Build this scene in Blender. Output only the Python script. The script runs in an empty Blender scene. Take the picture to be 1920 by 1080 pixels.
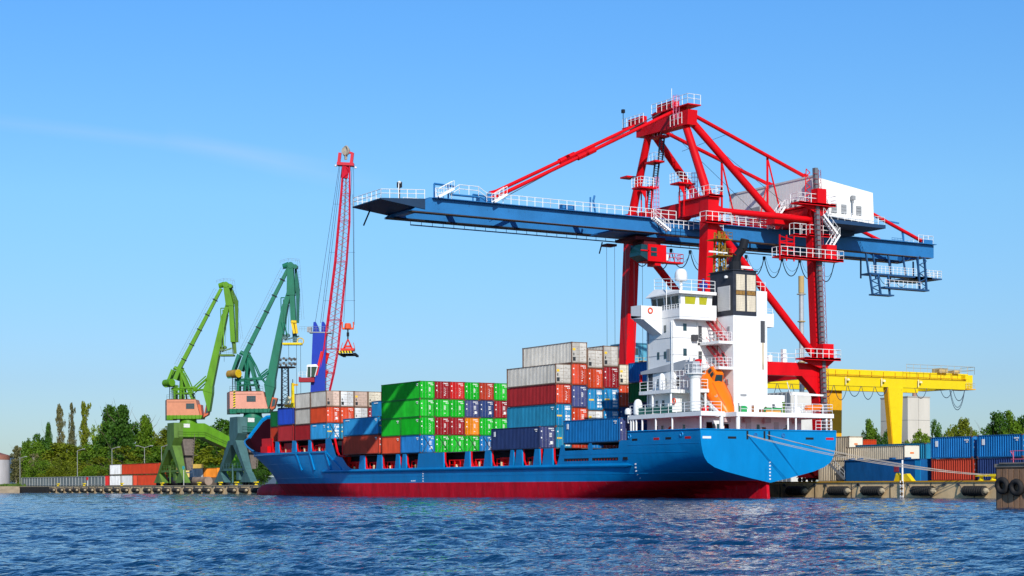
import bpy, math, random
from mathutils import Vector, Matrix
random.seed(7)
S = bpy.context.scene
COL = S.collection

# ------------------------------------------------------------------ camera
CAM_P = Vector((-118.97, -169.97, 1.721)); TH = 0.5478; ROLL = 0.0047
cd = bpy.data.cameras.new('camera'); cam = bpy.data.objects.new('camera', cd); COL.objects.link(cam)
Rv = Vector((math.cos(TH), -math.sin(TH), 0)); Vv = Vector((math.sin(TH), math.cos(TH), 0)); Zv = Vector((0, 0, 1))
rr = Rv * math.cos(ROLL) - Zv * math.sin(ROLL); uu = Zv * math.cos(ROLL) + Rv * math.sin(ROLL)
m = Matrix((rr, uu, -Vv)).transposed().to_4x4(); m.translation = CAM_P
cam.matrix_world = m
cd.sensor_width = 36; cd.lens = 3247.0 / 1920 * 36; cd.shift_y = (908.64 - 540) / 1920
cd.clip_start = 0.5; cd.clip_end = 20000
S.camera = cam

# ------------------------------------------------------------------ sky, sun, exposure
SUN_DIR = Vector((0.34, 1.0, -0.60)).normalized()
w = bpy.data.worlds.new('World'); S.world = w; w.use_nodes = True
nt = w.node_tree; nt.nodes.clear()
out = nt.nodes.new('ShaderNodeOutputWorld'); bg = nt.nodes.new('ShaderNodeBackground')
sky = nt.nodes.new('ShaderNodeTexSky'); sky.sky_type = 'NISHITA'; sky.sun_disc = False
sky.sun_elevation = math.asin(-SUN_DIR.z); sky.sun_rotation = math.atan2(-SUN_DIR.x, -SUN_DIR.y)
sky.air_density = 1.0; sky.dust_density = 0.4; sky.ozone_density = 2.0; sky.altitude = 0
hs = nt.nodes.new('ShaderNodeHueSaturation'); hs.inputs['Saturation'].default_value = 1.12
mul = nt.nodes.new('ShaderNodeMix'); mul.data_type = 'RGBA'; mul.blend_type = 'MULTIPLY'; mul.inputs[0].default_value = 1
mul.inputs[7].default_value = (0.74 * 1.8, 0.97 * 1.8, 1.16 * 1.8, 1)
tcz = nt.nodes.new('ShaderNodeTexCoord'); sz = nt.nodes.new('ShaderNodeSeparateXYZ'); nt.links.new(tcz.outputs['Generated'], sz.inputs[0])
rampz = nt.nodes.new('ShaderNodeValToRGB'); el = rampz.color_ramp.elements
for i, (p_, c_) in enumerate(((0.0, (.96, .93, 1.08)), (.06, (.97, .95, 1.12)), (.163, (1.26, 1.36, 1.36)), (.265, (1.15, 1.46, 1.62)), (1.0, (1.0, 1.15, 1.3)))):
    e_ = el[i] if i < 2 else el.new(p_); e_.position = p_; e_.color = (c_[0] / 1.8, c_[1] / 1.8, c_[2] / 1.8, 1)
nt.links.new(sz.outputs[2], rampz.inputs[0]); mz = nt.nodes.new('ShaderNodeMix'); mz.data_type = 'RGBA'; mz.blend_type = 'MULTIPLY'; mz.inputs[0].default_value = 1
nt.links.new(sky.outputs[0], hs.inputs['Color']); nt.links.new(hs.outputs[0], mz.inputs[6]); nt.links.new(rampz.outputs[0], mz.inputs[7]); nt.links.new(mz.outputs[2], mul.inputs[6])
# a thin streak of cirrus high in the sky
tc = nt.nodes.new('ShaderNodeTexCoord')
def vconst(v):
    n = nt.nodes.new('ShaderNodeCombineXYZ')
    for i in range(3): n.inputs[i].default_value = v[i]
    return n.outputs[0]
def vdot(v):
    n = nt.nodes.new('ShaderNodeVectorMath'); n.operation = 'DOT_PRODUCT'
    nt.links.new(tc.outputs['Generated'], n.inputs[0]); nt.links.new(vconst(v), n.inputs[1]); return n.outputs['Value']
def mth(op, a, b=None, c=None, clamp=False):
    n = nt.nodes.new('ShaderNodeMath'); n.operation = op; n.use_clamp = clamp
    for i, x in enumerate((a, b, c)):
        if x is None: continue
        if isinstance(x, (int, float)): n.inputs[i].default_value = x
        else: nt.links.new(x, n.inputs[i])
    return n.outputs[0]
def cirrus(d0, d1, width, strength, sc):
    d0 = Vector(d0).normalized(); d1 = Vector(d1).normalized()
    nrm = d0.cross(d1).normalized(); mid = (d0 + d1).normalized(); half = d0.angle(d1) / 2
    along = d1 - d0; along.normalize()
    a = vdot(nrm); b = vdot(along); f = vdot(mid)
    nz = nt.nodes.new('ShaderNodeTexNoise'); nz.inputs['Scale'].default_value = sc; nz.inputs['Detail'].default_value = 6
    mp = nt.nodes.new('ShaderNodeCombineXYZ')
    nt.links.new(mth('MULTIPLY', a, 14), mp.inputs[0]); nt.links.new(mth('MULTIPLY', b, 2), mp.inputs[1])
    nt.links.new(mp.outputs[0], nz.inputs['Vector'])
    across = mth('SUBTRACT', 1, mth('DIVIDE', mth('ABSOLUTE', mth('ADD', a, mth('MULTIPLY', mth('SUBTRACT', nz.outputs[0], 0.5), width))), width), clamp=True)
    ends = mth('SUBTRACT', 1, mth('DIVIDE', mth('ABSOLUTE', b), half * 1.1), clamp=True)
    r = mth('MULTIPLY', mth('MULTIPLY', across, mth('POWER', ends, 0.6)), mth('MULTIPLY', mth('POWER', nz.outputs[0], 1.5), strength))
    return mth('MULTIPLY', r, mth('GREATER_THAN', f, 0.5))
def skydir(x, y): return tuple(Vv + Rv * ((x - 960) / 3247) + Zv * ((908.64 - y) / 3247))
c1 = cirrus(skydir(-100, 215), skydir(640, 300), 0.0055, 0.26, 1.4)
c2 = cirrus(skydir(330, 262), skydir(720, 345), 0.008, 0.36, 1.6)
mx = nt.nodes.new('ShaderNodeMix'); mx.data_type = 'RGBA'
nt.links.new(mth('ADD', c1, c2, clamp=True), mx.inputs[0]); nt.links.new(mul.outputs[2], mx.inputs[6]); mx.inputs[7].default_value = (8.5, 9.2, 10, 1)
nt.links.new(mx.outputs[2], bg.inputs[0]); bg.inputs[1].default_value = 0.085
nt.links.new(bg.outputs[0], out.inputs[0])
sd = bpy.data.lights.new('sun', 'SUN'); sd.energy = 4.6; sd.angle = math.radians(0.5); sd.color = (1.0, 0.95, 0.87)
sun = bpy.data.objects.new('sun', sd); COL.objects.link(sun)
sun.rotation_euler = SUN_DIR.to_track_quat('-Z', 'Y').to_euler()
S.view_settings.view_transform = 'Standard'; S.view_settings.look = 'None'
S.view_settings.exposure = 0.0; S.view_settings.gamma = 1.0; S.view_settings.use_curve_mapping = False

# ------------------------------------------------------------------ helpers: materials
MATS = {}
def M(name, col, rough=0.5, metal=0.0, var=0.15, scale=0.5, rust=0.0, streak=1.0, bump=0.0, dirt=(0.10, 0.05, 0.03), spec=0.3, fine=0.0, orand=0.0, bscale=2.5, bdist=0.05):
    if name in MATS: return MATS[name]
    mt = bpy.data.materials.new(name); mt.use_nodes = True; n = mt.node_tree; b = n.nodes['Principled BSDF']
    b.inputs['Roughness'].default_value = rough; b.inputs['Metallic'].default_value = metal
    b.inputs['Specular IOR Level'].default_value = spec
    geo = n.nodes.new('ShaderNodeNewGeometry'); mp = n.nodes.new('ShaderNodeMapping'); mp.inputs['Scale'].default_value = (1, 1, streak)
    n.links.new(geo.outputs['Position'], mp.inputs['Vector'])
    nz = n.nodes.new('ShaderNodeTexNoise'); nz.inputs['Scale'].default_value = scale; nz.inputs['Detail'].default_value = 5; nz.inputs['Roughness'].default_value = 0.65
    n.links.new(mp.outputs[0], nz.inputs['Vector'])
    mr = n.nodes.new('ShaderNodeMapRange'); mr.inputs[1].default_value = 0.3; mr.inputs[2].default_value = 0.7
    mr.inputs[3].default_value = 1 - var; mr.inputs[4].default_value = 1 + var * 0.6
    n.links.new(nz.outputs[0], mr.inputs[0])
    mu = n.nodes.new('ShaderNodeMix'); mu.data_type = 'RGBA'; mu.blend_type = 'MULTIPLY'; mu.inputs[0].default_value = 1
    mu.inputs[6].default_value = (*col, 1); n.links.new(mr.outputs[0], mu.inputs[7])
    last = mu.outputs[2]
    if orand > 0:     # faded or fresher paint from one object to the next
        oi = n.nodes.new('ShaderNodeObjectInfo'); h2 = n.nodes.new('ShaderNodeHueSaturation'); rv = n.nodes.new('ShaderNodeMapRange'); rs_ = n.nodes.new('ShaderNodeMapRange')
        rv.inputs[3].default_value = 1 - orand; rv.inputs[4].default_value = 1 + orand * .7; rs_.inputs[3].default_value = 1.0; rs_.inputs[4].default_value = 1 - orand * .18
        n.links.new(oi.outputs['Random'], rv.inputs[0]); n.links.new(oi.outputs['Random'], rs_.inputs[0]); n.links.new(rv.outputs[0], h2.inputs['Value']); n.links.new(rs_.outputs[0], h2.inputs['Saturation'])
        n.links.new(last, h2.inputs['Color']); last = h2.outputs[0]
    if rust > 0:
        n2 = n.nodes.new('ShaderNodeTexNoise'); n2.inputs['Scale'].default_value = scale * 3.7; n2.inputs['Detail'].default_value = 8; n2.inputs['Roughness'].default_value = 0.75
        n.links.new(mp.outputs[0], n2.inputs['Vector'])
        r = n.nodes.new('ShaderNodeMapRange'); r.inputs[1].default_value = 0.62 - rust * 0.25; r.inputs[2].default_value = 0.72; r.inputs[3].default_value = 0; r.inputs[4].default_value = 0.85
        n.links.new(n2.outputs[0], r.inputs[0])
        mi = n.nodes.new('ShaderNodeMix'); mi.data_type = 'RGBA'; n.links.new(r.outputs[0], mi.inputs[0]); n.links.new(last, mi.inputs[6]); mi.inputs[7].default_value = (*dirt, 1)
        last = mi.outputs[2]
    n.links.new(last, b.inputs['Base Color'])
    if bump > 0:
        bp = n.nodes.new('ShaderNodeBump'); bp.inputs['Strength'].default_value = bump; bp.inputs['Distance'].default_value = bdist
        n3 = n.nodes.new('ShaderNodeTexNoise'); n3.inputs['Scale'].default_value = bscale; n3.inputs['Detail'].default_value = 4
        n.links.new(geo.outputs['Position'], n3.inputs['Vector']); n.links.new(n3.outputs[0], bp.inputs['Height']); n.links.new(bp.outputs[0], b.inputs['Normal'])
    MATS[name] = mt; return mt

RED = M('crane_red', (0.66, 0.003, 0.008), 0.45, spec=0.18, var=0.18, scale=0.35, rust=0.02, streak=0.4, dirt=(0.25, 0.02, 0.02))
GBLUE = M('girder_blue', (0.022, 0.16, 0.40), 0.45, var=0.16, scale=0.3, rust=0.03, dirt=(0.02, 0.06, 0.14))
WHITE = M('white_paint', (0.80, 0.80, 0.79), 0.45, var=0.07, scale=0.55, rust=0.07, streak=0.16, dirt=(0.56, 0.44, 0.32))
RAILW = M('rail_white', (0.82, 0.82, 0.82), 0.5, var=0.05)
HBLUE = M('hull_blue', (0.0, 0.205, 0.50), 0.42, spec=0.22, var=0.16, scale=0.3, rust=0.04, streak=0.35, bump=0.5, dirt=(0.0, 0.13, 0.34), bscale=0.55, bdist=0.12)
HRED = M('boot_red', (0.60, 0.005, 0.020), 0.6, var=0.36, scale=0.6, rust=0.22, streak=0.3, dirt=(0.36, 0.09, 0.10), spec=0.12)
DARK = M('dark_steel', (0.014, 0.016, 0.022), 0.7, spec=0.2, var=0.25)
GREYD = M('dark_grey', (0.07, 0.075, 0.085), 0.6, var=0.2)
GREYM = M('mid_grey', (0.30, 0.31, 0.32), 0.55, var=0.15, rust=0.03)
DRED = M('deck_red', (0.50, 0.008, 0.012), 0.55, var=0.25)
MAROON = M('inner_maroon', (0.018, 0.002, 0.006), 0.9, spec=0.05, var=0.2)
YEL = M('yellow_paint', (0.75, 0.56, 0.005), 0.45, var=0.08, rust=0.03, scale=0.4)
YELD = M('ochre_paint', (0.70, 0.35, 0.008), 0.5, var=0.12, rust=0.06, scale=0.4)
ORG = M('lifeboat_orange', (0.85, 0.17, 0.004), 0.35, var=0.08)
BLACK = M('black_rubber', (0.012, 0.012, 0.013), 0.8, var=0.3)
GLASS = M('dark_glass', (0.02, 0.05, 0.06), 0.08, var=0.1, spec=0.9)
YGLASS = M('tinted_blind', (0.42, 0.40, 0.02), 0.25, var=0.2)
CONC = M('quay_concrete', (0.80, 0.56, 0.30), 0.9, var=0.28, scale=0.6, rust=0.08, streak=0.35, bump=0.4, dirt=(0.10, 0.075, 0.05))
ROPE = M('rope', (0.46, 0.40, 0.33), 0.8, var=0.1)
WIRE = M('steel_wire', (0.05, 0.06, 0.08), 0.6)
CABLE = M('festoon_cable', (0.01, 0.03, 0.06), 0.6)

# ------------------------------------------------------------------ helpers: mesh builder
class MB:
    def __init__(s): s.v = []; s.f = []; s.m = []
    def add(s, vs, fs, mi=0):
        o = len(s.v); s.v += [tuple(v) for v in vs]
        for f in fs: s.f.append([o + i for i in f]); s.m.append(mi)
    def hexa(s, p, mi=0):
        s.add(p, [(0, 3, 2, 1), (4, 5, 6, 7), (0, 1, 5, 4), (1, 2, 6, 5), (2, 3, 7, 6), (3, 0, 4, 7)], mi); return s
    def box(s, x0, x1, y0, y1, z0, z1, mi=0):
        return s.hexa([(x0, y0, z0), (x1, y0, z0), (x1, y1, z0), (x0, y1, z0), (x0, y0, z1), (x1, y0, z1), (x1, y1, z1), (x0, y1, z1)], mi)
    def beam(s, p, q, w, h=None, up=(0, 0, 1), w2=None, h2=None, mi=0):
        h = w if h is None else h; w2 = w if w2 is None else w2; h2 = h if h2 is None else h2
        p = Vector(p); q = Vector(q); d = (q - p).normalized(); u = Vector(up)
        if abs(d.dot(u)) > 0.98: u = Vector((0, 1, 0))
        a = d.cross(u).normalized(); b = a.cross(d).normalized()
        r = []
        for c, ww, hh in ((p, w, h), (q, w2, h2)):
            for sa, sb in ((-1, -1), (1, -1), (1, 1), (-1, 1)): r.append(c + a * sa * ww / 2 + b * sb * hh / 2)
        return s.hexa(r, mi)
    def tube(s, p, q, r, r2=None, n=10, cap=True, mi=0):
        r2 = r if r2 is None else r2
        p = Vector(p); q = Vector(q); d = (q - p).normalized(); u = Vector((0, 0, 1))
        if abs(d.dot(u)) > 0.98: u = Vector((0, 1, 0))
        a = d.cross(u).normalized(); b = a.cross(d).normalized(); vs = []
        for c, rad in ((p, r), (q, r2)):
            for i in range(n):
                t = 2 * math.pi * i / n; vs.append(c + a * math.cos(t) * rad + b * math.sin(t) * rad)
        fs = [(i, (i + 1) % n, n + (i + 1) % n, n + i) for i in range(n)]
        if cap: fs += [tuple(range(n))[::-1], tuple(range(n, 2 * n))]
        s.add(vs, fs, mi); return s
    def pipe(s, pts, r, n=5, mi=0):
        for a, b in zip(pts[:-1], pts[1:]): s.tube(a, b, r, n=n, mi=mi)
        return s
    def prism(s, pts, vec, mi=0):
        n = len(pts); vec = Vector(vec); a = [Vector(p) for p in pts]; b = [p + vec for p in a]
        s.add(a + b, [tuple(range(n))[::-1], tuple(range(n, 2 * n))] + [(i, (i + 1) % n, n + (i + 1) % n, n + i) for i in range(n)], mi); return s
    def lathe(s, prof, c, axis=(0, 0, 1), n=16, mi=0):
        d = Vector(axis).normalized(); u = Vector((0, 0, 1)) if abs(d.z) < 0.9 else Vector((0, 1, 0))
        a = d.cross(u).normalized(); b = a.cross(d).normalized(); c = Vector(c); vs = []
        for r, z in prof:
            for i in range(n):
                t = 2 * math.pi * i / n; vs.append(c + d * z + a * math.cos(t) * r + b * math.sin(t) * r)
        fs = [(k * n + i, k * n + (i + 1) % n, (k + 1) * n + (i + 1) % n, (k + 1) * n + i) for k in range(len(prof) - 1) for i in range(n)]
        fs += [tuple(range(n))[::-1], tuple(range((len(prof) - 1) * n, len(prof) * n))]
        s.add(vs, fs, mi); return s
    def torus(s, c, axis, R, r, n=14, k=6, mi=0):
        d = Vector(axis).normalized(); u = Vector((0, 0, 1)) if abs(d.z) < 0.9 else Vector((0, 1, 0))
        a = d.cross(u).normalized(); b = a.cross(d).normalized(); c = Vector(c); vs = []
        for i in range(n):
            t = 2 * math.pi * i / n; e = a * math.cos(t) + b * math.sin(t)
            for j in range(k):
                q = 2 * math.pi * j / k; vs.append(c + e * (R + r * math.cos(q)) + d * r * math.sin(q))
        s.add(vs, [(i * k + j, i * k + (j + 1) % k, ((i + 1) % n) * k + (j + 1) % k, ((i + 1) % n) * k + j) for i in range(n) for j in range(k)], mi); return s
    def rail(s, pts, h=1.1, sp=1.6, r=0.035, rows=(1.0, 0.55), mi=0):
        pts = [Vector(p) for p in pts]
        for a, b in zip(pts[:-1], pts[1:]):
            L = (b - a).length; n = max(1, round(L / sp))
            for i in range(n + 1):
                p = a.lerp(b, i / n); s.tube(p, p + Vector((0, 0, h)), r, n=4, cap=False, mi=mi)
            for k in rows: s.tube(a + Vector((0, 0, h * k)), b + Vector((0, 0, h * k)), r * 0.9, n=4, cap=False, mi=mi)
        return s
    def stairs(s, p, q, wv, treads=10, mi=0, hr=True, mr=None):
        p = Vector(p); q = Vector(q); wv = Vector(wv); mr = mi if mr is None else mr
        for o in (Vector((0, 0, 0)), wv):
            s.beam(p + o, q + o, 0.08, 0.28, mi=mi)
            if hr:
                s.tube(p + o + Vector((0, 0, 1)), q + o + Vector((0, 0, 1)), 0.04, n=4, mi=mr)
                for t in (0, .33, .66, 1):
                    a = p.lerp(q, t) + o; s.tube(a, a + Vector((0, 0, 1)), 0.035, n=4, mi=mr)
        for i in range(treads):
            a = p.lerp(q, (i + .5) / treads); s.beam(a, a + wv, 0.25, 0.05, mi=mi)
        return s
    def truss(s, p0, p1, q0, q1, n, r, mi=0):   # zigzag bracing between chord p0-p1 and chord q0-q1
        p0, p1, q0, q1 = map(Vector, (p0, p1, q0, q1))
        for i in range(n):
            a = p0.lerp(p1, i / n); b = q0.lerp(q1, (i + 0.5) / n); c = p0.lerp(p1, (i + 1) / n)
            s.tube(a, b, r, n=4, cap=False, mi=mi); s.tube(b, c, r, n=4, cap=False, mi=mi)
        return s
    def build(s, name, mats, parent=None, smooth=False):
        o0 = worldpos(parent) if parent else Vector((0, 0, 0))
        me = bpy.data.meshes.new(name); me.from_pydata([tuple(Vector(v) - o0) for v in s.v], [], s.f)
        if not isinstance(mats, (list, tuple)): mats = [mats]
        for mt in mats: me.materials.append(mt)
        me.polygons.foreach_set('material_index', s.m)
        if smooth is True: me.polygons.foreach_set('use_smooth', [True] * len(me.polygons))
        me.validate(); me.update()
        o = bpy.data.objects.new(name, me); COL.objects.link(o)
        if smooth == 'auto':
            me.polygons.foreach_set('use_smooth', [True] * len(me.polygons))
            import bmesh
            bm = bmesh.new(); bm.from_mesh(me)
            for e in bm.edges:
                if len(e.link_faces) != 2 or e.link_faces[0].normal.angle(e.link_faces[1].normal, 3) > 0.7: e.smooth = False
            bm.to_mesh(me); bm.free()
        if parent: o.parent = parent
        return o
WP = {}
def worldpos(o): return WP.get(o.name, Vector((0, 0, 0)))
def tag(o, label=None, cat=None, group=None, kind=None):
    for k, v in (('label', label), ('category', cat), ('group', group), ('kind', kind)):
        if v: o[k] = v
    return o
def root(name, loc, label, cat, group=None):
    o = bpy.data.objects.new(name, None); COL.objects.link(o); o.location = loc; o.empty_display_size = 0.5
    WP[o.name] = Vector(loc); return tag(o, label, cat, group)
def sub(mb, name, mats, parent, smooth=False):     # a child of a mesh part (sub-part) in the same world frame
    WP[parent.name] = worldpos_chain(parent); return mb.build(name, mats, parent, smooth)
def worldpos_chain(o):
    p = o; v = Vector((0, 0, 0))
    while p: v = v + p.location; p = p.parent
    return v
def copy_tree(o, parent=None, loc=None, shift=None):
    c = o.copy(); COL.objects.link(c); c.parent = parent
    if loc is not None: c.location = loc
    for ch in o.children: copy_tree(ch, c)
    return c
# ------------------------------------------------------------------ setting: water, ground, quay, shore
def water():
    me = MB()
    # one sheet; finely divided and heaved near the camera, plain further out
    mt = bpy.data.materials.new('water'); mt.use_nodes = True; n = mt.node_tree; b = n.nodes['Principled BSDF']
    b.inputs['Base Color'].default_value = (0.001, 0.028, 0.080, 1); b.inputs['Roughness'].default_value = 0.03; b.inputs['IOR'].default_value = 1.33
    geo = n.nodes.new('ShaderNodeNewGeometry')
    prev = None
    for sc, dist, rot, det in ((1.3, 0.13, -0.3, 3), (4.0, 0.035, 0.2, 2)):
        mp = n.nodes.new('ShaderNodeMapping'); mp.inputs['Rotation'].default_value = (0, 0, rot); mp.inputs['Scale'].default_value = (1.0, 1.9, 1)
        n.links.new(geo.outputs['Position'], mp.inputs['Vector'])
        nz = n.nodes.new('ShaderNodeTexNoise'); nz.inputs['Scale'].default_value = sc; nz.inputs['Detail'].default_value = det; nz.inputs['Roughness'].default_value = 0.6
        n.links.new(mp.outputs[0], nz.inputs['Vector'])
        bp = n.nodes.new('ShaderNodeBump'); bp.inputs['Strength'].default_value = 1.0; bp.inputs['Distance'].default_value = dist
        n.links.new(nz.outputs[0], bp.inputs['Height'])
        if prev: n.links.new(prev, bp.inputs['Normal'])
        prev = bp.outputs[0]
    n.links.new(prev, b.inputs['Normal'])
    import numpy as np
    # the waves in front of the camera are real geometry: a fan of cells that grow with distance
    rng = np.random.RandomState(3)
    R = [27.0]
    while R[-1] < 560: R.append(R[-1] * 1.0031)
    R = np.array(R); A_ = np.linspace(math.radians(-20.5), math.radians(20.5), 430)
    RR, AA = np.meshgrid(R, A_, indexing='ij'); ph0 = TH + AA
    X = CAM_P.x + RR * np.sin(ph0); Y = CAM_P.y + RR * np.cos(ph0)
    H = np.zeros_like(X); cell = RR * 0.0028
    for i in range(96):
        lam = 0.30 * (1.0345 ** i); a = rng.normal(math.radians(48), 0.62); k = 2 * math.pi / lam
        amp = (0.037 if lam < 1.0 else 0.037 * (1.2 / lam) ** 1.05) / k
        ph = rng.rand() * 6.28 + 1.2 * np.sin(X * (.05 + .3 * rng.rand()) + rng.rand() * 6) + 1.2 * np.sin(Y * (.05 + .3 * rng.rand()) + rng.rand() * 6)
        sn = np.sin(k * (X * math.sin(a) + Y * math.cos(a)) + ph)
        H += amp * np.clip((lam / cell - 1.7) / 1.6, 0, 1) * (sn - .25 * np.cos(2 * (k * (X * math.sin(a) + Y * math.cos(a)) + ph)))
    gust = 1.0 + 0.32 * np.sin(X * 0.05 + 1.3 * np.sin(Y * 0.07)) * np.sin(Y * 0.06 + 1.1) + 0.22 * np.sin(X * .21 + 2 * np.sin(Y * .11)) * np.sin(Y * .17 + X * .06)
    H *= gust * np.clip((560 - RR) / 40, 0, 1) * np.clip((RR - 27) / 1.5, 0, 1) * np.clip((math.radians(20.5) - np.abs(AA)) / .02, 0, 1)
    nr, na = X.shape
    mesh = bpy.data.meshes.new('water')
    outer = [(-2500, -700, 0), (600, -700, 0), (600, 3000, 0), (-2500, 3000, 0)]; no = 4
    allv = np.concatenate([np.array(outer, float), np.stack([X.ravel(), Y.ravel(), H.ravel()], 1)]); idx = np.arange(nr * na).reshape(nr, na) + no
    q = np.stack([idx[:-1, :-1], idx[:-1, 1:], idx[1:, 1:], idx[1:, :-1]], -1).reshape(-1, 4)[:, ::-1]
    nl_, nr_, fl_, fr_ = [int(v) for v in idx[0]], [int(v) for v in idx[:, -1]], [int(v) for v in idx[:, 0]], [int(v) for v in idx[-1]]
    faces = [[0, 1] + nl_[::-1], [1, 2] + nr_[::-1], [2, 3] + fr_, [3, 0] + fl_] + q.tolist()
    mesh.from_pydata(allv.tolist(), [], faces); mesh.materials.append(mt)
    mesh.polygons.foreach_set('use_smooth', [True] * len(mesh.polygons)); mesh.update()
    o = bpy.data.objects.new('water', mesh); COL.objects.link(o); tag(o, kind='structure')
water()

GROUND = M('ground_gravel', (0.20, 0.17, 0.12), 0.95, var=0.4, scale=0.15, rust=0.15, dirt=(0.05, 0.08, 0.02))
g = MB()
# quay apron and all the land behind it, one sheet reaching the horizon
g.add([(20.9, -400, 1.86), (9000, -400, 1.86), (9000, 9000, 1.86), (-2600, 9000, 1.86), (-2600, 1500, 1.86), (-40, 420, 1.86), (6, 345, 1.86), (20.9, 333, 1.86)], [(0, 1, 2, 3, 4, 5, 6, 7)])
tag(g.build('ground', GROUND), kind='structure')
g = MB()   # sandy bank beyond the end of the quay
bk = [(-2600, 1500), (-40, 420), (6, 345), (20.7, 333)]
for (a, b2) in zip(bk[:-1], bk[1:]):
    g.add([(a[0] - 3, a[1] - 7, -0.4), (b2[0] - 2, b2[1] - 7, -0.4), (b2[0], b2[1], 1.9), (a[0], a[1], 1.9)], [(0, 1, 2, 3)])
tag(g.build('shore', M('sand', (0.42, 0.32, 0.2), 0.95, var=0.3, scale=0.5)), kind='structure')
g = MB(); rs = random.Random(5)
for i in range(2600):
    x = rs.uniform(-10, 26) ; y = rs.uniform(342, 372); z = 1.9
    h = rs.uniform(.3, .9); a = rs.uniform(0, 3.14); c, s_ = math.cos(a) * .5, math.sin(a) * .5
    if y < 345 + max(0, 6 - x) * .9: continue
    g.add([(x - c, y - s_, z), (x + c, y + s_, z), (x + c * .6, y + s_ * .6, z + h), (x - c * .5, y - s_ * .5, z + h * .8)], [(0, 1, 2, 3)])
tag(g.build('grass', M('grass', (0.075, 0.13, 0.02), 0.9, var=0.4)), 'strip of green grass on the far shore past the quay end', 'grass', kind='stuff')
# quay wall
q = root('quay_wall', (20.6, 100, 0), 'long weathered concrete quay wall that the blue ship lies against', 'quay')
w_ = MB(); w_.box(20.6, 22.4, -400, 333.5, -3, 1.72); w_.build('wall', CONC, q)
w_ = MB()
for i in range(60):
    y = -56 + i * 6.4
    w_.box(20.56, 20.7, y, y + 0.10, -0.5, 1.7)
w_.build('expansion_joint', M('joint_dark', (0.06, 0.045, 0.03), 0.9), q)
w_ = MB(); w_.box(20.5, 22.5, -400, 333.6, 1.722, 1.9); w_.build('coping', M('coping', (0.40, 0.32, 0.2), 0.9, var=0.3, scale=.8), q)
w_ = MB(); w_.box(20.47, 20.9, -60, 60, 1.80, 1.925); w_.build('edge_stripe', YELD, q)

# fenders: cylindrical rubber fenders hung lengthwise on the wall
FEN = None; FRUB = M('fender_rubber', (0.022, 0.020, 0.018), 0.75, var=0.4, scale=2)
FCAP = M('fender_cap', (0.42, 0.34, 0.22), 0.8, var=0.3, scale=2, rust=.1)
def fender(y, label, group):
    global FEN
    if FEN is None:
        r = root('quay_fender', (20.6, 0, 0), label, 'fender', group)
        b = MB(); prof = []
        for i in range(9):
            y0 = -1.5 + i * 0.33; prof += [(0.46, y0), (0.55, y0 + .05), (0.55, y0 + .24), (0.46, y0 + .30)]
        b.lathe(prof, (20.04, 0, 0.82), (0, 1, 0), 14); b.build('rubber_roll', FRUB, r, 'auto')
        for s_ in (-1, 1):
            c = MB(); c.lathe([(0.33, 0), (0.33, .2), (0.24, .35), (0.14, .5)], (20.04, -1.5 if s_ < 0 else 1.44, 0.82), (0, s_, 0), 10); c.build('end_cap', FCAP, r)
            c = MB(); c.pipe([(20.04, s_ * 1.75, 0.85), (20.3, s_ * 2.3, 1.3), (20.58, s_ * 2.8, 1.62)], 0.05); c.box(20.48, 20.62, s_ * 2.8 - .18, s_ * 2.8 + .18, 1.4, 1.7); c.build('chain', GREYD, r)
        FEN = r; r.location = (20.6, y, 0)
        return r
    c = copy_tree(FEN, None, (20.6, y, 0)); c['label'] = label; c['group'] = group; return c
ORD = 'first second third fourth fifth sixth seventh eighth ninth tenth eleventh twelfth thirteenth fourteenth fifteenth sixteenth seventeenth eighteenth nineteenth twentieth twenty-first twenty-second twenty-third twenty-fourth'.split()
for i, y in enumerate((-37.3, -29.6, -21.6, -15.9, -8.4)):
    fender(y, f'ribbed rubber fender right of the stern, {ORD[i]} from the wooden pier', 'rubber fenders near the stern')
for i, y in enumerate((158.1, 164.5, 170.9, 178.3, 185.4, 190.7, 196.6, 203.9, 210.4, 216.4, 223, 231.2, 238.9, 245.7, 251.8, 258.5, 265.4, 271.5, 278.3, 284.3, 291.4, 298.7)):
    fender(y, f'rubber fender on the far quay, {ORD[i]} leftwards from the ship bow', 'rubber fenders left of the bow')
for i in range(24):
    y = 303.2 + i * 1.25
    b = MB(); b.box(20.3, 20.6, y, y + .45, 0.1, 1.7); o = b.build('timber_fender', BLACK)
    tag(o, f'dark upright fender board, {ORD[i]} leftwards past the last rubber fender', 'fender', 'upright fender boards')

# bollards
BOL = None
def bollard(x, y, label, sc=1.0):
    global BOL
    if BOL is None:
        r = root('mooring_bollard', (0, 0, 1.9), label, 'bollard', 'yellow mooring bollards on the quay')
        b = MB(); b.lathe([(0.42, 0), (0.34, .06), (0.22, .2), (0.22, .5)], (0, 0, 1.9), n=12); b.build('post', YEL, r, 'auto')
        b = MB(); b.hexa([(-.3, -.75, 2.36), (.3, -.75, 2.36), (.3, .62, 2.36), (-.3, .62, 2.36), (-.24, -.8, 2.62), (.24, -.8, 2.62), (.24, .55, 2.62), (-.24, .55, 2.62)]); b.build('cap', YEL, r)
        BOL = r; r.location = (x, y, 1.9); return r
    c = copy_tree(BOL, None, (x, y, 1.9)); c['label'] = label; return c
bollard(21.4, -37.0, 'yellow bollard holding the stern ropes, nearer the wooden pier of the pair is beside it', 1)
BOL['label'] = 'left yellow bollard of the pair by the wooden pier, ropes looped on it'
bollard(21.4, -38.7, 'right yellow bollard of the pair by the wooden pier')
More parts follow.
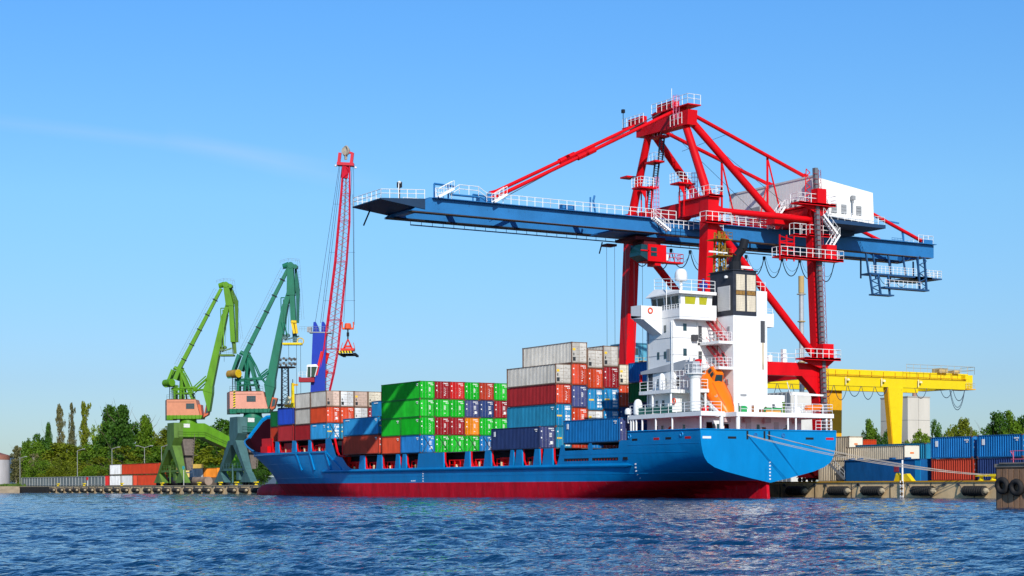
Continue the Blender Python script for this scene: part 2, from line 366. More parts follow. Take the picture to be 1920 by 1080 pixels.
for i, (y, t) in enumerate(((193, 'under the gap between the two green cranes'), (171.5, 'at the foot of the dark teal crane'), (216.5, 'at the left foot of the light green crane'), (245, 'in front of the stacked white containers'), (275, 'in front of the grey fence, nearer one'), (298, 'in front of the grey fence, farther one'), (180.5, 'just left of the teal crane foot'), (161, 'between the teal crane foot and the bow'))):
    bollard(21.4, y, f'yellow mooring bollard on the far quay {t}')
b = MB(); b.hexa([(21, -24.1, 1.9), (21.6, -24.1, 1.9), (21.6, -27.0, 1.9), (21, -27.0, 1.9), (21, -24.4, 2.55), (21.6, -24.4, 2.55), (21.6, -26.1, 2.75), (21, -26.1, 2.75)]); b.lathe([(.2, 0), (.42, .1), (.42, .3), (.2, .4)], (21.1, -24.5, 2.45), (1, 0, 0), 12)
r = root('quick_release_hook', (21.3, -25.5, 1.9), 'yellow mooring hook casting on the quay edge beside the white post', 'mooring hook'); b.build('body', YEL, r)
b = MB(); b.tube((20.9, -25.6, 1.9), (20.9, -25.6, 4.3), .1, n=8); r = root('white_post', (20.9, -25.6, 1.9), 'thin white post standing on the quay edge in front of the plain blue container', 'post'); b.build('pole', RAILW, r)
b = MB()
for s_ in (-.22, .22): b.tube((20.4, -26 + s_, -.2), (20.4, -26 + s_, 1.95), .05, n=5)
lad = root('quay_ladder', (20.45, -26, 0), 'white and dark red ladder down the quay wall under the white post', 'ladder'); b.build('stile', RAILW, lad)
for k in range(6):
    c = MB(); c.box(20.33, 20.45, -26.25, -25.75, .1 + k * .3, .22 + k * .3); c.build('rung', MAROON if k % 2 else RAILW, lad)

# near wooden pier with tyres
p = root('timber_pier', (-29, -92, 0), 'weathered brown pier head with two tyres and a pink rail at the right edge', 'pier')
PW = M('pier_timber', (0.30, 0.17, 0.10), 0.85, var=0.55, scale=1.2, rust=0.28, streak=0.12, bump=0.5, dirt=(0.05, 0.03, 0.022))
b = MB(); b.box(-30.9, -24, -100, -87.85, -2, 2.72); b.build('block', PW, p)
b = MB()
for k in range(24): b.box(-30.96, -30.9, -99.9 + k * .5, -99.48 + k * .5, -1.5, 2.6)
b.build('plank', PW, p)
b = MB(); b.box(-31.0, -24, -100, -87.8, 2.722, 2.95); b.box(-31.1, -24, -100, -88.3, 2.95, 3.03); b.build('cap', M('pier_cap', (.25, .22, .19), .9, var=.3), p)
TY = M('tyre', (.022, .020, .020), .75, var=.35, scale=5)
for i, (yy, zz_) in enumerate(((-88.62, 1.50), (-89.85, 1.38), (-91.6, 1.5))):
    t = MB(); t.torus((-31.14, yy, zz_), (1, 0, .08), .40, .19, 24, 12); t.build('tyre', TY, p, True)
b = MB(); PINK = M('pink_rail', (.62, .12, .2), .5)
for y in (-89.1, -90.8, -92.6): b.tube((-30.6, y, 3.0), (-30.6, y, 3.8), .03, n=6)
for z in (3.25, 3.8): b.tube((-30.6, -88.9, z), (-30.6, -93, z), .03, n=6)
b.tube((-30.6, -89.1, 3.5), (-30.6, -88.85, 3.8), .03, n=6); b.build('railing', PINK, p)
# ------------------------------------------------------------------ the ship's hull
XC = 10.07
def lerp(a, b, t): return a + (b - a) * t
def interp(tab, x):
    if x <= tab[0][0]: return tab[0][1]
    for (a, fa), (b, fb) in zip(tab[:-1], tab[1:]):
        if x <= b: return fa + (fb - fa) * (x - a) / (b - a)
    return tab[-1][1]
STERN = [(1.8, 0), (2.06, 1.4), (2.3, 2.75), (2.79, 5.1), (3.12, 6.6), (3.57, 8.1), (4.1, 9.05), (4.65, 9.5), (5.2, 9.74), (6.0, 9.93), (6.8, 10.03), (7.9, 10.07)]
def sm(t): t = min(1, max(0, t)); return t * t * (3 - 2 * t)
def Ye(z): return interp([(-3, 121), (0, 122), (2.5, 124.6), (5, 128.2), (7.7, 133.2), (9.3, 135.6), (11, 137.7), (15, 139.5)], z)
def half(Y, z):
    d = 7.5 * sm((Y + 15.5) / 46)
    h = interp(STERN, z + d)
    if Y > -14.2: h = max(h, 0.42)
    ys = interp([(0, 66), (4, 84), (7, 96), (11, 104)], z); p = interp([(0, 1.75), (4, 2.1), (10, 2.6)], z)
    if Y > ys: h *= max(0, 1 - ((Y - ys) / (Ye(z) - ys)) ** p)
    return h
PORT_TOP = [(-15.5, 7.85), (-1.4, 7.95), (-1.39, 6.95), (0.3, 6.9), (0.5, 6.0), (6.0, 5.95), (6.2, 6.75), (6.85, 6.75), (7.05, 5.95), (12.2, 5.92), (12.5, 6.7), (13.2, 6.65), (13.6, 5.2), (14.1, 4.15), (71.5, 4.15), (73.2, 4.35), (74.4, 4.8), (75.4, 5.5), (76.2, 6.1), (78.2, 6.3), (78.6, 6.7), (80.2, 9.0), (80.5, 9.25), (82.3, 9.25), (82.32, 7.1), (112, 7.45), (120, 7.95), (126, 8.9), (132, 10.0), (137.7, 10.85)]
STB_TOP = [(-15.5, 7.85), (-1.4, 7.95), (0, 6.9), (13, 6.7), (14, 4.15), (71.5, 4.15), (80, 9.25), (82, 9.25), (82.1, 7.3), (112, 7.5), (120, 13.8), (131, 14.9), (134.2, 14.7), (137.7, 10.85)]
def ship_col(z, Yk):
    return Yk if Yk <= 100 else 100 + (Yk - 100) * (Ye(z) - 100) / (137.7 - 100)
def hull_side(mb, sgn, top, mi_fn, inset=0.0, zmin=-2.0, yr=(-15.5, 137.7)):
    Y = set([round(-15.5 + i * 1.2, 3) for i in range(128)] + [137.7] + [t[0] for t in top]) | set([-14.21, -14.19])
    Y = sorted(y for y in Y if yr[0] <= y <= yr[1])
    Z = [z for z in [-2, -1, 0, .5, 1, 1.5, 1.8, 2.06, 2.3, 2.79, 3.12, 3.57, 4.1] + [4.65 + .45 * i for i in range(23)] if z >= zmin]
    vs = []; 
    for z in Z:
        for y in Y:
            zz = min(z, interp(top, y)); yy = ship_col(zz, y)
            h = max(0, half(yy, zz) - inset) if inset else half(yy, zz)
            if zz < 1.8 and y < -14.2: yy = -14.2; h = 0.42
            vs.append((XC + sgn * h, yy, zz))
    n = len(Y); fs = []; ms = []
    for i in range(len(Z) - 1):
        for j in range(n - 1):
            a, b2, c, d = i * n + j, i * n + j + 1, (i + 1) * n + j + 1, (i + 1) * n + j
            if abs(vs[a][2] - vs[d][2]) < 1e-5 and abs(vs[b2][2] - vs[c][2]) < 1e-5: continue
            f = (a, d, c, b2) if sgn > 0 else (a, b2, c, d)
            o = len(mb.v); mb.v += [vs[k] for k in f]; mb.f.append((o, o + 1, o + 2, o + 3)); mb.m.append(mi_fn(Z[i]))
SHIP = root('container_ship', (XC, 60, 0), 'long blue container ship with dark red boot topping and white bridge, moored at the quay', 'container ship')
hb = MB(); mi = lambda z: 1 if z < 2.05 else 0
hull_side(hb, -1, PORT_TOP, mi); hull_side(hb, 1, STB_TOP, mi)
# transom
Z = [z for z, _ in STERN]; 
for i in range(len(STERN) - 1):
    z0, h0 = STERN[i]; z1, h1 = STERN[i + 1]; z1 = min(z1, 7.85)
    hb.add([(XC - h0, -15.5, z0), (XC + h0, -15.5, z0), (XC + h1, -15.5, z1), (XC - h1, -15.5, z1)], [(0, 1, 2, 3)], 0)
hull = hb.build('hull', [HBLUE, HRED], SHIP)
import bmesh
bm = bmesh.new(); bm.from_mesh(hull.data); bmesh.ops.remove_doubles(bm, verts=bm.verts, dist=0.002)
for f in bm.faces: f.smooth = True
for e in bm.edges:
    if len(e.link_faces) != 2 or e.link_faces[0].normal.angle(e.link_faces[1].normal, 3) > 0.55: e.smooth = False
bm.to_mesh(hull.data); bm.free()
# inner skin of the bow bulwark and decks
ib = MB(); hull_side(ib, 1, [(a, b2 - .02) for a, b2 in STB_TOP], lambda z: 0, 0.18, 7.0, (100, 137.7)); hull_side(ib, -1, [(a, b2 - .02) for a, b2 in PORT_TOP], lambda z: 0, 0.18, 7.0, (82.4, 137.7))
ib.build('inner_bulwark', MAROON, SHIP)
b = MB(); pts = []
for y in [82.4 + 2 * i for i in range(25)]: pts.append((XC - half(y, 7) + .15, y, 7.05))
b.add(pts + [(2 * XC - x, y, z) for x, y, z in pts[::-1]], [tuple(range(2 * len(pts)))]); b.build('forecastle_deck', DRED, SHIP)
b = MB(); b.box(0.3, 19.8, 13, 82, 3.9, 4.0); b.box(.3, 19.8, -15.2, 13, 6.8, 6.9); b.build('main_deck', DRED, SHIP)
b = MB(); b.box(1.9, 18.2, 13.5, 80.5, 4, 6.25); b.box(2.0, 18.1, 0, 12.8, 6.9, 6.8 + .02); b.box(2.3, 17.8, 82.5, 102, 7, 9.1); b.box(4.2, 16, 102, 112, 7, 9.2); b.build('hatch_coaming', DARK, SHIP)
b = MB()
for y0, y1 in ((15, 30.3), (31.2, 46.8), (47.2, 62.6), (63.4, 79.6)): b.box(.5, 19.6, y0, y1, 6.26, 6.36)
for y0, y1 in ((82.6, 94), (94.6, 101.8)): b.box(.6, 19.5, y0, y1, 9.1, 9.16)
b.box(3, 17, 103.6, 110.6, 9.2, 9.25); b.box(.2, 19.9, .2, 12.8, 6.72, 6.83); b.build('hatch_cover', GREYD, SHIP)
# starboard bow bulwark rail and port rail as capping
b = MB()
def toprail(sgn, top, y0, y1, n, r):
    pts = []
    for i in range(n + 1):
        y = lerp(y0, y1, i / n); z = interp(top, y); yy = ship_col(z, y); pts.append((XC + sgn * half(yy, z), yy, z))
    for a, c in zip(pts[:-1], pts[1:]): b.tube(a, c, r, n=6, cap=False)
toprail(1, STB_TOP, 112, 137.7, 26, .42); toprail(-1, PORT_TOP, 118, 137.7, 16, .16); toprail(-1, PORT_TOP, -15.4, -1.5, 3, .1)
b.beam((.1, -15.5, 7.86), (20, -15.5, 7.86), .2, .12); b.build('bulwark_cap', HBLUE, SHIP)
# rubbing strakes
b = MB(); pts = [(XC - half(y, 3.95) - .02, y, 3.95) for y in [-1 + 2 * i for i in range(43)]]
for a, c in zip(pts[:-1], pts[1:]): b.tube(a, c, .27, n=8, cap=False)
b.tube((0.0, -2.4, 3.95), pts[0], .04, .27, n=8)
b.tube(pts[-1], (pts[-1][0] + .1, pts[-1][1] + 1.2, 3.95), .27, .05, n=8)
b.build('rubbing_strake', HBLUE, SHIP)
b = MB()
def hp(y, z, o=.06): return (XC - half(y, z) - o, y, z)
pts = [hp(ship_col(7.1, y), 7.12) for y in [82.2 + 2.2 * i for i in range(23)]]
for a, c in zip(pts[:-1], pts[1:]): b.beam(a, c, .22, .32)
for q_ in ([hp(82.2, 7.1), hp(80.3, 4.2)], [hp(88.2, 7.1), hp(86.4, 4.2)], [hp(93.6, 7.1), hp(91.6, 4.2)]): b.beam(q_[0], q_[1], .3, .3)
b.beam(hp(82.2, 7.1), hp(76.5, 4.2), .2, .3); b.build('fender_frame', HBLUE, SHIP)
# side stanchions between the openings (aft edge, forward edge), sloped red-flanged edges
def stanchion(y0, y1, z0, z1, red=True, flare=0.5):
    s = MB(); s.hexa([(.02, y0 - .1, z0), (.26, y0 - .1, z0), (.26, y1 + flare, z0), (.02, y1 + flare, z0), (.02, y0, z1), (.26, y0, z1), (.26, y1, z1), (.02, y1, z1)])
    o = s.build('side_stanchion', HBLUE, SHIP)
    if red:
        s = MB(); s.pipe([(.35, y0 - .05, z1), (.35, y0 - .12, z0 + .9), (.35, y0 - .5, z0 + .3), (.35, y0 - .9, z0 + .05)], .13, 6)
        sub(s, 'red_flange', RED, o)
for y0, y1 in ((15.25, 17.15), (18.3, 19.4), (22.6, 23.9), (24.75, 25.4), (30.6, 32.0), (36.3, 37.4), (43.7, 51.0), (55.0, 55.9), (57.1, 58.0), (62.8, 64.1), (68.6, 70.0)):
    stanchion(y0, y1, 4.05, 6.3)
for y0, y1 in ((88.1, 88.9), (94.0, 95.3), (101.0, 102.2)): stanchion(y0, y1, 7.1, 9.2, True, .2)
# red lashing gear seen through the openings
def lashing(y0, y1, z0, z1, x=1.0, seed=0):
    r = random.Random(seed); s = MB()
    n = max(2, int((y1 - y0) / 1.3))
    s.beam((x, y0, z0 + 1.15), (x, y1, z0 + 1.15), .12); s.beam((x, y0, z0 + .5), (x, y1, z0 + .5), .1)
    for i in range(n + 1):
        y = lerp(y0, y1, i / n); s.beam((x, y, z0), (x, y, z0 + 1.2), .14)
        if r.random() < .6: s.box(x, x + .7, y + .1, y + .1 + r.uniform(.3, .8), z0, z0 + r.uniform(.4, 1.0))
    if z1 - z0 > 2.3 and r.random() < .5: s.box(x + .4, x + .5, y0, y1, z0 + 1.1, z1 - .2)
    s.box(x + .45, x + .6, y0 + .1, y1 - .1, z0, z0 + 1.1 + r.uniform(0, .35))
    o = s.build('lashing_rack', M('gear_red_bright', (.85, .008, .008), .5, var=.25, scale=2, spec=.15), SHIP)
    for i in range(2):
        y = lerp(y0, y1, .25 + .45 * i + r.uniform(-.1, .1)); s = MB(); s.box(x - .15, x + .1, y, y + .28, z0 + .1, z0 + .1 + r.uniform(.4, .8)); sub(s, 'lashing_box', M('cream_box', (.75, .68, .4), .6), o)
for i, (y0, y1) in enumerate(((17.3, 18.2), (19.5, 22.5), (25.5, 30.5), (32.1, 36.2), (37.5, 43.6), (51.1, 54.9), (58.1, 62.7), (64.2, 68.5), (70.1, 76.0))):
    lashing(y0, y1, 4.05, 6.3, seed=i)
for i, (y0, y1) in enumerate(((82.6, 88), (89, 94), (95.4, 101), (102.3, 107))): lashing(y0, y1, 7.1, 9.1, .9 + (.9 if i == 3 else 0), seed=20 + i)
for bx_ in ((2.4, 4.2, 109.0, 113.6, 7.1, 10.0), (1.7, 2.39, 109.6, 112.5, 7.1, 8.6), (.8, 1.4, 95.6, 100.4, 7.1, 8.9)):
    b = MB(); b.box(*bx_); b.build('winch_housing', RED, SHIP)
b = MB(); b.box(1.0, 1.6, 76.3, 78.4, 4, 8.8); b.pipe([(.5, 79.9, 9.2), (.5, 78.9, 7.0), (.5, 78.2, 6.4), (.5, 76.4, 6.2)], .18, 6); b.build('bulwark_brace', RED, SHIP)
b = MB(); b.box(.1, .6, -1.3, -.3, 6.2, 6.9); b.build('red_bracket', RED, SHIP)
# freeing ports and chocks: dark slots set in the plating
def slot(x0, x1, y0, y1, z0, z1, mt=DARK, name='freeing_port'):
    s = MB(); s.box(x0, x1, y0, y1, z0, z1); return s.build(name, mt, SHIP)
for y0, y1 in ((6.9, 12.4), (.6, 6.1), (-1.3, -.4)): slot(-.012, .3, y0, y1, 4.62, 4.95)
for y0 in (6.9, .6):
    s = MB()
    for k in range(8): s.box(-.02, .0, y0 + .35 + k * .62, y0 + .43 + k * .62, 4.62, 4.78)
    s.build('port_bar', RED, SHIP)
for y0, mt in ((-2.3, DARK), (-6.6, DRED), (-8.9, DARK), (-12.6, DRED)):
    z = 6.95; x = XC - half(y0, z); slot(x - .012, x + .2, y0 - 1.1, y0, z - .12, z + .14, mt, 'mooring_chock')
for x, mt in ((1.0, M('chock_white', (.7, .7, .7), .5)), (4.6, DARK), (16.1, DARK), (19.2, DRED)): slot(x - .7, x + .5, -15.512, -15.3, 6.8, 7.06, mt, 'mooring_chock')
for x in (6.7, 9.2, 9.9):
    s = MB(); s.box(x - .12, x + .14, -15.53, -15.4, 6.75, 7.72); s.build('roller_fairlead', DARK, SHIP)
for x in (7.9, 12.0):
    s = MB(); s.torus((x, -15.53, 7.25), (0, 1, 0), .22, .07, 14, 6); s.lathe([(.2, 0), (.2, .02)], (x, -15.52, 7.25), (0, 1, 0)); s.build('round_fairlead', GBLUE, SHIP)
for y in (-.4, -10.6):
    s = MB(); s.torus((.0, y - 1.4, 7.35), (1, 0, 0), .24, .09, 14, 6); s.build('round_fairlead', HBLUE, SHIP)
# draught marks
def marks(pts, mt=RAILW):
    s = MB()
    for i, (x, y, z, ax) in enumerate(pts):
        for k in range(2):
            if ax == 'x': s.box(x + k * .13, x + k * .13 + .09, y - .012, y, z, z + .16)
            else: s.box(x - .03, x, y + k * .16, y + k * .16 + .11, z, z + .16)
    s.build('draught_mark', mt, SHIP)
marks([(9.9, -15.5, 2.15 + k * .38, 'x') for k in range(6)])
marks([(XC - half(49.5, 2.2 + k * .36), 49.5, 2.2 + k * .36, 'y') for k in range(6)] + [(XC - half(52, 2.2), 52 + k * .5, 2.25, 'y') for k in range(3)])
marks([(XC - half(-2.2, 2.4 + k * .4) - .01, -2.2 - k * .15, 2.4 + k * .4, 'y') for k in range(5)])
# welded seams / plating edge below the bulwark
b = MB()
for i in range(12):
    y = -15.2 + i * 1.15; y2 = y + 1.15
    b.beam(hp(y, 6.35, .0), hp(y2, 6.35, .0), .05, .07)
b.build('plating_seam', HBLUE, SHIP)
# rudder, bulb
b = MB(); b.hexa([(XC - .25, -15.3, -2), (XC + .25, -15.3, -2), (XC + .3, -12.6, -2), (XC - .3, -12.6, -2), (XC - .2, -15.0, 1.9), (XC + .2, -15.0, 1.9), (XC + .3, -12.4, 1.9), (XC - .3, -12.4, 1.9)]); b.build('rudder', HRED, SHIP)
b = MB(); prof = [(1.75, -14), (1.85, -8), (1.95, -3), (1.95, 0)] + [(1.95 * math.cos(t), 3.2 * math.sin(t)) for t in (.3, .6, .9, 1.15, 1.35, 1.5)]
b.lathe(prof, (XC, 128.5, .15), (0, 1, 0), 20); b.build('bulbous_bow', HRED, SHIP, True)

# ------------------------------------------------------------------ accommodation, funnel
b = MB()
b.box(3, 16.6, -6.5, -1.2, 9.9, 21.0); b.box(3.0, 17.6, -12.2, -1.2, 6.9, 9.4); b.box(12.5, 17.6, -9.2, -1.2, 9.9, 12.3)
b.build('house', WHITE, SHIP)
b = MB()
for z in (18.9, 16.9, 15.0, 13.6):
    b.box(2.96, 16.65, -6.54, -1.16, z, z + .045)
b.build('deck_seam', M('seam_grey', (.45, .45, .46), .6), SHIP)
cas = MB(); cas.box(9, 14.1, -10.2, -4.6, 9.9, 21.5); cas.box(12.5, 14.1, -10.2, -4.6, 21.5, 24.5); o = cas.build('funnel_casing', WHITE, SHIP)
cas = MB(); cas.box(13.1, 13.75, -10.22, -10.1, 18.4, 21.0); sub(cas, 'louvre', GREYD, o)
cas = MB(); cas.box(13.3, 13.6, -10.212, -10.2, 15.2, 18.4); sub(cas, 'exhaust_stain', M('stain', (.55, .46, .33), .8, var=.4, scale=3, streak=.2), o)
fn = MB(); fn.box(8.95, 12.45, -10.25, -5.9, 21.5, 26.75); fn.box(8.8, 12.6, -10.4, -5.8, 26.76, 26.86)
F = fn.build('funnel', M('funnel_black', (.028, .032, .045), .5, var=.4, scale=1.2, rust=.08), SHIP)
TAN = M('louvre_tan', (.66, .58, .45), .7, var=.2, scale=4, streak=.15)
for x0, z0 in ((9.4, 24.45), (11.0, 24.45), (9.4, 22.0), (11.0, 22.0)):
    s = MB(); s.box(x0, x0 + 1.3, -10.29, -10.2, z0, z0 + 1.85)
    for k in range(9): s.box(x0, x0 + 1.3, -10.31, -10.29, z0 + .1 + k * .2, z0 + .16 + k * .2)
    sub(s, 'vent_panel', TAN, F)
for x0 in (9.4, 11.0):
    s = MB(); s.box(x0, x0 + 1.3, -10.27, -10.24, 23.92, 24.4); sub(s, 'rust_band', M('rusty_band', (.30, .16, .04), .8, var=.6, scale=4, rust=.35), F)
s = MB(); s.box(8.9, 8.96, -9.7, -7.4, 22.1, 25.0)
for k in range(14): s.box(8.88, 8.9, -9.7, -7.4, 22.2 + k * .2, 22.26 + k * .2)
sub(s, 'vent_panel', M('louvre_grey', (.62, .60, .58), .7, var=.1), F)
s = MB(); s.lathe([(.2, 0), (.25, .2), (.1, .3)], (8.75, -9.2, 25.9), (0, 0, 1)); s.box(8.6, 9, -9.25, -9.15, 26, 26.1); sub(s, 'flood_lamp', RAILW, F)
s = MB()
s.pipe([(10.6, -8.6, 26.8), (10.6, -8.6, 28.0)], .72, 12); s.pipe([(10.6, -8.6, 27.7), (10.7, -8.9, 28.7), (11.1, -9.4, 29.5), (11.3, -9.6, 30.6)], .52, 12); s.pipe([(9.7, -7.0, 26.8), (9.7, -7.0, 27.6)], .2, 8)
sub(s, 'exhaust_pipe', DARK, F)
# decks and pillars
def slab(name, x0, x1, y0, y1, z0, z1, mt=WHITE):
    s = MB(); s.box(x0, x1, y0, y1, z0, z1); return s.build(name, mt, SHIP)
slab('boat_deck', .5, 3.9, -14.95, -1.0, 9.4, 9.9); slab('boat_deck', 3.9, 5.6, -12.9, -1.0, 9.4, 9.9); slab('boat_deck', 5.6, 20.25, -14.95, -1.0, 9.4, 9.9)
slab('upper_deck', 1.9, 9.0, -7.5, -1.1, 12.35, 12.75); slab('upper_deck', 4.4, 5.6, -9.9, -7.5, 12.35, 12.75)
PIL = [(.65, y) for y in (-1.2, -1.7, -2.3, -3.5, -6.2, -9.4, -14.7)] + [(3.6, -14.7), (6.0, -14.7), (13.4, -14.7), (14.6, -14.7), (19.3, -14.7), (20.0, -14.7), (20.0, -8)]
for x, y in PIL:
    s = MB(); r = .24 if x in (3.6, 6.0) else .11
    s.tube((x, y, 7.0), (x, y, 9.42), r, n=8); s.build('pillar', WHITE, SHIP)
for x, y, z0, z1 in ((2.1, -7.2, 9.9, 12.4), (2.1, -3.6, 9.9, 12.4), (5.3, -9.6, 9.9, 12.4)):
    s = MB(); s.tube((x, y, z0), (x, y, z1), .13, n=8); s.build('pillar', WHITE, SHIP)
# railings
s = MB(); s.rail([(.6, -1.1, 9.9), (.6, -14.85, 9.9), (3.5, -14.85, 9.9)], r=.035, rows=(1, .66, .33)); s.rail([(6.3, -14.85, 9.9), (20.1, -14.85, 9.9), (20.1, -1.1, 9.9)], r=.035, rows=(1, .66, .33)); s.build('deck_railing', RAILW, SHIP)
s = MB(); s.rail([(2.0, -1.2, 12.75), (2.0, -7.4, 12.75), (4.5, -7.4, 12.75), (4.5, -9.8, 12.75), (5.5, -9.8, 12.75)], rows=(1, .66, .33)); s.build('deck_railing', RAILW, SHIP)
s = MB(); s.rail([(20.0, -14.9, 7.85), (17.5, -14.9, 7.85)], h=1.2, sp=.8, rows=(1, .66, .33)); s.build('deck_railing', RAILW, SHIP)
# stern platforms and ladders of the recess between house and casing
for z in (18.1, 15.1):
    s = MB(); s.box(6.9, 9, -10.1, -5.0, z, z + .32); s.box(6.6, 6.9, -6.5, -5.0, z, z + .32); o = s.build('landing', WHITE, SHIP)
    s = MB(); s.rail([(7.0, -6.5, z + .3), (7.0, -10.0, z + .3), (8.9, -10.0, z + .3)], sp=.7, r=.03, rows=(1, .66, .33)); sub(s, 'landing_railing', RAILW, o)
LR = M('ladder_red', (.55, .05, .06), .5)
for z0, z1, y0, y1 in ((21.3, 18.4, -6.2, -9.6), (18.4, 15.4, -6.2, -9.6), (15.4, 12.8, -6.2, -9.4)):
    s = MB(); s.stairs((7.9, y0, z0), (7.9, y1, z1), (.75, 0, 0), 11, mi=0, mr=0); s.build('ladder', LR, SHIP)
slab('recess_wall', 6.6, 9.0, -5.0, -4.8, 9.9, 21, M('pink_white', (.72, .66, .64), .6, var=.1))
s = MB(); s.box(6.7, 7.2, -6.53, -6.48, 18.5, 20.4); s.box(6.7, 7.2, -6.53, -6.48, 15.5, 17.4); s.build('door', GREYD, SHIP)
# house windows
def win(x0, x1, y0, y1, z0, z1, mt=GLASS):
    s = MB(); s.box(x0, x1, y0, y1, z0, z1); return s.build('window', mt, SHIP)
for y in (-3.35, -4.7):
    for z in (19.6, 16.5, 13.3): win(2.96, 3.02, y - .42, y, z, z + .85)
for z in (19.75, 16.8): win(4.45, 4.95, -6.54, -6.48, z, z + .85)
for y in (-3.0, -4.3): win(2.96, 3.02, y - .4, y, 10.7, 11.6)
win(2.96, 3.02, -2.4, -1.5, 13.0, 14.9, GREYD)
for y in (-3, -4.1, -8.3): win(2.96, 3.02, y - .4, y, 7.6, 8.6)
for x in (4.2, 4.9, 10.8, 15.2): win(x, x + .42, -12.24, -12.18, 7.7, 8.6)
win(3.4, 4.2, -12.25, -12.18, 7.1, 8.8, MAROON); win(13.4, 14.1, -12.25, -12.18, 7.0, 8.9, M('door_cream', (.6, .6, .58), .6))
s = MB()
for x, y, z in ((5.5, -12.9, 9.1), (8.6, -12.8, 9.1), (11.4, -13, 9.1), (16, -13, 9.1)): s.box(x, x + .9, y, y + .4, z - .3, z + .2)
s.build('cable_tray', M('pipe_pink', (.55, .42, .42), .6), SHIP)
# bridge deck with wings
s = MB()
s.prism([(0, -2.2, 21.35), (0, -4.25, 21.1), (3.2, -4.25, 21.0), (3.2, -2.2, 21.0)], (0, 0, .3))
s.box(3.0, 8.4, -7.75, -1.0, 21.0, 21.32); s.box(8.4, 20, -4.4, -2.2, 21.0, 21.35)
s.prism([(0.02, -2.3, 21.3), (3.0, -2.3, 21.0), (3.0, -2.3, 19.4)], (0, -1.9, 0)); s.prism([(19.98, -2.3, 21.3), (16.6, -2.3, 21.0), (16.6, -2.3, 19.6)], (0, -1.9, 0))
BR = s.build('bridge_deck', WHITE, SHIP)
s = MB()
s.box(0, .08, -4.25, -2.2, 21.3, 22.75); s.box(0, 3.0, -4.27, -4.19, 21.3, 22.7); s.box(0, 3.0, -2.25, -2.17, 21.3, 22.7)
s.box(2.95, 3.03, -7.75, -4.2, 21.3, 22.2); s.box(2.95, 8.4, -7.8, -7.72, 21.3, 22.75); s.box(19.92, 20, -4.4, -2.2, 21.3, 22.7); s.box(16.6, 20, -4.42, -4.34, 21.3, 22.6)
sub(s, 'bulwark', WHITE, BR)
s = MB(); s.rail([(3.0, -4.3, 22.2), (3.0, -7.7, 22.2)], h=.55, sp=.5); sub(s, 'wing_railing', RAILW, BR)
s = MB(); s.hexa([(3.9, -6.9, 21.3), (8.3, -6.9, 21.3), (8.3, -1.4, 21.3), (3.9, -1.4, 21.3), (3.6, -7.15, 24.0), (8.3, -7.15, 24.0), (8.3, -1.2, 24.0), (3.6, -1.2, 24.0)]); s.box(8.3, 16, -5.6, -1.4, 21.3, 24.0); WHS = s.build('wheelhouse', WHITE, SHIP)
for x0, x1 in ((4.25, 5.85), (6.35, 7.55)): 
    s = MB(); s.hexa([(x0 + .1, -7.06, 22.75), (x1 - .1, -7.06, 22.75), (x1 - .1, -6.9, 22.75), (x0 + .1, -6.9, 22.75), (x0, -7.16, 23.75), (x1, -7.16, 23.75), (x1, -6.9, 23.75), (x0, -6.9, 23.75)]); sub(s, 'window', YGLASS, WHS)
for y0, y1 in ((-6.7, -5.4), (-5.1, -4.0), (-3.7, -2.6), (-2.3, -1.5)):
    s = MB(); s.hexa([(3.70, y0, 22.5), (3.9, y0, 22.5), (3.9, y1, 22.5), (3.70, y1, 22.5), (3.58, y0, 23.8), (3.9, y0, 23.8), (3.9, y1, 23.8), (3.58, y1, 23.8)]); sub(s, 'window', GLASS, WHS)
s = MB(); s.hexa([(3.0, -7.7, 24.0), (8.5, -7.7, 24.0), (8.5, -.9, 24.0), (3.0, -.9, 24.0), (3.0, -7.7, 24.35), (8.5, -7.7, 24.35), (8.5, -2.0, 25.0), (3.6, -2.0, 25.0)]); s.box(8.5, 16.4, -6, -1, 24, 24.4); rf = s.build('wheelhouse_roof', WHITE, SHIP)
s = MB(); s.rail([(3.6, -2.0, 24.95), (3.2, -7.55, 24.35), (8.4, -7.55, 24.35)], h=1.3, sp=1.7, r=.04, rows=(1, .66, .33)); sub(s, 'roof_railing', RAILW, rf)
for x, y, h_ in ((3.4, -7.4, 2.0), (3.0, -5.2, 3.2), (4.6, -2.2, 1.5)):
    s = MB(); s.tube((x, y, 21.6 if h_ > 3 else 24.3), (x, y, 24.3 + h_ * .4), .05, n=6); sub(s, 'mast_pole', RAILW, rf)
s = MB(); s.tube((7.4, -6.6, 24.3), (7.4, -6.6, 26.0), .16); s.box(7.0, 7.8, -6.9, -6.3, 24.9, 25.5); sub(s, 'searchlight', M('blue_gear', (.01, .04, .3), .5), rf)
for (x, y) in ((14.3, -5), (14.3, -10)):
    s = MB(); s.rail([(14.0, y, 24.5), (12.6, y, 24.5)], h=1.1, sp=.7); s.build('deck_railing', RAILW, SHIP)
s = MB(); s.rail([(14.3, -9.4, 21.9), (14.3, -6, 21.9)], h=1.1, sp=.7); s.box(14.1, 14.7, -9.4, -6, 21.6, 21.9); s.rail([(19.9, -4.3, 22.6), (16.8, -4.3, 22.6)], h=.6, sp=1); s.build('deck_railing', RAILW, SHIP)
def dome(x, y, z, r, h_, base, name='satellite_dome'):
    s = MB(); s.tube((x, y, base), (x, y, z), r * .24, n=8); s.lathe([(r * .2, 0), (r * .95, .05), (r, .15), (r, h_ * .5), (r * .92, h_ * .72), (r * .7, h_ * .9), (r * .35, h_ * .98), (.01, h_)], (x, y, z), n=18); s.build(name, WHITE, SHIP, 'auto')
dome(4.25, -6.4, 25.55, .74, 1.5, 24.3)
dome(2.3, -5.2, 12.75, .42, 2.0, 12.7); dome(.95, -2.2, 9.9, .55, 1.9, 9.9); dome(.7, -.6, 10.0, .45, .8, 9.0)
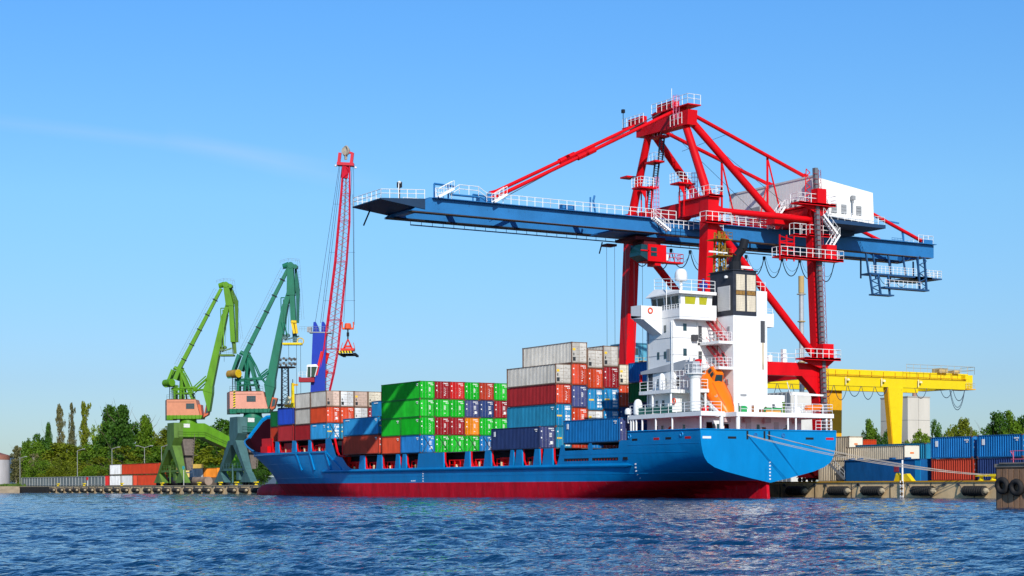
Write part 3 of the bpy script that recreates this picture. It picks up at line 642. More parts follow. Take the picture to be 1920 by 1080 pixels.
# radar scanner on its own post
s = MB(); s.tube((12.2, -7.4, 26.8), (12.2, -7.4, 27.4), .25, n=8); s.box(11.8, 12.6, -7.7, -7.1, 27.0, 27.35); o = s.build('radar_pedestal', M('radar_orange', (.6, .2, .05), .5), SHIP)
s = MB(); s.beam((10.3, -7.4, 27.62), (14.0, -7.4, 27.62), .25, .30); sub(s, 'radar_scanner', WHITE, o)
# yellow lattice radar mast forward of the funnel
YM = M('mast_yellow', (.30, .17, .015), .6, var=.4, scale=2, rust=.3); s = MB()
cx, cy = 12.0, -3.9
cs = [(cx - .6, cy - .6), (cx + .6, cy - .6), (cx + .6, cy + .6), (cx - .6, cy + .6)]
for (x, y) in cs: s.tube((x, y, 24.3), (lerp(x, cx, .3), lerp(y, cy, .3), 32.2), .11, n=6)
for i in range(4):
    a = cs[i]; c = cs[(i + 1) % 4]; s.truss((a[0], a[1], 24.3), (lerp(a[0], cx, .3), lerp(a[1], cy, .3), 32.2), (c[0], c[1], 24.3), (lerp(c[0], cx, .3), lerp(c[1], cy, .3), 32.2), 6, .06)
for z in (26.8, 29.2, 31.2): s.box(cx - 1.1, cx + 1.1, cy - 1.1, cy + 1.1, z, z + .12); s.rail([(cx - 1.1, cy - 1.1, z), (cx + 1.1, cy - 1.1, z), (cx + 1.1, cy + 1.1, z)], h=.9, sp=.8)
s.tube((cx + .9, cy, 24.4), (cx + .2, cy, 31.5), .09, n=5); mast = s.build('radar_mast', YM, SHIP)
s = MB(); s.beam((cx - 2.4, cy - 1, 29.6), (cx + .4, cy - 1, 29.6), .2, .2); sub(s, 'mast_scanner', WHITE, mast)
s = MB(); s.lathe([(.01, 0), (.4, .2), (.4, .7), (.01, 1)], (cx + 1.2, cy - .9, 29.4)); s.lathe([(.01, 0), (.35, .2), (.35, .6), (.01, .9)], (cx + 1.1, cy - 1, 26.9)); sub(s, 'mast_gear', RED, mast)
# provision crane
s = MB(); s.tube((3.8, -9.6, 7.0), (3.8, -9.6, 14.0), .62, n=16); s.lathe([(.62, 0), (.85, .3), (.85, .5), (1.2, .52), (1.2, .62)], (3.8, -9.6, 13.9), n=16); PCR = s.build('provision_crane', WHITE, SHIP, 'auto')
s = MB(); s.beam((3.6, -8.6, 15.6), (2.7, -.6, 15.0), .8, 1.15, w2=.4, h2=.35); s.box(3.2, 4.5, -10.0, -8.6, 14.5, 15.9); sub(s, 'jib', M('jib_grey', (.36, .38, .41), .5), PCR)
s = MB(); s.lathe([(.3, 0), (.42, .1), (.42, .8), (.2, .9)], (4.3, -9.6, 15.3)); s.box(2.85, 3.05, -.2, .1, 13.9, 14.9); sub(s, 'winch', RED, PCR)
s = MB(); s.rail([(2.9, -10.3, 14.5), (2.9, -8.9, 14.5), (4.8, -8.9, 14.5), (4.8, -10.3, 14.5), (2.9, -10.3, 14.5)], sp=.7); s.tube((3.5, -9.2, 15.9), (3.5, -9.2, 16.4), .2); s.tube((4.3, -9.2, 15.9), (4.3, -9.2, 16.4), .2); sub(s, 'guard_rail', RAILW, PCR)
s = MB(); s.rail([(2.2, -7.3, 12.9), (3.2, -9.0, 12.9)], sp=.5, h=2.0, rows=(1, .7, .4)); s.build('ladder_cage', RAILW, SHIP)
# lifeboat ramp
s = MB()
for x in (5.8, 8.0): s.beam((x, -6.6, 13.3), (x, -12.6, 8.2 if x > 7 else 9.0), .22, .35); s.beam((x, -8.2, 9.9), (x, -8.2, 11.6), .2)
s.build('lifeboat_ramp', WHITE, SHIP)
# starboard davit crane and rescue gear
s = MB(); s.tube((16.4, -12.6, 9.9), (16.4, -12.6, 12.4), .18); s.beam((15.8, -12.6, 12.3), (20.6, -12.6, 12.2), .3, .32, h2=.2); s.tube((15.6, -12.6, 12.1), (14.6, -13.2, 13.6), .05); s.build('davit', WHITE, SHIP)
s = MB(); s.pipe([(17.5, -13.2, 10.6), (19.4, -13.2, 10.7)], .34, 10); s.tube((19.3, -13.2, 10.5), (19.9, -13.2, 11.0), .3, .15); s.build('rescue_boat', ORG, SHIP, 'auto')
s = MB(); s.box(10.2, 12.6, -14.6, -14.2, 10.0, 10.5); s.build('locker', M('locker_green', (.02, .3, .08), .5), SHIP)
s = MB(); s.box(10.2, 12.4, -14.63, -14.58, 9.95, 10.2); s.build('locker_stripe', M('stripe_or', (.8, .35, .1), .5), SHIP)
s = MB(); s.tube((12.9, -14.5, 9.9), (12.9, -14.5, 11.2), .18); s.build('fire_station', M('bottle_green', (.1, .18, .02), .5), SHIP)
s = MB(); s.box(1.2, 4.4, -13.0, -5.0, 10.0, 10.02); s.box(.7, .73, -9.3, -2.2, 9.95, 10.75); s.build('wind_screen', M('green_mesh', (.05, .20, .15), .6), SHIP)
s = MB(); s.lathe([(.4, 0), (.45, .3), (.2, .8), (.2, 1.0)], (14.6, -13.6, 6.9)); s.lathe([(.6, 0), (.65, .5), (.01, .9)], (5.6, -13.8, 7.0)); s.build('mooring_winch', RED, SHIP)
# small fittings that break up the white walls
PK = M('fitting_dark', (.05, .05, .055), .6); PB = M('fitting_brown', (.30, .12, .05), .7, var=.4)
for (x0, x1, y0, y1, z0, z1, mt, nm) in ((2.93, 3.0, -5.9, -5.3, 16.2, 17.6, GREYM, 'junction_box'), (5.9, 6.4, -6.56, -6.5, 16.0, 16.6, GREYM, 'junction_box'), (5.6, 6.3, -7.0, -6.5, 18.6, 19.3, PK, 'fan_box'), (3.4, 3.9, -6.6, -6.5, 13.2, 14.2, PK, 'fan_box'),
    (10.0, 10.9, -10.26, -10.2, 12.0, 12.25, GREYM, 'name_board'), (9.6, 9.8, -10.3, -10.2, 10.0, 11.2, GREYM, 'junction_box'), (11.6, 12.0, -10.3, -10.2, 10.0, 11.0, PB, 'hose_box'), (13.2, 13.8, -9.3, -9.2, 10.2, 11.8, PK, 'door'), (15.6, 16.0, -9.26, -9.2, 10.6, 11.2, PK, 'window'),
    (6.0, 6.6, -12.3, -12.2, 7.2, 8.6, MAROON, 'door'), (9.2, 9.9, -12.3, -12.2, 7.2, 8.9, M('door_cream', (.6, .6, .58), .6), 'door'), (11.6, 12.1, -12.3, -12.2, 7.5, 8.3, PB, 'hose_box'), (14.8, 15.3, -12.3, -12.2, 7.2, 8.2, PB, 'hose_box'), (3.2, 3.4, -11.0, -10.4, 7.2, 8.8, PK, 'door'),
    (8.9, 9.0, -9.6, -9.2, 19.6, 20.2, GREYM, 'junction_box'), (8.9, 9.0, -8.6, -8.0, 16.2, 17.2, PK, 'louvre'), (8.9, 9.0, -9.3, -8.8, 13.4, 14.0, GREYM, 'junction_box')):
    e = MB(); e.box(x0, x1, y0, y1, z0, z1); e.build(nm, mt, SHIP)
for pts, mt in (([(2.92, -1.6, 10), (2.92, -1.6, 20.8)], GREYM), ([(2.92, -6.3, 12.8), (2.92, -6.3, 20.9)], WHITE), ([(6.5, -6.58, 12.8), (6.5, -6.58, 20.9)], WHITE), ([(9.3, -10.27, 10), (9.3, -10.27, 21.4)], WHITE), ([(13.9, -10.27, 10), (13.9, -10.27, 24.2)], WHITE), ([(8.95, -7.2, 13), (8.95, -7.2, 21.4)], PB), ([(8.95, -6.6, 13), (8.95, -6.6, 21.4)], GREYM)):
    e = MB(); e.pipe(pts, .06, 5); e.build('wall_pipe', mt, SHIP)
for k, (x, y, z) in enumerate(((2.4, -2.6, 9.95), (2.2, -5.0, 9.95), (1.6, -7.4, 9.95), (3.4, -11.6, 9.95), (8.6, -12.2, 9.95), (11.2, -12.6, 9.95), (15.4, -11.6, 9.95), (18.2, -10.6, 9.95), (3.2, -2.4, 12.8), (3.0, -4.4, 12.8), (5.0, -8.8, 12.8))):
    e = MB(); hh = .5 + .5 * ((k * 7) % 5) / 5; e.box(x, x + .35 + .25 * (k % 3), y, y + .5, z, z + hh); e.lathe([(.12, 0), (.12, .5), (.22, .5), (.1, .75)], (x + .8, y + .2, z), n=8); e.build('deck_gear', (PB, GREYM, WHITE, RED, M('locker_green', (.02, .3, .08), .5))[k % 5], SHIP)
# underside fenders, hawse pipe and soot on the casing, weld seams round the hull
for z_ in (3.0, 5.4):
    e = MB(); pts = [(XC - half(ship_col(z_, y), z_) + .005, ship_col(z_, y), z_) for y in [-13 + 3 * i for i in range(48)]]
    for a, b3 in zip(pts[:-1], pts[1:]):
        if z_ > 4.2 and 13 < a[1] < 80: continue
        e.beam(a, b3, .05, .05)
    e.build('weld_seam', HBLUE, SHIP)
def lifebuoy(x, y, z, ax, label):
    s = MB(); s.torus((x, y, z), ax, .30, .09, 16, 6); o = s.build('lifebuoy', M('buoy_orange', (.85, .1, .04), .5), None)
    tag(o, label, 'lifebuoy', 'lifebuoys on the ship')
lifebuoy(1.3, -4.33, 22.15, (0, 1, 0), 'orange ring buoy on the left wing of the ship bridge')
lifebuoy(18.2, -4.5, 22.2, (0, 1, 0), 'orange ring buoy on the right wing of the bridge, by the red diagonal')
lifebuoy(2.9, -7.9 + 1.2, 11.4, (1, 0, 0), 'orange ring buoy on the white wall above the green screen')
lifebuoy(2.9, -6.0, 8.1, (1, 0, 0), 'orange ring buoy under the boat deck, seen between white pillars')

# free-fall lifeboat
LB = root('lifeboat', (6.9, -9.5, 12), 'orange enclosed lifeboat tilted nose down on its launching ramp', 'lifeboat')
ang = math.radians(49); ax = Vector((0, -math.cos(ang), -math.sin(ang))); upv = Vector((0, -math.sin(ang), math.cos(ang))); sidev = Vector((1, 0, 0))
org = Vector((7.2, -7.4, 14.5)); K_ = .93
def lbp(a, s_, u): return org + (ax * a + sidev * s_ * 1.3 + upv * u * 1.1) * K_
st = [(-.2, .35, .5, -.2), (.1, .95, .95, -.6), (1.0, 1.2, 1.15, -.95), (2.6, 1.3, 1.2, -1.1), (4.4, 1.25, 1.1, -1.05), (5.8, 1.0, .85, -.8), (6.9, .6, .5, -.4), (7.7, .12, .1, .0)]
def lbhull(mb, zlo=True):
    n = 16; vs = []
    for a, hw, top, bot in st:
        for i in range(n):
            t = 2 * math.pi * i / n; c, s_ = math.cos(t), math.sin(t)
            u = s_ * (top if s_ > 0 else -bot); wv = hw * (abs(c) ** .8) * (1 if c > 0 else -1); vs.append(lbp(a, wv, u))
    fs = [(k * n + i, k * n + (i + 1) % n, (k + 1) * n + (i + 1) % n, (k + 1) * n + i) for k in range(len(st) - 1) for i in range(n)]
    fs += [tuple(range(n))[::-1], tuple(range((len(st) - 1) * n, len(st) * n))]; mb.add(vs, fs)
s = MB(); lbhull(s); s.build('hull', ORG, LB, True)
s = MB(); p8 = [lbp(a, c, u) for a, c, u in ((.1, -.6, .7), (.1, .6, .7), (2.2, .6, 1.0), (2.2, -.6, 1.0), (.4, -.5, 1.85), (.4, .5, 1.85), (1.7, .5, 1.85), (1.7, -.5, 1.85))]; s.hexa(p8); cab_ = s.build('wheelhouse', ORG, LB)
for (a0, a1) in ((.45, .95), (1.1, 1.6)):
    s = MB(); s.hexa([lbp(a0, -.62, 1.15), lbp(a1, -.62, 1.15), lbp(a1, -.5, 1.15), lbp(a0, -.5, 1.15), lbp(a0 + .05, -.56, 1.65), lbp(a1 - .05, -.56, 1.65), lbp(a1 - .05, -.45, 1.65), lbp(a0 + .05, -.45, 1.65)]); sub(s, 'window', GLASS, cab_)
s = MB(); s.hexa([lbp(2.19, -.45, 1.1), lbp(2.24, .45, 1.1), lbp(2.3, .45, 1.1), lbp(2.3, -.45, 1.1), lbp(1.72, -.4, 1.75), lbp(1.72, .4, 1.75), lbp(1.8, .4, 1.75), lbp(1.8, -.4, 1.75)]); sub(s, 'window', GLASS, cab_)
s = MB()
for sd_ in (-1, 1):
    s.pipe([lbp(a, sd_ * (hw + .02), -.02) for a, hw, _, _ in st[1:]], .06, 6); s.pipe([lbp(2.4, sd_ * .75, 1.05), lbp(4.5, sd_ * .75, .95), lbp(6, sd_ * .5, .75)], .03, 4)
s.build('gunwale', M('dark_orange', (.6, .06, .01), .5), LB)
s = MB(); s.tube(lbp(4.4, -.9, .7), lbp(4.4, -.95, .76), .2, n=10); s.build('hatch', M('hatch_grey', (.5, .3, .2), .5), LB)
# ------------------------------------------------------------------ containers
PAL = {  # side colour; end colour; words
 'blue': ((.0, .17, .48), 'bright blue'), 'teal': ((.004, .20, .36), 'teal blue'), 'azure': ((.006, .24, .52), 'sky blue'),
 'navy': ((.020, .045, .16), 'navy blue'), 'royal': ((.004, .05, .42), 'royal blue'), 'purpleblue': ((.055, .07, .20), 'faded purple-blue'), 'darkblue': ((.005, .045, .16), 'dark blue'),
 'green': ((.0, .46, .012), 'bright green'), 'dgreen': ((.0, .12, .03), 'dark green'),
 'maroon': ((.30, .006, .012), 'maroon'), 'red': ((.60, .012, .012), 'bright red'), 'orange': ((.62, .055, .008), 'orange-red'),
 'rust': ((.46, .036, .010), 'rust red'), 'amber': ((.85, .26, .0), 'amber orange'), 'vermilion': ((.62, .055, .015), 'vermilion red'),
 'grey': ((.54, .51, .46), 'light grey'), 'cream': ((.66, .60, .47), 'cream white'), 'brownwhite': ((.60, .44, .36), 'stained grey-brown'), 'white': ((.68, .69, .69), 'white'),
 'beige': ((.55, .46, .33), 'beige'), 'plainblue': ((.006, .10, .30), 'plain flat blue')}
def cm(c):
    col = PAL[c][0]; return M('paint_' + c, col, .5, var=.24, scale=.9, rust=.11, streak=.4, spec=.1, orand=.22, dirt=tuple(x * .45 + .03 for x in col))
def fm(c):
    col = PAL[c][0]
    if c in ('grey', 'white', 'cream', 'brownwhite'): col = (.34, .22, .15)
    return M('frame_' + c, tuple(x * .62 + .008 for x in col), .55, var=.3, scale=1.5, rust=.15)
MARK = M('white_marking', (.82, .82, .80), .5, var=.05); MARKY = M('yellow_marking', (.85, .55, .04), .5); MARKD = M('dark_marking', (.03, .035, .04), .5)
MESH = {}
W_ = 2.438
def mesh_of(key, fn):
    if key not in MESH:
        b = MB(); fn(b); me = bpy.data.meshes.new(key[0]); me.from_pydata(b.v, [], b.f); me.materials.append(None); me.update(); MESH[key] = me
    return MESH[key]
def corr(b, axis, c, a0, a1, z0, z1, depth, pitch, sgn):
    # corrugated sheet; axis 'y': runs along y at x=c, 'x': runs along x at y=c
    n = max(1, round((a1 - a0) / pitch)); p = (a1 - a0) / n; prof = []
    for i in range(n):
        s0 = a0 + i * p; prof += [(s0, 0), (s0 + p * .30, 0), (s0 + p * .5, depth), (s0 + p * .80, depth)]
    prof.append((a1, 0)); vs = []
    for z in (z0, z1):
        for a, d in prof: vs.append((c + sgn * d, a, z) if axis == 'y' else (a, c + sgn * d, z))
    k = len(prof); fs = [(i, i + 1, k + i + 1, k + i) for i in range(k - 1)]
    b.add(vs, fs)
def body(L, H, end):
    def f(b):
        corr(b, 'y', .03, .1, L - .1, .12, H - .1, .12, .34, 1); corr(b, 'y', W_ - .03, .1, L - .1, .12, H - .1, .12, .34, -1)
        corr(b, 'x', L - .03, .1, W_ - .1, .12, H - .1, .06, .4, -1)
        b.add([(.05, .05, H - .04), (W_ - .05, .05, H - .04), (W_ - .05, L - .05, H - .04), (.05, L - .05, H - .04)], [(0, 1, 2, 3)])
        b.add([(.05, .05, .1), (W_ - .05, .05, .1), (W_ - .05, L - .05, .1), (.05, L - .05, .1)], [(0, 3, 2, 1)])
        if end == 'side': corr(b, 'x', .03, .1, W_ - .1, .12, H - .1, .06, .4, 1)
        if end == 'plain': b.box(.1, W_ - .1, .02, .06, .12, H - .1)
    return f
def frame(L, H):
    def f(b):
        for x in (0, W_ - .12):
            for y in (0, L - .14): b.box(x, x + .12, y, y + .14, .16, H - .13)
            b.box(x + .01, x + .11, .14, L - .14, .01, .14); b.box(x + .01, x + .11, .14, L - .14, H - .1, H - .015)
        for y in (0.01, L - .11):
            b.box(.12, W_ - .12, y, y + .1, .01, .14); b.box(.12, W_ - .12, y, y + .1, H - .12, H - .015)
    return f
def casting(L, H):
    def f(b):
        for x in (-.01, W_ - .17):
            for y in (-.01, L - .17):
                for z in (0, H - .13): b.box(x, x + .18, y, y + .18, z, z + .13)
    return f
def leaf(H, side):
    def f(b):
        x0, x1 = (.13, W_ / 2 - .012) if side == 0 else (W_ / 2 + .012, W_ - .13)
        n = 4; hh = (H - .3) / n
        b.box(x0, x1, .03, .06, .15, H - .13)
        for i in range(n): b.box(x0 + .05, x1 - .05, .014, .03, .2 + i * hh, .2 + (i + 1) * hh - .1)
    return f
def bar(H, x):
    def f(b):
        b.tube((x, -.015, .15), (x, -.015, H - .13), .026, n=5); 
        for z in (.2, H * .33, H * .6, H - .2): b.box(x - .06, x + .06, -.03, .015, z, z + .06)
        b.box(x - .02, x + .2, -.045, -.02, H * .4, H * .4 + .04)
    return f
def marks_end(H, v):
    def f(b):
        r = random.Random(v * 13 + 1); x0 = W_ / 2 + .12
        z = H - .38
        def line(xa, z, n, s):
            x = xa
            for _ in range(n):
                w = s * r.choice((.5, .6, .7)); b.box(x, x + w, -.004, .012, z, z + s); x += w + s * .28
        line(x0 + .05, z, 6, .15); line(x0 + .45, z - .23, 4, .13)
        zz = z - .62
        if v % 3 == 0:
            for k in range(5): line(x0 + .15, zz - k * .13, 4, .09)
        elif v % 3 == 1:
            for k in range(3): line(x0 + .2, zz - k * .2, 3, .14)
        else:
            for k in range(7): line(x0 + .22 + (k % 2) * .1, zz - k * .16, 3, .07)
        line(x0 + .1, .5, 3, .12)
        b.box(.24, .40, -.004, .012, H - .75, H - .58); b.box(.24, .42, -.004, .012, H * .45, H * .45 + .18); 
        if v == 5:
            b.box(.3, 1.0, -.006, .012, H * .45, H * .45 + .22)
        if v % 2: b.box(x0 + .3, x0 + .75, -.004, .012, .55, .95)
    return f
def band_y(H):
    def f(b): b.box(.2, .95, -.01, .013, H * .44, H * .44 + .2)
    return f
def band_w(H):
    def f(b):
        for k in range(3):
            for x in (1.5, 1.88): b.box(x, x + .3, -.01, .013, .35 + k * .42, .62 + k * .42)
        b.box(1.4, 2.2, -.01, .013, H - .75, H - .45)
    return f
def marks_reefer(H, k):
    def f(b):
        if k == 0:
            b.box(.2, .62, -.02, .012, .32, .82); b.box(.28, .42, -.012, .012, 1.0, 1.35)
        elif k == 1:
            b.box(.2, .6, -.004, .012, H * .6, H * .6 + .3)
        else:
            for i in range(5):
                z = .25 + i * (H - .4) / 5; b.box(.14, W_ - .14, .002, .014, z, z + .03)
            b.box(W_ / 2 - .02, W_ / 2 + .02, -.004, .014, .16, H - .14)
            for x, z in ((.9, .4), (1.55, .5), (1.9, .9), (.9, 1.1), (1.6, 1.4), (1.95, 1.8), (.8, 1.9), (1.5, 2.1)): b.box(x, x + .22, -.006, .014, z, z + .06)
    return f
def marks_side(L, H, v):
    def f(b):
        r = random.Random(v)
        if v == 1: x = L - .9; 
        for k in range(6):      # small code near the aft top corner of the side
            pass
        y = .55
        for k in range(4): b.box(-.012, .02, y + k * .17, y + k * .17 + .11, H - .5, H - .36)
        for k in range(2): b.box(-.012, .02, y + .1 + k * .17, y + k * .17 + .2, H - .72, H - .6)
        if v == 2:
            b.box(-.012, .02, L - 1.15, L - .75, H - 1.1, H - .45)
        if v == 3:
            for k in range(7): b.box(-.012, .02, L - 2.2 + k * .2, L - 2.08 + k * .2, H - .42, H - .28)
    return f
NC = [0]
def container(x, y, z, L, H, col, label, group, end='door', endcol=None, mv=None, sidemark=0, reef=None):
    NC[0] += 1; mv = NC[0] % 4 if mv is None else mv
    r = root('shipping_container', (x, y, z), label, 'shipping container', group)
    rk = round(H, 2)
    def part(key, fn, name, mt, par=r):
        o = bpy.data.objects.new(name, mesh_of(key, fn)); COL.objects.link(o); o.parent = par
        o.material_slots[0].link = 'OBJECT'; o.material_slots[0].material = mt; return o
    ec = endcol or col
    part(('body', L, rk, end), body(L, H, end), 'body', cm(col)); fr = part(('frame', L, rk), frame(L, H), 'frame', fm(col))
    part(('casting', L, rk), casting(L, H), 'corner_casting', M('casting', (.16, .07, .05), .7, var=.4, scale=3), fr)
    if end == 'door':
        for s_ in (0, 1):
            d = part(('leaf', rk, s_), leaf(H, s_), 'door', cm(ec))
            for xx in ((.42, .98) if s_ == 0 else (W_ - .98, W_ - .42)): part(('bar', rk, xx), bar(H, xx), 'locking_bar', M('bar_' + ec, tuple(min(.8, c * .7 + .17) for c in PAL[ec][0]), .45), d)
        part(('mark', rk, mv), marks_end(H, mv), 'marking', MARK)
        if ec in ('azure', 'teal'):
            part(('yb', rk), band_y(H), 'yellow_band', MARKY); part(('wb', rk), band_w(H), 'white_label', MARK)
    elif end == 'reefer':
        for s_ in (0, 1): part(('leaf', rk, s_), leaf(H, s_), 'door', cm(ec))
        part(('rf', rk, 0), marks_reefer(H, 0), 'control_box', MARKD)
        part(('rf', rk, 2), marks_reefer(H, 2), 'panel_seam', M('seam_brown', (.32, .27, .22), .6))
        if reef == 'y': part(('rf', rk, 1), marks_reefer(H, 1), 'yellow_sticker', MARKY)
    if sidemark: part(('sm', L, rk, sidemark), marks_side(L, H, sidemark), 'side_marking', MARK)
    return r
ROWN = ['outer row', 'second row in', 'third row in', 'fourth row in', 'fifth row in', 'sixth row in', 'seventh row in']
def stack(bay, bname, row, tiers, y, L, gname, half_=''):
    # tiers: (z, H, colour, end type, end colour, mark, sidemark)
    for k, t in enumerate(tiers):
        z, H, c, e = t[:4]; ec = t[4] if len(t) > 4 else None; mk = t[5] if len(t) > 5 else None; smk = t[6] if len(t) > 6 else 0
        tier = 'bottom' if k == 0 else ('top' if k == len(tiers) - 1 else ORD[k])
        lab = f'{PAL[c][1]} container, {tier} tier, {ROWN[row]}{half_}, {bname}'
        container(2.5 * row, y, z, L, H, c, lab, gname, e, ec, mk, smk, 'y' if e == 'reefer' and (k + row) % 2 == 0 else None)
L4, L2 = 12.19, 6.05
# green block amidships
G = 'containers of the green block'
z0, pz = 6.39, 2.61; H = 2.59
for half_, yy, cols in ((', aft half', 50.5, ('blue', 'green')), (', forward half', 50.5 + 6.12, ('orange', 'green'))):
    for k, c in enumerate(cols):
        tier = ('bottom', 'second')[k]
        container(0, yy, z0 + k * pz, L2, H, c, f'{PAL[c][1]} short container, {tier} tier, outer row{half_}, green block', G, 'door' if half_ == ', aft half' else 'side', sidemark=1)
for k in (2, 3): container(0, 50.5, z0 + k * pz, L4, H, 'green', f'bright green long container, {("third", "top")[k - 2]} tier, outer row, green block', G, mv=0, sidemark=1)
cols = [None, ('green', 'maroon', 'green', 'maroon'), ('green', 'maroon', 'green', 'red'), ('green', 'amber', 'purpleblue', 'green'), ('blue', 'green', 'navy', 'rust'), ('rust', 'green', 'maroon', 'green')]
for row in range(1, 6):
    stack(3, 'green block', row, [(z0 + k * pz, H, cols[row][k], 'door', None, 0 if cols[row][k] == 'green' else None) for k in range(4)], 50.5, L4, G)
# tall grey-topped stack ahead of the bridge
G = 'containers of the tall grey-topped stack'; B = 'tall grey-topped stack'; y = 18.2
stack(2, B, 0, [(6.36, 2.88, 'navy', 'door', 'purpleblue', 1, 2)], y, L4, G)
stack(2, B, 1, [(6.36, 2.88, 'teal', 'door', 'teal', 0), (9.26, 2.88, 'teal', 'door', 'azure', 2, 1), (12.16, 2.59, 'maroon', 'door', 'vermilion', 2), (14.77, 2.59, 'grey', 'reefer')], y, L4, G)
stack(2, B, 2, [(6.36, 2.5, 'rust', 'door'), (8.9, 2.8, 'orange', 'door', 'vermilion', 1), (11.75, 2.88, 'purpleblue', 'door', None, 0), (14.68, 2.78, 'orange', 'door', 'vermilion', 2), (17.5, 2.78, 'grey', 'reefer')], y, L4, G)
stack(2, B, 3, [(6.36, 2.4, 'blue', 'door'), (8.8, 2.6, 'white', 'reefer'), (11.45, 2.8, 'azure', 'door', None, 2), (14.3, 2.59, 'orange', 'door', None, 2), (16.93, 2.45, 'grey', 'reefer')], y, L4, G)
stack(2, B, 4, [(6.36, 2.4, 'rust', 'door'), (8.8, 2.7, 'azure', 'door'), (11.55, 2.8, 'azure', 'door', None, 2), (14.4, 2.78, 'maroon', 'door', None, 2), (17.22, 2.75, 'grey', 'reefer')], y, L4, G)
stack(2, B, 5, [(6.36, 2.7, 'navy', 'door'), (9.1, 2.85, 'darkblue', 'door'), (12.0, 2.85, 'orange', 'door'), (14.88, 2.72, 'cream', 'reefer')], y, L4, G)
# next to the bridge
G = 'containers beside the bridge'; B = 'stack just ahead of the bridge'
stack(1, B, 0, [(6.84, 2.88, 'blue', 'door', 'purpleblue', 1, 2)], .34, L4, G)
for row in (4, 5):
    stack(1, B, row, [(6.84, 2.6, 'darkblue', 'door'), (9.47, 2.6, 'darkblue', 'door'), (12.1, 2.6, 'dgreen', 'door'), (14.73, 2.55, 'blue', 'door')], .34, L4, G)
# low stack ahead of the green block
G = 'containers ahead of the green block'; B = 'low stack ahead of the green block'
stack(4, B, 0, [(6.5, 2.9, 'rust', 'door', 'rust', None, 1), (9.45, 2.72, 'azure', 'door', None, None, 3)], 63.7, L4, G)
stack(4, B, 1, [(6.5, 2.6, 'rust', 'door'), (9.2, 2.6, 'rust', 'door')], 63.7, L4, G)
stack(4, B, 2, [(6.5, 2.9, 'maroon', 'door'), (9.45, 2.72, 'rust', 'door'), (12.22, 2.8, 'azure', 'side', None, None, 3)], 63.7, L4, G)
# forward grey-topped stack
G = 'containers of the forward grey-topped stack'; B = 'forward grey-topped stack'; zz = (9.17, 11.78, 14.38)
for half_, yy, cc, ee in ((', aft half', 82.0, ('azure', 'orange', 'grey'), ('azure', 'orange', 'brownwhite')), (', forward half', 88.15, ('maroon', 'grey', 'grey'), None)):
    for k in range(3):
        t = ('bottom', 'middle', 'top')[k]
        container(0, yy, zz[k], 6.05, 2.57, cc[k], f'{PAL[cc[k]][1]} short container, {t} tier, outer row{half_}, {B}', G, ('reefer' if k == 2 else 'door') if ee else 'side', ee[k] if ee else None, 1, 3 if k == 0 and ee else 0)
for row, cc, en in ((1, ('teal', 'orange', 'white'), ('door', 'door', 'reefer')), (2, ('rust', 'white', 'brownwhite'), ('door', 'reefer', 'reefer')), (3, ('rust', 'maroon', 'cream'), ('door', 'door', 'reefer'))):
    stack(5, B, row, [(zz[k], 2.57, cc[k], en[k]) for k in range(3)], 82.0, L4, G)
# bow stack
G = 'containers at the bow'
container(0, 95.15, 9.17, L2, 2.7, 'maroon', 'maroon container at the bow, under the royal blue one', G, 'side')
container(0, 94.9, 11.92, 6.3, 2.8, 'royal', 'royal blue container at the bow, on top of a maroon one', G, 'side')
container(2.5, 104.0, 9.3, L2, 2.62, 'rust', 'foremost rust red container at the bow, under a dark green one', G, 'side')
container(2.5, 104.0, 11.95, L2, 2.75, 'dgreen', 'foremost dark green container at the bow, on top of a rust one', G, 'side')
# crossed lashing rods on bottom tiers
LASH = M('lashing_rod', (.05, .05, .06), .6)
for i, (x0, y, z, col_) in enumerate(((0, 50.5, 6.39, 0), (2.5, 50.5, 6.39, 0), (5, 50.5, 6.39, 0), (7.5, 50.5, 6.39, 0), (10, 50.5, 6.39, 0), (0, 82, 9.17, 0))):
    s = MB()
    for xa, xb in ((.15, 1.9), (2.3, .55)): s.tube((x0 + xa, y - .22, z - .1), (x0 + xb, y - .08, z + 2.45), .035, n=4)
    s.build('lashing_rods', LASH, SHIP)

# containers ashore, right of the stern
G = 'containers on the quay right of the stern'
def ashore(x, y, z, L, H, col, label, sm_=0, end='door', ec=None): return container(x, y, z, L, H, col, label, G, end, ec, 1, sm_)
ashore(26, -31.3, 4.48, 6.4, 2.45, 'blue', 'bright blue container on top of the brick red one behind the bollards', 2)
ashore(26, -31.4, 1.93, 6.4, 2.5, 'rust', 'brick red container on the ground behind the mooring ropes')
ashore(26, -38.6, 4.48, 6.6, 2.5, 'blue', 'bright blue container on top of the navy one by the pier', 2)
ashore(26, -38.7, 1.93, 6.6, 2.5, 'navy', 'navy blue container on the ground behind the bollard pair', 0)
ashore(28.6, -38.6, 4.48, 6.6, 2.5, 'azure', 'sky blue container showing its door at the right edge, upper tier'); ashore(28.6, -38.7, 1.93, 6.6, 2.5, 'purpleblue', 'faded purple-blue container showing its door at the right edge, lower tier')
ashore(33, -31, 4.48, 6.4, 2.4, 'azure', 'sky blue container glimpsed in the gap between the two blue ones'); ashore(33, -31, 1.93, 6.4, 2.5, 'darkblue', 'dark container in the gap between the brick red and navy ones')
ashore(28.5, -18.1, 3.84, 10.2, 2.35, 'beige', 'long beige container behind the plain blue bin, cream door at its right end', 0, 'plain')
ashore(28.5, -18.1, 1.93, 10.2, 1.88, 'beige', 'low beige unit beneath the long beige container, behind the plain blue bin', 0, 'plain')
ashore(40, 4.1, 5.5, 6.1, 2.5, 'beige', 'highest beige container just right of the stern, cream end toward us', 0, 'plain'); ashore(40, 4.1, 1.93, 6.1, 3.5, 'beige', 'beige container under the highest one just right of the stern', 0, 'plain')
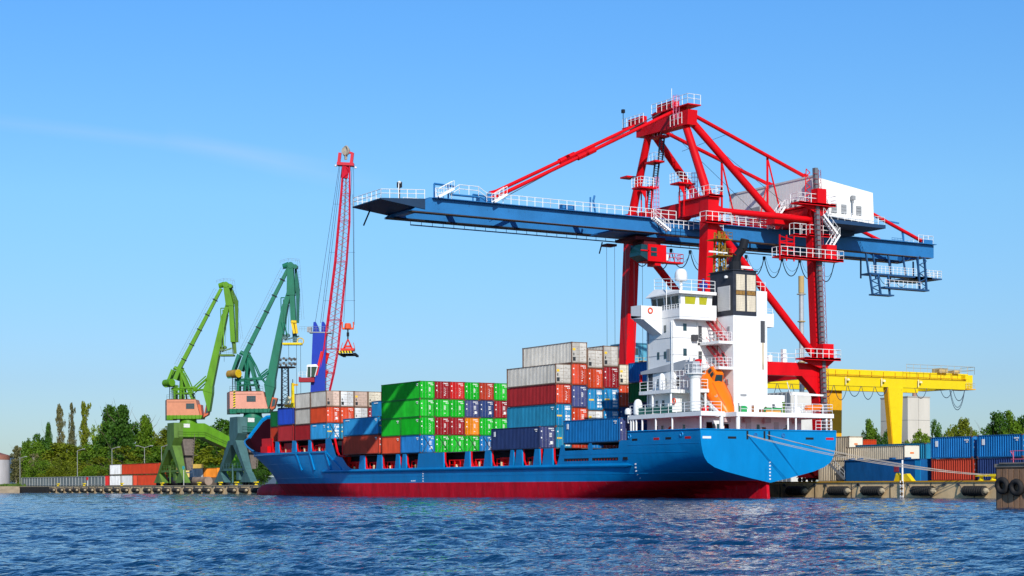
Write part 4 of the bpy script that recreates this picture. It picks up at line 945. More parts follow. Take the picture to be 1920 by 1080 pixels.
ashore(42.6, 4.2, 5.2, 6.1, 2.4, 'orange', 'small orange container right of the highest beige one', 0, 'side'); ashore(42.6, 4.2, 1.93, 6.1, 3.2, 'rust', 'rust container under the small orange one', 0, 'side')
ashore(26, -11.2, 1.93, 3.3, 2.6, 'beige', 'short beige ribbed container low under the overhang of the stern', 0, 'plain')
ashore(31.3, -18.8, 4.0, 12.19, 2.5, 'teal', 'long teal container just behind the long beige one', 0, 'side'); ashore(31.3, -18.8, 1.93, 12.19, 2.0, 'teal', 'teal unit beneath the long teal container', 0, 'side')
ashore(33.8, -19.3, 4.6, 6.1, 1.8, 'azure', 'pale blue container end between the teal and the bright blue ones', 0, 'side'); ashore(33.8, -19.3, 1.93, 6.1, 2.6, 'dgreen', 'green container low in the gap left of the brick red one', 0, 'side')
for o in list(COL.objects):
    if o.get('label', '').startswith('long beige container behind') or o.get('label', '').startswith('highest beige'):
        s = MB(); p = o.location; s.box(p.x + .05, p.x + 2.39, p.y - .03, p.y + .015, p.z + .08, p.z + 2.27); e = s.build('end_wall', M('cream_end', (.74, .69, .56), .6, var=.08), o)
        s = MB(); s.box(p.x + .9, p.x + 1.5, p.y - .05, p.y - .03, p.z + 1.35, p.z + 1.55); s.build('marking', M('mark_orange', (.8, .2, .03), .5), o)
# plain blue open-top bin
OB = root('open_container', (25.5, -24, 1.9), 'long plain blue flat-sided bin on the quay edge behind the white post', 'open container')
s = MB(); s.box(25.2, 25.35, -24.0, -11.4, 1.95, 4.38); s.box(25.2, 27.7, -24.1, -23.9, 1.95, 4.38); s.box(25.2, 27.7, -11.5, -11.3, 1.95, 4.38); s.box(27.6, 27.7, -23.9, -11.5, 1.95, 4.38); s.box(25.35, 27.6, -23.9, -11.5, 1.9, 2.0)
s.build('wall', cm('plainblue'), OB)
s = MB(); s.box(25.16, 25.2, -24.1, -23.2, 1.95, 4.3); s.build('corner_strip', cm('azure'), OB)
s = MB(); s.box(25.17, 25.2, -20.6, -19.8, 3.0, 3.7); s.build('red_patch', M('faded_red', (.3, .03, .06), .7, var=.5, scale=3), OB)
s = MB(); s.box(25.1, 27.7, -24.05, -11.3, 4.38, 4.5)
for y in (-22, -19.5, -14, -12.5): s.box(25.2, 25.8, y, y + .5, 4.45, 4.7)
s.build('top_rail', M('rail_blue', (.006, .07, .2), .6), OB)
# containers ashore, left
G = 'containers on the far quay left of the cranes'
def left(x, y, z, L, H, col, label, end='door', ec=None): return container(x, y, z, L, H, col, label, G, end, ec, 1, 0)
for i, (y, z, L, c, lab, e) in enumerate(((234.6, 4.75, 27, 'vermilion', 'long vermilion container row on top, left of the light green crane', 'side'),
    (234.6, 1.93, 15, 'vermilion', 'vermilion container on the ground beside the light green crane leg', 'side'),
    (249.9, 1.93, 3.2, 'vermilion', 'short vermilion container on the ground right of the white pair', 'side'),
    (253.5, 1.93, 8.8, 'white', 'white container on the ground, right one of the white pair', 'side'), (262.4, 1.93, 9, 'white', 'white container on the ground, left one under another white', 'side'),
    (262.3, 4.75, 9, 'white', 'white container stacked on the left white one', 'side'), (272, 1.93, 3.2, 'red', 'small red container at the left end of the row', 'side'))):
    left(27, y, z, L, 2.7, c, lab, e)
left(36, 219.5, 3.7, 8.3, 2.4, 'amber', 'orange container between the two green cranes', 'side'); left(36, 228.2, 3.7, 9, 2.4, 'white', 'white container left of the orange one between the green cranes', 'side')
# ------------------------------------------------------------------ big ship-to-shore crane
STS = root('container_crane', (33, 22.5, 1.9), 'huge red container crane with blue boom reaching over the ship and white machine house', 'gantry crane')
def part(mb, name, mt=RED, par=None, smooth=False):
    par = par or STS; WP[par.name] = worldpos_chain(par); return mb.build(name, mt, par, smooth)
YN, YF = 13.6, 31.3
def xw(z): return 24.1 - .055 * (39 - z)
def xl(z): return 42.0 + .045 * (40 - z)
for Y in (YN, YF):
    s = MB(); s.beam((xw(2.8), Y, 2.8), (xw(38.6), Y, 38.6), 1.55, 1.75, up=(0, 1, 0)); part(s, 'waterside_leg')
    s = MB(); s.beam((xl(2.8), Y, 2.8), (xl(18), Y, 18), 1.5, 1.6, up=(0, 1, 0)); s.beam((xl(18), Y, 18), (xl(40.2), Y, 40.2), 1.4, 1.3, up=(0, 1, 0)); part(s, 'landside_leg')
    s = MB(); s.hexa([(xw(17) + .7, Y - .7, 16.5), (xl(17) - .6, Y - .7, 16.5), (xl(17) - .6, Y + .7, 16.5), (xw(17) + .7, Y + .7, 16.5), (xw(18) + .7, Y - .7, 18.3), (xl(18) - .6, Y - .7, 18.3), (xl(18) - .6, Y + .7, 18.3), (xw(18) + .7, Y + .7, 18.3)])
    s.prism([(xl(16) - .6, Y - .68, 16.5), (xl(16) - 3.6, Y - .68, 16.5), (xl(16) - 1.4, Y - .68, 14.6), (xl(16) - .6, Y - .68, 13.6)], (0, 1.36, 0)); part(s, 'portal_beam')
    s = MB(); s.tube((xw(37) + .6, Y, 36.6), (xl(20) - .5, Y, 19.4), .52, n=14); part(s, 'diagonal_brace', smooth='auto')
    s = MB(); s.tube((xw(38) + .6, Y - .1, 38.3), (xl(38) - .6, Y - .1, 38.3), .42, n=14); s.tube((xw(38) + .5, Y - .1, 38.3), (xw(38) + 1.6, Y - .1, 38.3), .62, n=14); part(s, 'tie_beam', smooth='auto')
    for X in (xw(3), xl(3)):
        s = MB()
        for d in (-3.2, 3.2):
            s.hexa([(X - .35, Y + d - 1.9, 2.5), (X + .35, Y + d - 1.9, 2.5), (X + .35, Y + d + 1.9, 2.5), (X - .35, Y + d + 1.9, 2.5), (X - .35, Y + d - .5, 3.3), (X + .35, Y + d - .5, 3.3), (X + .35, Y + d + .5, 3.3), (X - .35, Y + d + .5, 3.3)])
        s.hexa([(X - .4, Y - 3.7, 3.3), (X + .4, Y - 3.7, 3.3), (X + .4, Y + 3.7, 3.3), (X - .4, Y + 3.7, 3.3), (X - .4, Y - .8, 4.3), (X + .4, Y - .8, 4.3), (X + .4, Y + .8, 4.3), (X - .4, Y + .8, 4.3)]); bo = part(s, 'bogie')
        for d in (-4.7, -3.8, -2.6, -1.7, 1.7, 2.6, 3.8, 4.7):
            w2 = MB(); w2.tube((X - .12, Y + d, 2.2), (X + .12, Y + d, 2.2), .32, n=12); part(w2, 'wheel', DARK, bo)
s = MB(); s.hexa([(44.4, 5.5, 2.2), (46, 5.5, 2.2), (46, 18, 2.2), (44.4, 18, 2.2), (44.4, 8.0, 3.6), (46, 8.0, 3.6), (46, 17, 5.0), (44.4, 17, 5.0)]); part(s, 'drive_unit')
for y_ in (7.2, 9.5, 12, 15):
    s = MB(); s.lathe([(.5, 0), (.5, .7), (.3, .9)], (44.3, y_, 3.4), (-1, 0, 0), 10); part(s, 'drive_motor', YELD if y_ in (9.5, 7.2) else RED)
for X, z0, z1 in ((xw(4.5), 4.2, 6.0), (xl(4.5), 4.2, 6.0), (xw(17.5), 16.4, 18.3), (xl(17.5), 16.4, 18.3)):
    s = MB(); s.box(X - .6, X + .6, YN + .7, YF - .7, z0, z1); part(s, 'sill_beam')
# top cross beams carrying the boom
s = MB(); s.hexa([(23.3, 14.4, 37.9), (24.9, 14.4, 37.9), (24.9, 30.5, 37.9), (23.3, 30.5, 37.9), (23.3, 12.8, 39.9), (24.9, 12.8, 39.9), (24.9, 32.0, 39.9), (23.3, 32.0, 39.9)])
s.hexa([(23.5, 18.8, 37.6), (24.7, 18.8, 37.6), (24.7, 20.8, 37.6), (23.5, 20.8, 37.6), (23.5, 17.6, 38.2), (24.7, 17.6, 38.2), (24.7, 21.8, 38.2), (23.5, 21.8, 38.2)]); s.box(23.2, 25.0, 12.7, 14.5, 36.4, 39.9); part(s, 'waterside_crossbeam')
s = MB(); s.hexa([(41.2, 14.2, 37.7), (42.8, 14.2, 37.7), (42.8, 30.7, 37.7), (41.2, 30.7, 37.7), (41.2, 13.2, 40.0), (42.8, 13.2, 40.0), (42.8, 31.7, 40.0), (41.2, 31.7, 40.0)]); s.box(37, 41.5, 15.6, 17.4, 37.7, 39.2); s.box(37, 41.5, 28.0, 29.8, 37.7, 39.2); part(s, 'landside_crossbeam')
# upper A-frame
for (p, q) in (((24, 13.6, 39.9), (23.6, 18.2, 50.6)), ((24, 31.3, 39.9), (23.6, 26.6, 50.6))):
    s = MB(); s.tube(p, q, .62, .52, n=16); part(s, 'mast_leg', smooth='auto')
for (p, q) in (((24.1, 18.0, 51.3), (37.6, 16.5, 38.9)), ((24.1, 26.8, 51.3), (37.6, 28.9, 38.9))):
    s = MB(); s.tube(p, q, .52, n=14); part(s, 'back_brace', smooth='auto')
s = MB(); s.hexa([(22.9, 16.8, 50.2), (24.5, 16.8, 50.2), (24.5, 28.6, 50.4), (22.9, 28.6, 50.4), (22.9, 16.6, 52.2), (24.5, 16.6, 52.2), (24.5, 28.6, 51.9), (22.9, 28.6, 51.9)])
s.box(23.2, 24.2, 18.5, 25, 52.1, 52.7); s.lathe([(.7, -.8), (.7, .8)], (23.7, 24.2, 52.7), (0, 1, 0), 12); s.lathe([(.7, -.6), (.7, .6)], (23.7, 21.8, 52.8), (0, 1, 0), 12); ap = part(s, 'apex_beam')
s = MB(); s.box(22.6, 24.8, 16.2, 24.6, 52.75, 52.9); s.box(22.4, 24.6, 26.2, 31.4, 52.0, 52.15); s.prism([(23.2, 26.3, 50.6), (23.2, 31, 52), (23.2, 26.3, 52)], (.3, 0, 0)); s.box(22.8, 24.0, 20, 23.6, 52.9, 54.0); s.box(22.8, 23.6, 27, 30.4, 52.15, 53.2); part(s, 'apex_platform', RED, ap)
s = MB(); s.rail([(22.6, 16.3, 52.9), (22.6, 24.5, 52.9)], sp=1.1, r=.045, h=1.3); s.rail([(22.6, 16.3, 52.9), (24.8, 16.3, 52.9)], sp=.9, r=.045, h=1.3); s.rail([(22.5, 26.3, 52.1), (22.5, 31.3, 52.1)], sp=1.1, r=.045, h=1.3); s.tube((22.7, 20, 52.9), (22.7, 20, 55.6), .04); s.rail([(22.3, 17.2, 50.3), (22.3, 19.8, 50.3)], sp=.8, h=1.5, r=.045); part(s, 'apex_railing', RAILW, ap)
PINKR = M('cage_pink', (.62, .10, .22), .5)
def cage(x, y, z0, z1, r=.45, mt=PINKR, par=None):
    s = MB(); n = max(2, int((z1 - z0) / .55))
    for i in range(n + 1): s.torus((x, y, lerp(z0, z1, i / n)), (0, 0, 1), r, .025, 8, 3)
    for k in range(6): a = k * math.pi / 3; s.tube((x + r * math.cos(a), y + r * math.sin(a), z0), (x + r * math.cos(a), y + r * math.sin(a), z1), .025, n=3, cap=False)
    part(s, 'ladder_cage', mt, par)
cage(22.4, 18.6, 51.2, 54.3, par=ap); 
s = MB(); s.tube((22.5, 31.2, 51.0), (22.5, 31.2, 54.3), .05); s.box(22.3, 22.7, 31.0, 31.4, 54.3, 54.8); part(s, 'lamp', DARK, ap)
# stays
for (p, q, r, nm) in (((24.4, 18.0, 52.0), (69.6, 20.0, 37.9), .27, 'back_stay'), ((24.4, 27, 52.0), (69.6, 26.4, 37.9), .27, 'back_stay'), ((23.4, 19.9, 52.7), (-6.3, 19.8, 38.0), .25, 'fore_stay'), ((23.4, 28.65, 52.4), (-2.4, 26.3, 40.0), .25, 'fore_stay')):
    s = MB(); s.tube(p, q, r, n=10)
    for t in (.48, .52): c = Vector(p).lerp(Vector(q), t); d = (Vector(q) - Vector(p)).normalized(); s.tube(c - d * .9, c + d * .9, r * 1.55, n=8)
    s.tube(q, Vector(q) + (Vector(p) - Vector(q)).normalized() * 1.2, r * 1.6, r, n=8)
    part(s, nm, smooth='auto')
s = MB()
for o in (.5, .9): s.tube((23, 22 + o, 52.9), (-4, 22 + o, 38.2), .035, n=3)
for o in (0, 4): s.tube((23.6, 20 + o, 52), (46, 18 + o * 2, 38.3), .035, n=3)
s.tube((31, 18.9, 49.9), (23.8, 19.2, 47), .03, n=3); part(s, 'hoist_wire', WIRE)
for Y, xs in ((19, 38.6), (27, 36.8)):
    zt = 52 - (xs - 24.4) / 45.2 * 14.1
    s = MB(); s.tube((xs, Y, zt), (xs, Y, 38.5), .17, n=6); s.tube((xs, Y, zt), (xs + 2.9, Y, 38.3), .12, n=6); s.tube((xs, Y, zt - 3.6), (xs - 1.6, Y, 38.3), .1, n=6); part(s, 'stay_support')
# boom and girder: two box girders with trolley rails below
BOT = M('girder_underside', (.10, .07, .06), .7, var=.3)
for Y0 in (19.3, 25.7):
    yb = Y0; ye = Y0 + 1.05
    s = MB(); s.hexa([(-17.9, yb, 35.72), (20.3, yb, 35.62), (20.3, ye, 35.62), (-17.9, ye, 35.72), (-15.3, yb, 37.55), (19.0, yb, 37.65), (19.0, ye, 37.65), (-15.3, ye, 37.55)])
    bm_ = part(s, 'boom_girder', GBLUE)
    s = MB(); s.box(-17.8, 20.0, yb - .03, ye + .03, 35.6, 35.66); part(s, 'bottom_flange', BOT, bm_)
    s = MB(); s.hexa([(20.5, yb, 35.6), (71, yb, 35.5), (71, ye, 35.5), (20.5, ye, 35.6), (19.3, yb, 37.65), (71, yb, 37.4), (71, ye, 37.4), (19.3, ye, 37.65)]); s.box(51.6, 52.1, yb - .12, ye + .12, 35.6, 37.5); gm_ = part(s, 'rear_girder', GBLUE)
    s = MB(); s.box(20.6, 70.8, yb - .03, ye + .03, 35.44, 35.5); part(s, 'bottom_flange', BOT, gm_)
    s = MB(); s.box(-17, 70, Y0 + (1.1 if Y0 < 22 else -.28), Y0 + (1.28 if Y0 < 22 else -.1), 35.62, 35.76); part(s, 'trolley_rail', DARK)
s = MB()
for i in range(30): s.tube((-14 + i * 1.6, 26.85, 35.2), (-14 + i * 1.6, 26.85, 35.6), .04, n=4)
s.box(-14, 57, 26.75, 26.95, 35.12, 35.25); part(s, 'festoon_track', GBLUE)
for bx_ in ((-17.2, -16.2, 20.3, 25.8, 35.8, 37.2), (-9.5, -8.9, 20.3, 25.8, 36.6, 37.4), (0, .6, 20.3, 25.8, 36.9, 37.5), (10, 10.6, 20.3, 25.8, 36.9, 37.5), (20.8, 21.8, 20.3, 25.8, 36, 37.5), (45, 46, 20.3, 25.8, 36.7, 37.4), (69.8, 70.8, 20.3, 25.8, 35.6, 37.3), (13, 19.8, 20.3, 25.8, 35.5, 35.7)):
    s = MB(); s.box(*bx_); part(s, 'cross_tie', GBLUE)
s = MB(); s.hexa([(-22.2, 19.2, 36.75), (-16, 19.2, 36.0), (-16, 27, 36.0), (-22.2, 27, 36.75), (-22.2, 19.2, 36.9), (-16, 19.2, 37.3), (-16, 27, 37.3), (-22.2, 27, 36.9)]); tipp = part(s, 'tip_platform', M('tip_dark', (.012, .04, .09), .6))
s = MB(); s.rail([(-16, 19.3, 37.3), (-22.1, 19.3, 36.9), (-22.1, 26.9, 36.9), (-16, 26.9, 37.3)], sp=1.2, r=.05); s.tube((-19.6, 19.4, 36.9), (-19.6, 19.4, 39.0), .06); s.lathe([(.15, 0), (.25, .15), (.1, .3)], (-19.5, 19.4, 38.9)); part(s, 'tip_railing', RAILW, tipp)
s = MB(); s.tube((-17.6, 23, 37), (-17.6, 23, 39.2), .09); s.box(-17.85, -17.35, 22.75, 23.25, 39.1, 39.8); s.tube((-20, 26.5, 36.5), (-20.7, 26.9, 34.6), .1); s.tube((15.8, 26.8, 35), (15.3, 26.8, 33.4), .09); part(s, 'boom_fitting', DARK, tipp)
s = MB(); s.pipe([(-14.6, 19.4, 37.3), (-14.6, 19.4, 39.3), (-11.6, 19.4, 39.2)], .14, 4); s.pipe([(-12.6, 19.4, 37.5), (-12.6, 19.4, 39.2)], .12, 4); s.pipe([(-5.2, 26, 37.5), (-5.2, 26, 39.7), (-2.8, 26, 39.6)], .12, 4)
s.pipe([(9, 19.6, 37.6), (9.0, 19.6, 39.6)], .14, 4); s.pipe([(9.9, 19.8, 37.6), (9.6, 19.8, 39.2), (9.8, 19.8, 39.9)], .16, 4); s.prism([(-4.0, 26.0, 37.6), (-0.8, 26.0, 37.6), (-2.1, 26.0, 40.2), (-2.7, 26.0, 40.2)], (0, .6, 0)); s.box(4.5, 6.5, 19.4, 20.4, 37.6, 38.3); s.box(-8.0, -6, 19.4, 20.4, 37.5, 38.2); s.box(-12.4, -8.6, 18.7, 19.3, 38.0, 38.15); part(s, 'boom_bracket', GBLUE, tipp)
# girder walkways
s = MB(); s.box(-15, 71, 18.65, 19.3, 37.42, 37.5); s.box(-16, 30, 26.8, 27.5, 37.5, 37.58); s.box(24.9, 31, 18.0, 19.2, 36.4, 36.5); part(s, 'walkway', GBLUE)
s = MB()
def lv(x): return 37.5
s.rail([(-14.8, 18.7, 37.5), (-12.5, 18.7, 37.5), (-11.4, 18.7, 38.2), (-8.6, 18.7, 38.2), (-7.4, 18.7, 37.5), (2.2, 18.7, 37.5), (22.4, 18.7, 37.5)], sp=1.25, r=.05, h=1.15)
s.rail([(-15, 26.9, 37.55), (21, 26.9, 37.55)], sp=1.6, r=.045, h=1.1)
s.rail([(26.6, 18.7, 37.5), (41, 18.7, 37.5)], sp=1.3, r=.05, h=1.2); s.rail([(27, 20.4, 37.5), (41, 20.4, 37.5)], sp=1.3, r=.045, h=1.2)
s.rail([(24.9, 18.1, 36.5), (30, 18.1, 36.5)], sp=1, r=.045); s.rail([(19.8, 18.0, 36.2), (24.8, 18.0, 36.2)], sp=.9, r=.05)
s.rail([(68, 19.4, 37.5), (71, 19.4, 37.5), (71, 26.5, 37.5)], sp=1, r=.04, h=1.3); part(s, 'walkway_railing', RAILW)
s = MB(); s.stairs((18.2, 17.8, 37.4), (20.8, 17.8, 34.9 + .9), (0, .8, 0), 9); s.stairs((38.2, 17.8, 37.4), (40.8, 17.8, 40.6), (0, .8, 0), 10); s.stairs((-6.6, 18, 37.5), (-4.8, 18, 38.6), (0, .8, 0), 5); s.stairs((-14.6, 18.2, 37.5), (-12.4, 18.2, 38.7), (0, .6, 0), 6); part(s, 'stairway', RAILW)
# machine house
MHW = M('house_cladding', (.84, .83, .80), .6, var=.03, scale=.2)
s = MB(); s.hexa([(42.3, 13.6, 39.2), (53.6, 13.6, 38.6), (53.6, 32.2, 38.6), (42.3, 32.2, 39.2), (42.3, 13.6, 44.4), (53.4, 13.6, 43.0), (53.4, 32.2, 43.0), (42.3, 32.2, 44.6)]); mh = part(s, 'machine_house', MHW)
s = MB()
for i in range(24): y = 13.9 + i * .78; s.box(42.285, 42.3, y, y + .03, 39.3, 44.3)
s.box(42.2, 42.3, 13.5, 32.2, 44.3, 44.55); part(s, 'cladding_rib', M('rib_grey', (.62, .61, .60), .6), mh)
for x in (45.6, 47.4, 50.2):
    s = MB(); s.box(x, x + .95, 13.5, 13.62, 39.6, 40.9)
    for k in range(3): s.box(x + .05, x + .9, 13.44, 13.5, 39.7 + k * .42, 39.85 + k * .42)
    part(s, 'vent', GREYM, mh)
s = MB(); s.box(42.15, 42.3, 17, 18.2, 39.4, 41.6); s.box(42.15, 42.3, 25, 27.5, 40.4, 41.8); s.box(41.6, 42.2, 19.5, 20.5, 40.6, 41.2); s.tube((49.2, 13.2, 39.5), (49.2, 13.2, 41.6), .1); s.box(49, 49.6, 13, 13.4, 41.6, 42.2); part(s, 'door', GREYM, mh)
s = MB(); s.hexa([(42, 12.6, 38.0), (54.9, 12.6, 37.9), (54.9, 33, 37.9), (42, 33, 38.0), (42, 12.6, 38.5), (54.9, 12.6, 38.4), (54.9, 33, 38.4), (42, 33, 38.5)]); s.hexa([(44, 17, 37.4), (53, 17, 37.3), (53, 30, 37.3), (44, 30, 37.4), (44, 17, 38), (53, 17, 38), (53, 30, 38), (44, 30, 38)]); part(s, 'house_floor', M('floor_dark', (.015, .05, .12), .6), mh)
s = MB(); s.rail([(43.5, 12.7, 38.5), (54.8, 12.7, 38.4), (54.8, 20, 38.4)], sp=1.2, r=.035, h=1.1); part(s, 'house_railing', RAILW, mh)
# landside leg platforms
def platform(x0, x1, y0, y1, z, posts=True, name='leg_platform', sides='bx', par=None, h=1.2):
    s = MB(); s.box(x0, x1, y0, y1, z, z + .22); s.box(x0, x1, y0, y0 + .1, z - .1, z + .3); o = part(s, name, RED, par)
    s = MB(); s.rail([(x0, y1, z + .22), (x0, y0, z + .22), (x1, y0, z + .22), (x1, y1, z + .22)], sp=1.15, r=.05, h=h, rows=(1, .5)); part(s, 'railing', RAILW, o); return o
platform(37.6, 44.3, 11.2, 12.9, 40.0); platform(40.9, 42.6, 13, 19.5, 40.1); platform(34.2, 45.4, 10.9, 12.8, 32.4); platform(38.3, 44.8, 10.9, 12.8, 18.7)
platform(37.4, 39.6, 12.0, 12.9, 35.6, h=1.5); platform(22.0, 26.2, 11.6, 12.9, 36.3); platform(23.0, 25.3, 12.2, 19, 39.9)
platform(40.8, 45.6, 12.6, 13.4, 36.0)
s = MB(); s.rail([(25.0, 13.0, 18.3), (38.4, 13.0, 18.3)], sp=1.5, r=.045, h=1.2); s.tube((34, 13.2, 18.3), (34, 13.2, 19.2), .4); s.box(36.3, 36.9, 13.1, 13.6, 18.3, 20.1); part(s, 'portal_railing', RAILW)
s = MB(); s.stairs((42.4, 11.6, 38.8), (45.0, 11.6, 36.3), (0, .8, 0), 9, mi=0); s.stairs((45.2, 11.4, 36.2), (42.6, 11.4, 32.9), (0, .8, 0), 10); s.stairs((44.0, 12, 40), (42.6, 12, 42.0), (0, .6, 0), 6); part(s, 'stairway', RAILW)
s = MB(); s.prism([(38.8, 12, 40.0), (43.8, 12, 40.0), (42.6, 12, 38.6)], (0, .2, 0)); s.prism([(38.4, 12, 18.7), (44.6, 12, 18.7), (42.8, 12, 17.4)], (0, .2, 0)); part(s, 'platform_bracket')
for bx_ in ((40.7, 42.3, 10.9, 12.2, 40.2, 42.2), (41.6, 43.5, 10.9, 12.2, 18.9, 20.9), (42.4, 44.2, 11, 12.2, 32.6, 34.6)):
    s = MB(); s.box(*bx_); part(s, 'lift_landing')
# lift shaft and caged ladder
s = MB(); s.beam((41.3, 12.05, 45.2), (43.4, 12.25, 2.4), .55, .55, up=(0, 1, 0), mi=0); part(s, 'lift_mast', M('lift_grey', (.15, .16, .18), .5, var=.2))
s = MB()
for k in range(60):
    z = 3 + k * .7; x = 41.05 + (45.2 - z) * .0467; s.box(x - .37, x + .37, 11.7, 11.82, z, z + .07)
for o_ in (.75, 1.15): s.tube((41.0 + o_, 11.9, 45.0), (43.0 + o_, 12.1, 2.4), .05, n=4)
s.truss((41.75, 11.9, 45.0), (43.75, 12.1, 2.4), (42.15, 11.9, 45.0), (44.15, 12.1, 2.4), 40, .03); part(s, 'lift_rack', M('rack_red', (.25, .02, .03), .6))
s = MB(); s.truss((39.6, 12.3, 40.2), (39.9, 12.3, 45), (40.6, 12.3, 40.2), (40.6, 12.3, 45), 5, .06); s.tube((39.6, 12.3, 40.2), (39.9, 12.3, 45), .07); part(s, 'lift_brace')
# red ladder hoist left of the lower platform
s = MB()
for x in (34.1, 35.3, 36.6): s.beam((x, 11.1, 31.9), (x, 11.1, 35.4), .16)
s.box(34, 36.7, 11, 11.2, 34.2, 34.4); s.truss((34.1, 11.1, 32.2), (34.1, 11.1, 35.2), (36.5, 11.1, 32.2), (36.5, 11.1, 35.2), 4, .08); part(s, 'hoist_frame')
# maintenance towers on the boom root
for (x, y, zt) in ((22.9, 17.6, 42.2), (19.4, 21.6, 41.9)):
    s = MB()
    for dx, dy in ((0, 0), (1.0, 0), (0, 1), (1, 1)): s.tube((x + dx, y + dy, 38), (x + dx, y + dy, zt), .1, n=5)
    s.box(x - 1.2, x + 1.6, y - .5, y + 1.5, zt, zt + .2); s.prism([(x - 1.1, y, zt), (x, y, zt), (x, y, zt - 1.3)], (0, .1, 0)); tw = part(s, 'service_tower')
    s = MB(); s.rail([(x - 1.2, y + 1.5, zt + .2), (x - 1.2, y - .5, zt + .2), (x + 1.0, y - .5, zt + .2)], sp=.7, r=.045, h=1.3, rows=(1, .66, .33)); part(s, 'tower_railing', RAILW, tw)
    cage(x + 1.5, y - .4, 38.4, zt + 1.6, .42, par=tw)
# stairs up the far mast leg
DST = M('stair_dark', (.05, .07, .10), .6); s = MB(); lands = [(39.6, 30.2), (43.2, 28.6), (46.6, 27.2), (49.9, 26.0)]
for k, (z, y) in enumerate(lands[:-1]):
    z2, y2 = lands[k + 1]; s.stairs((23.4 + .6, y - 2.3, z + .2), (24.6 - .4, y2 - 1.3, z2), (.7, 0, 0), 10)
part(s, 'mast_stairway', DST)
for (z, y) in lands[1:]:
    s = MB(); s.box(23.4, 25.0, y - 2.4, y + .2, z - .1, z + .15); l_ = part(s, 'mast_landing')
    s = MB(); s.rail([(23.4, y - 1.0, z + .1), (23.4, y - 2.4, z + .1), (25.0, y - 2.4, z + .1)], sp=.8, r=.03, rows=(1, .5)); part(s, 'railing', RAILW, l_)
s = MB(); s.box(22.2, 23.8, 29.9, 31.6, 45.0, 45.25); s.box(22.6, 24.9, 30.3, 32.4, 38.6, 39.9); part(s, 'mast_foot'); 
s = MB(); s.lathe([(1.15, 0), (1.15, 1.2)], (23.9, 31.3, 38.4), n=14); part(s, 'mast_base_ring', M('base_beige', (.42, .38, .30), .6))
# trolley with cab
s = MB(); s.box(17, 22, 20.6, 25.4, 34.8, 35.2); s.box(18.6, 21.4, 20.9, 23.6, 34.15, 34.8); s.box(15.4, 17, 25, 26.5, 34.3, 34.6); tr = part(s, 'trolley', M('trolley_red_shadow', (.10, .006, .012), .6, var=.3))  # shadow under the boom is put into this dark red
s = MB(); s.box(18.9, 21.9, 20.3, 23.0, 31.9, 34.2); s.box(20.2, 21.2, 20.6, 22.4, 31.4, 31.9); cb = part(s, 'driver_cab', RED)
s = MB(); s.hexa([(17.6, 20.35, 32.6), (18.9, 20.35, 32.0), (18.9, 22.9, 32.0), (17.6, 22.9, 32.6), (17.8, 20.35, 34.1), (18.9, 20.35, 34.1), (18.9, 22.9, 34.1), (17.8, 22.9, 34.1)]); s.box(19.3, 20.3, 20.26, 20.3, 32.6, 33.8); part(s, 'cab_glass', M('cab_glass', (.008, .06, .08), .1), cb)
s = MB(); s.box(17.6, 19.0, 20.2, 20.3, 33.2, 33.35); s.box(19.3, 20.3, 20.2, 20.3, 33.1, 33.2); s.box(18.8, 18.95, 20.2, 20.36, 31.9, 34.2); part(s, 'cab_frame', RED, cb)
s = MB(); s.box(21.9, 25.0, 20.6, 22.0, 31.9, 32.1); s.rail([(22, 20.6, 32.1), (25, 20.6, 32.1), (25, 22, 32.1)], sp=.8, r=.045, rows=(1, .5)); part(s, 'cab_platform', RED, cb)
s = MB(); s.box(21.9, 22.4, 20.5, 20.9, 32.2, 33.0); part(s, 'cab_cabinet', RAILW, cb)
s = MB()
for x in (13.5, 14.8, 16.6, 18.0, 19.4): 
    s.tube((x, 22.4, 34), (x, 22.4, 18.5), .03, n=3)
part(s, 'hoist_rope', WIRE, tr)
# festoon cables
def loops(x0, x1, zt, zd, Y, r=.06, n=10):
    pts = []
    for i in range(n + 1):
        t = i / n; pts.append((lerp(x0, x1, t), Y, zt - zd * (1 - (2 * t - 1) ** 4 * .25 - (2 * t - 1) ** 2 * .75)))
    return pts
for i in range(12):
    s = MB()
    x0 = 20.8 + i * 3.38
    if x0 > 57: break
    d = 2.7 + .25 * math.sin(i * 2.1)
    s.pipe(loops(x0, x0 + 3.38, 34.8, d, 26.85), .07, 5); s.pipe(loops(x0 + .1, x0 + 3.3, 34.8, d - .7, 26.6), .025, 4); s.box(x0 - .15, x0 + .15, 26.7, 27, 34.4, 34.9); part(s, 'festoon_cable', CABLE)
# rear service basket under the girder
s = MB()
s.box(57.5, 70.0, 18.6, 20.4, 32.2, 32.45); s.box(66.5, 72.0, 18.6, 24.4, 32.2, 32.4); s.box(59.5, 68.4, 17.6, 18.8, 30.2, 30.45)
for x in (57.6, 59, 62, 65, 67.8, 69.2): s.beam((x, 19, 32.3), (x, 19.6, 35.5), .22)
for x in (60.5, 63.5, 66.5, 71.2): s.beam((x, 23.8, 32.3), (x, 23.8, 35.5), .18)
for x in (57.6, 59.2): s.beam((x, 18.2, 29.2), (x, 18.8, 32.4), .25)
s.truss((57.6, 18.2, 29.2), (57.6, 18.6, 32.3), (59.2, 18.2, 29.2), (59.2, 18.6, 32.3), 3, .08); s.box(57.4, 61.3, 17.6, 18.8, 29.1, 29.3)
for x in (61.0, 67.0, 68.4): s.beam((x, 18.2, 29.2 if x < 62 else 30.3), (x, 18.6, 35.3 if x > 62 else 32.3), .25)
s.truss((67.0, 18.2, 30.3), (67, 18.2, 35.4), (68.4, 18.2, 30.3), (68.4, 18.2, 35.4), 4, .08); bk_ = part(s, 'service_basket', M('basket_blue', (.016, .07, .18), .55))
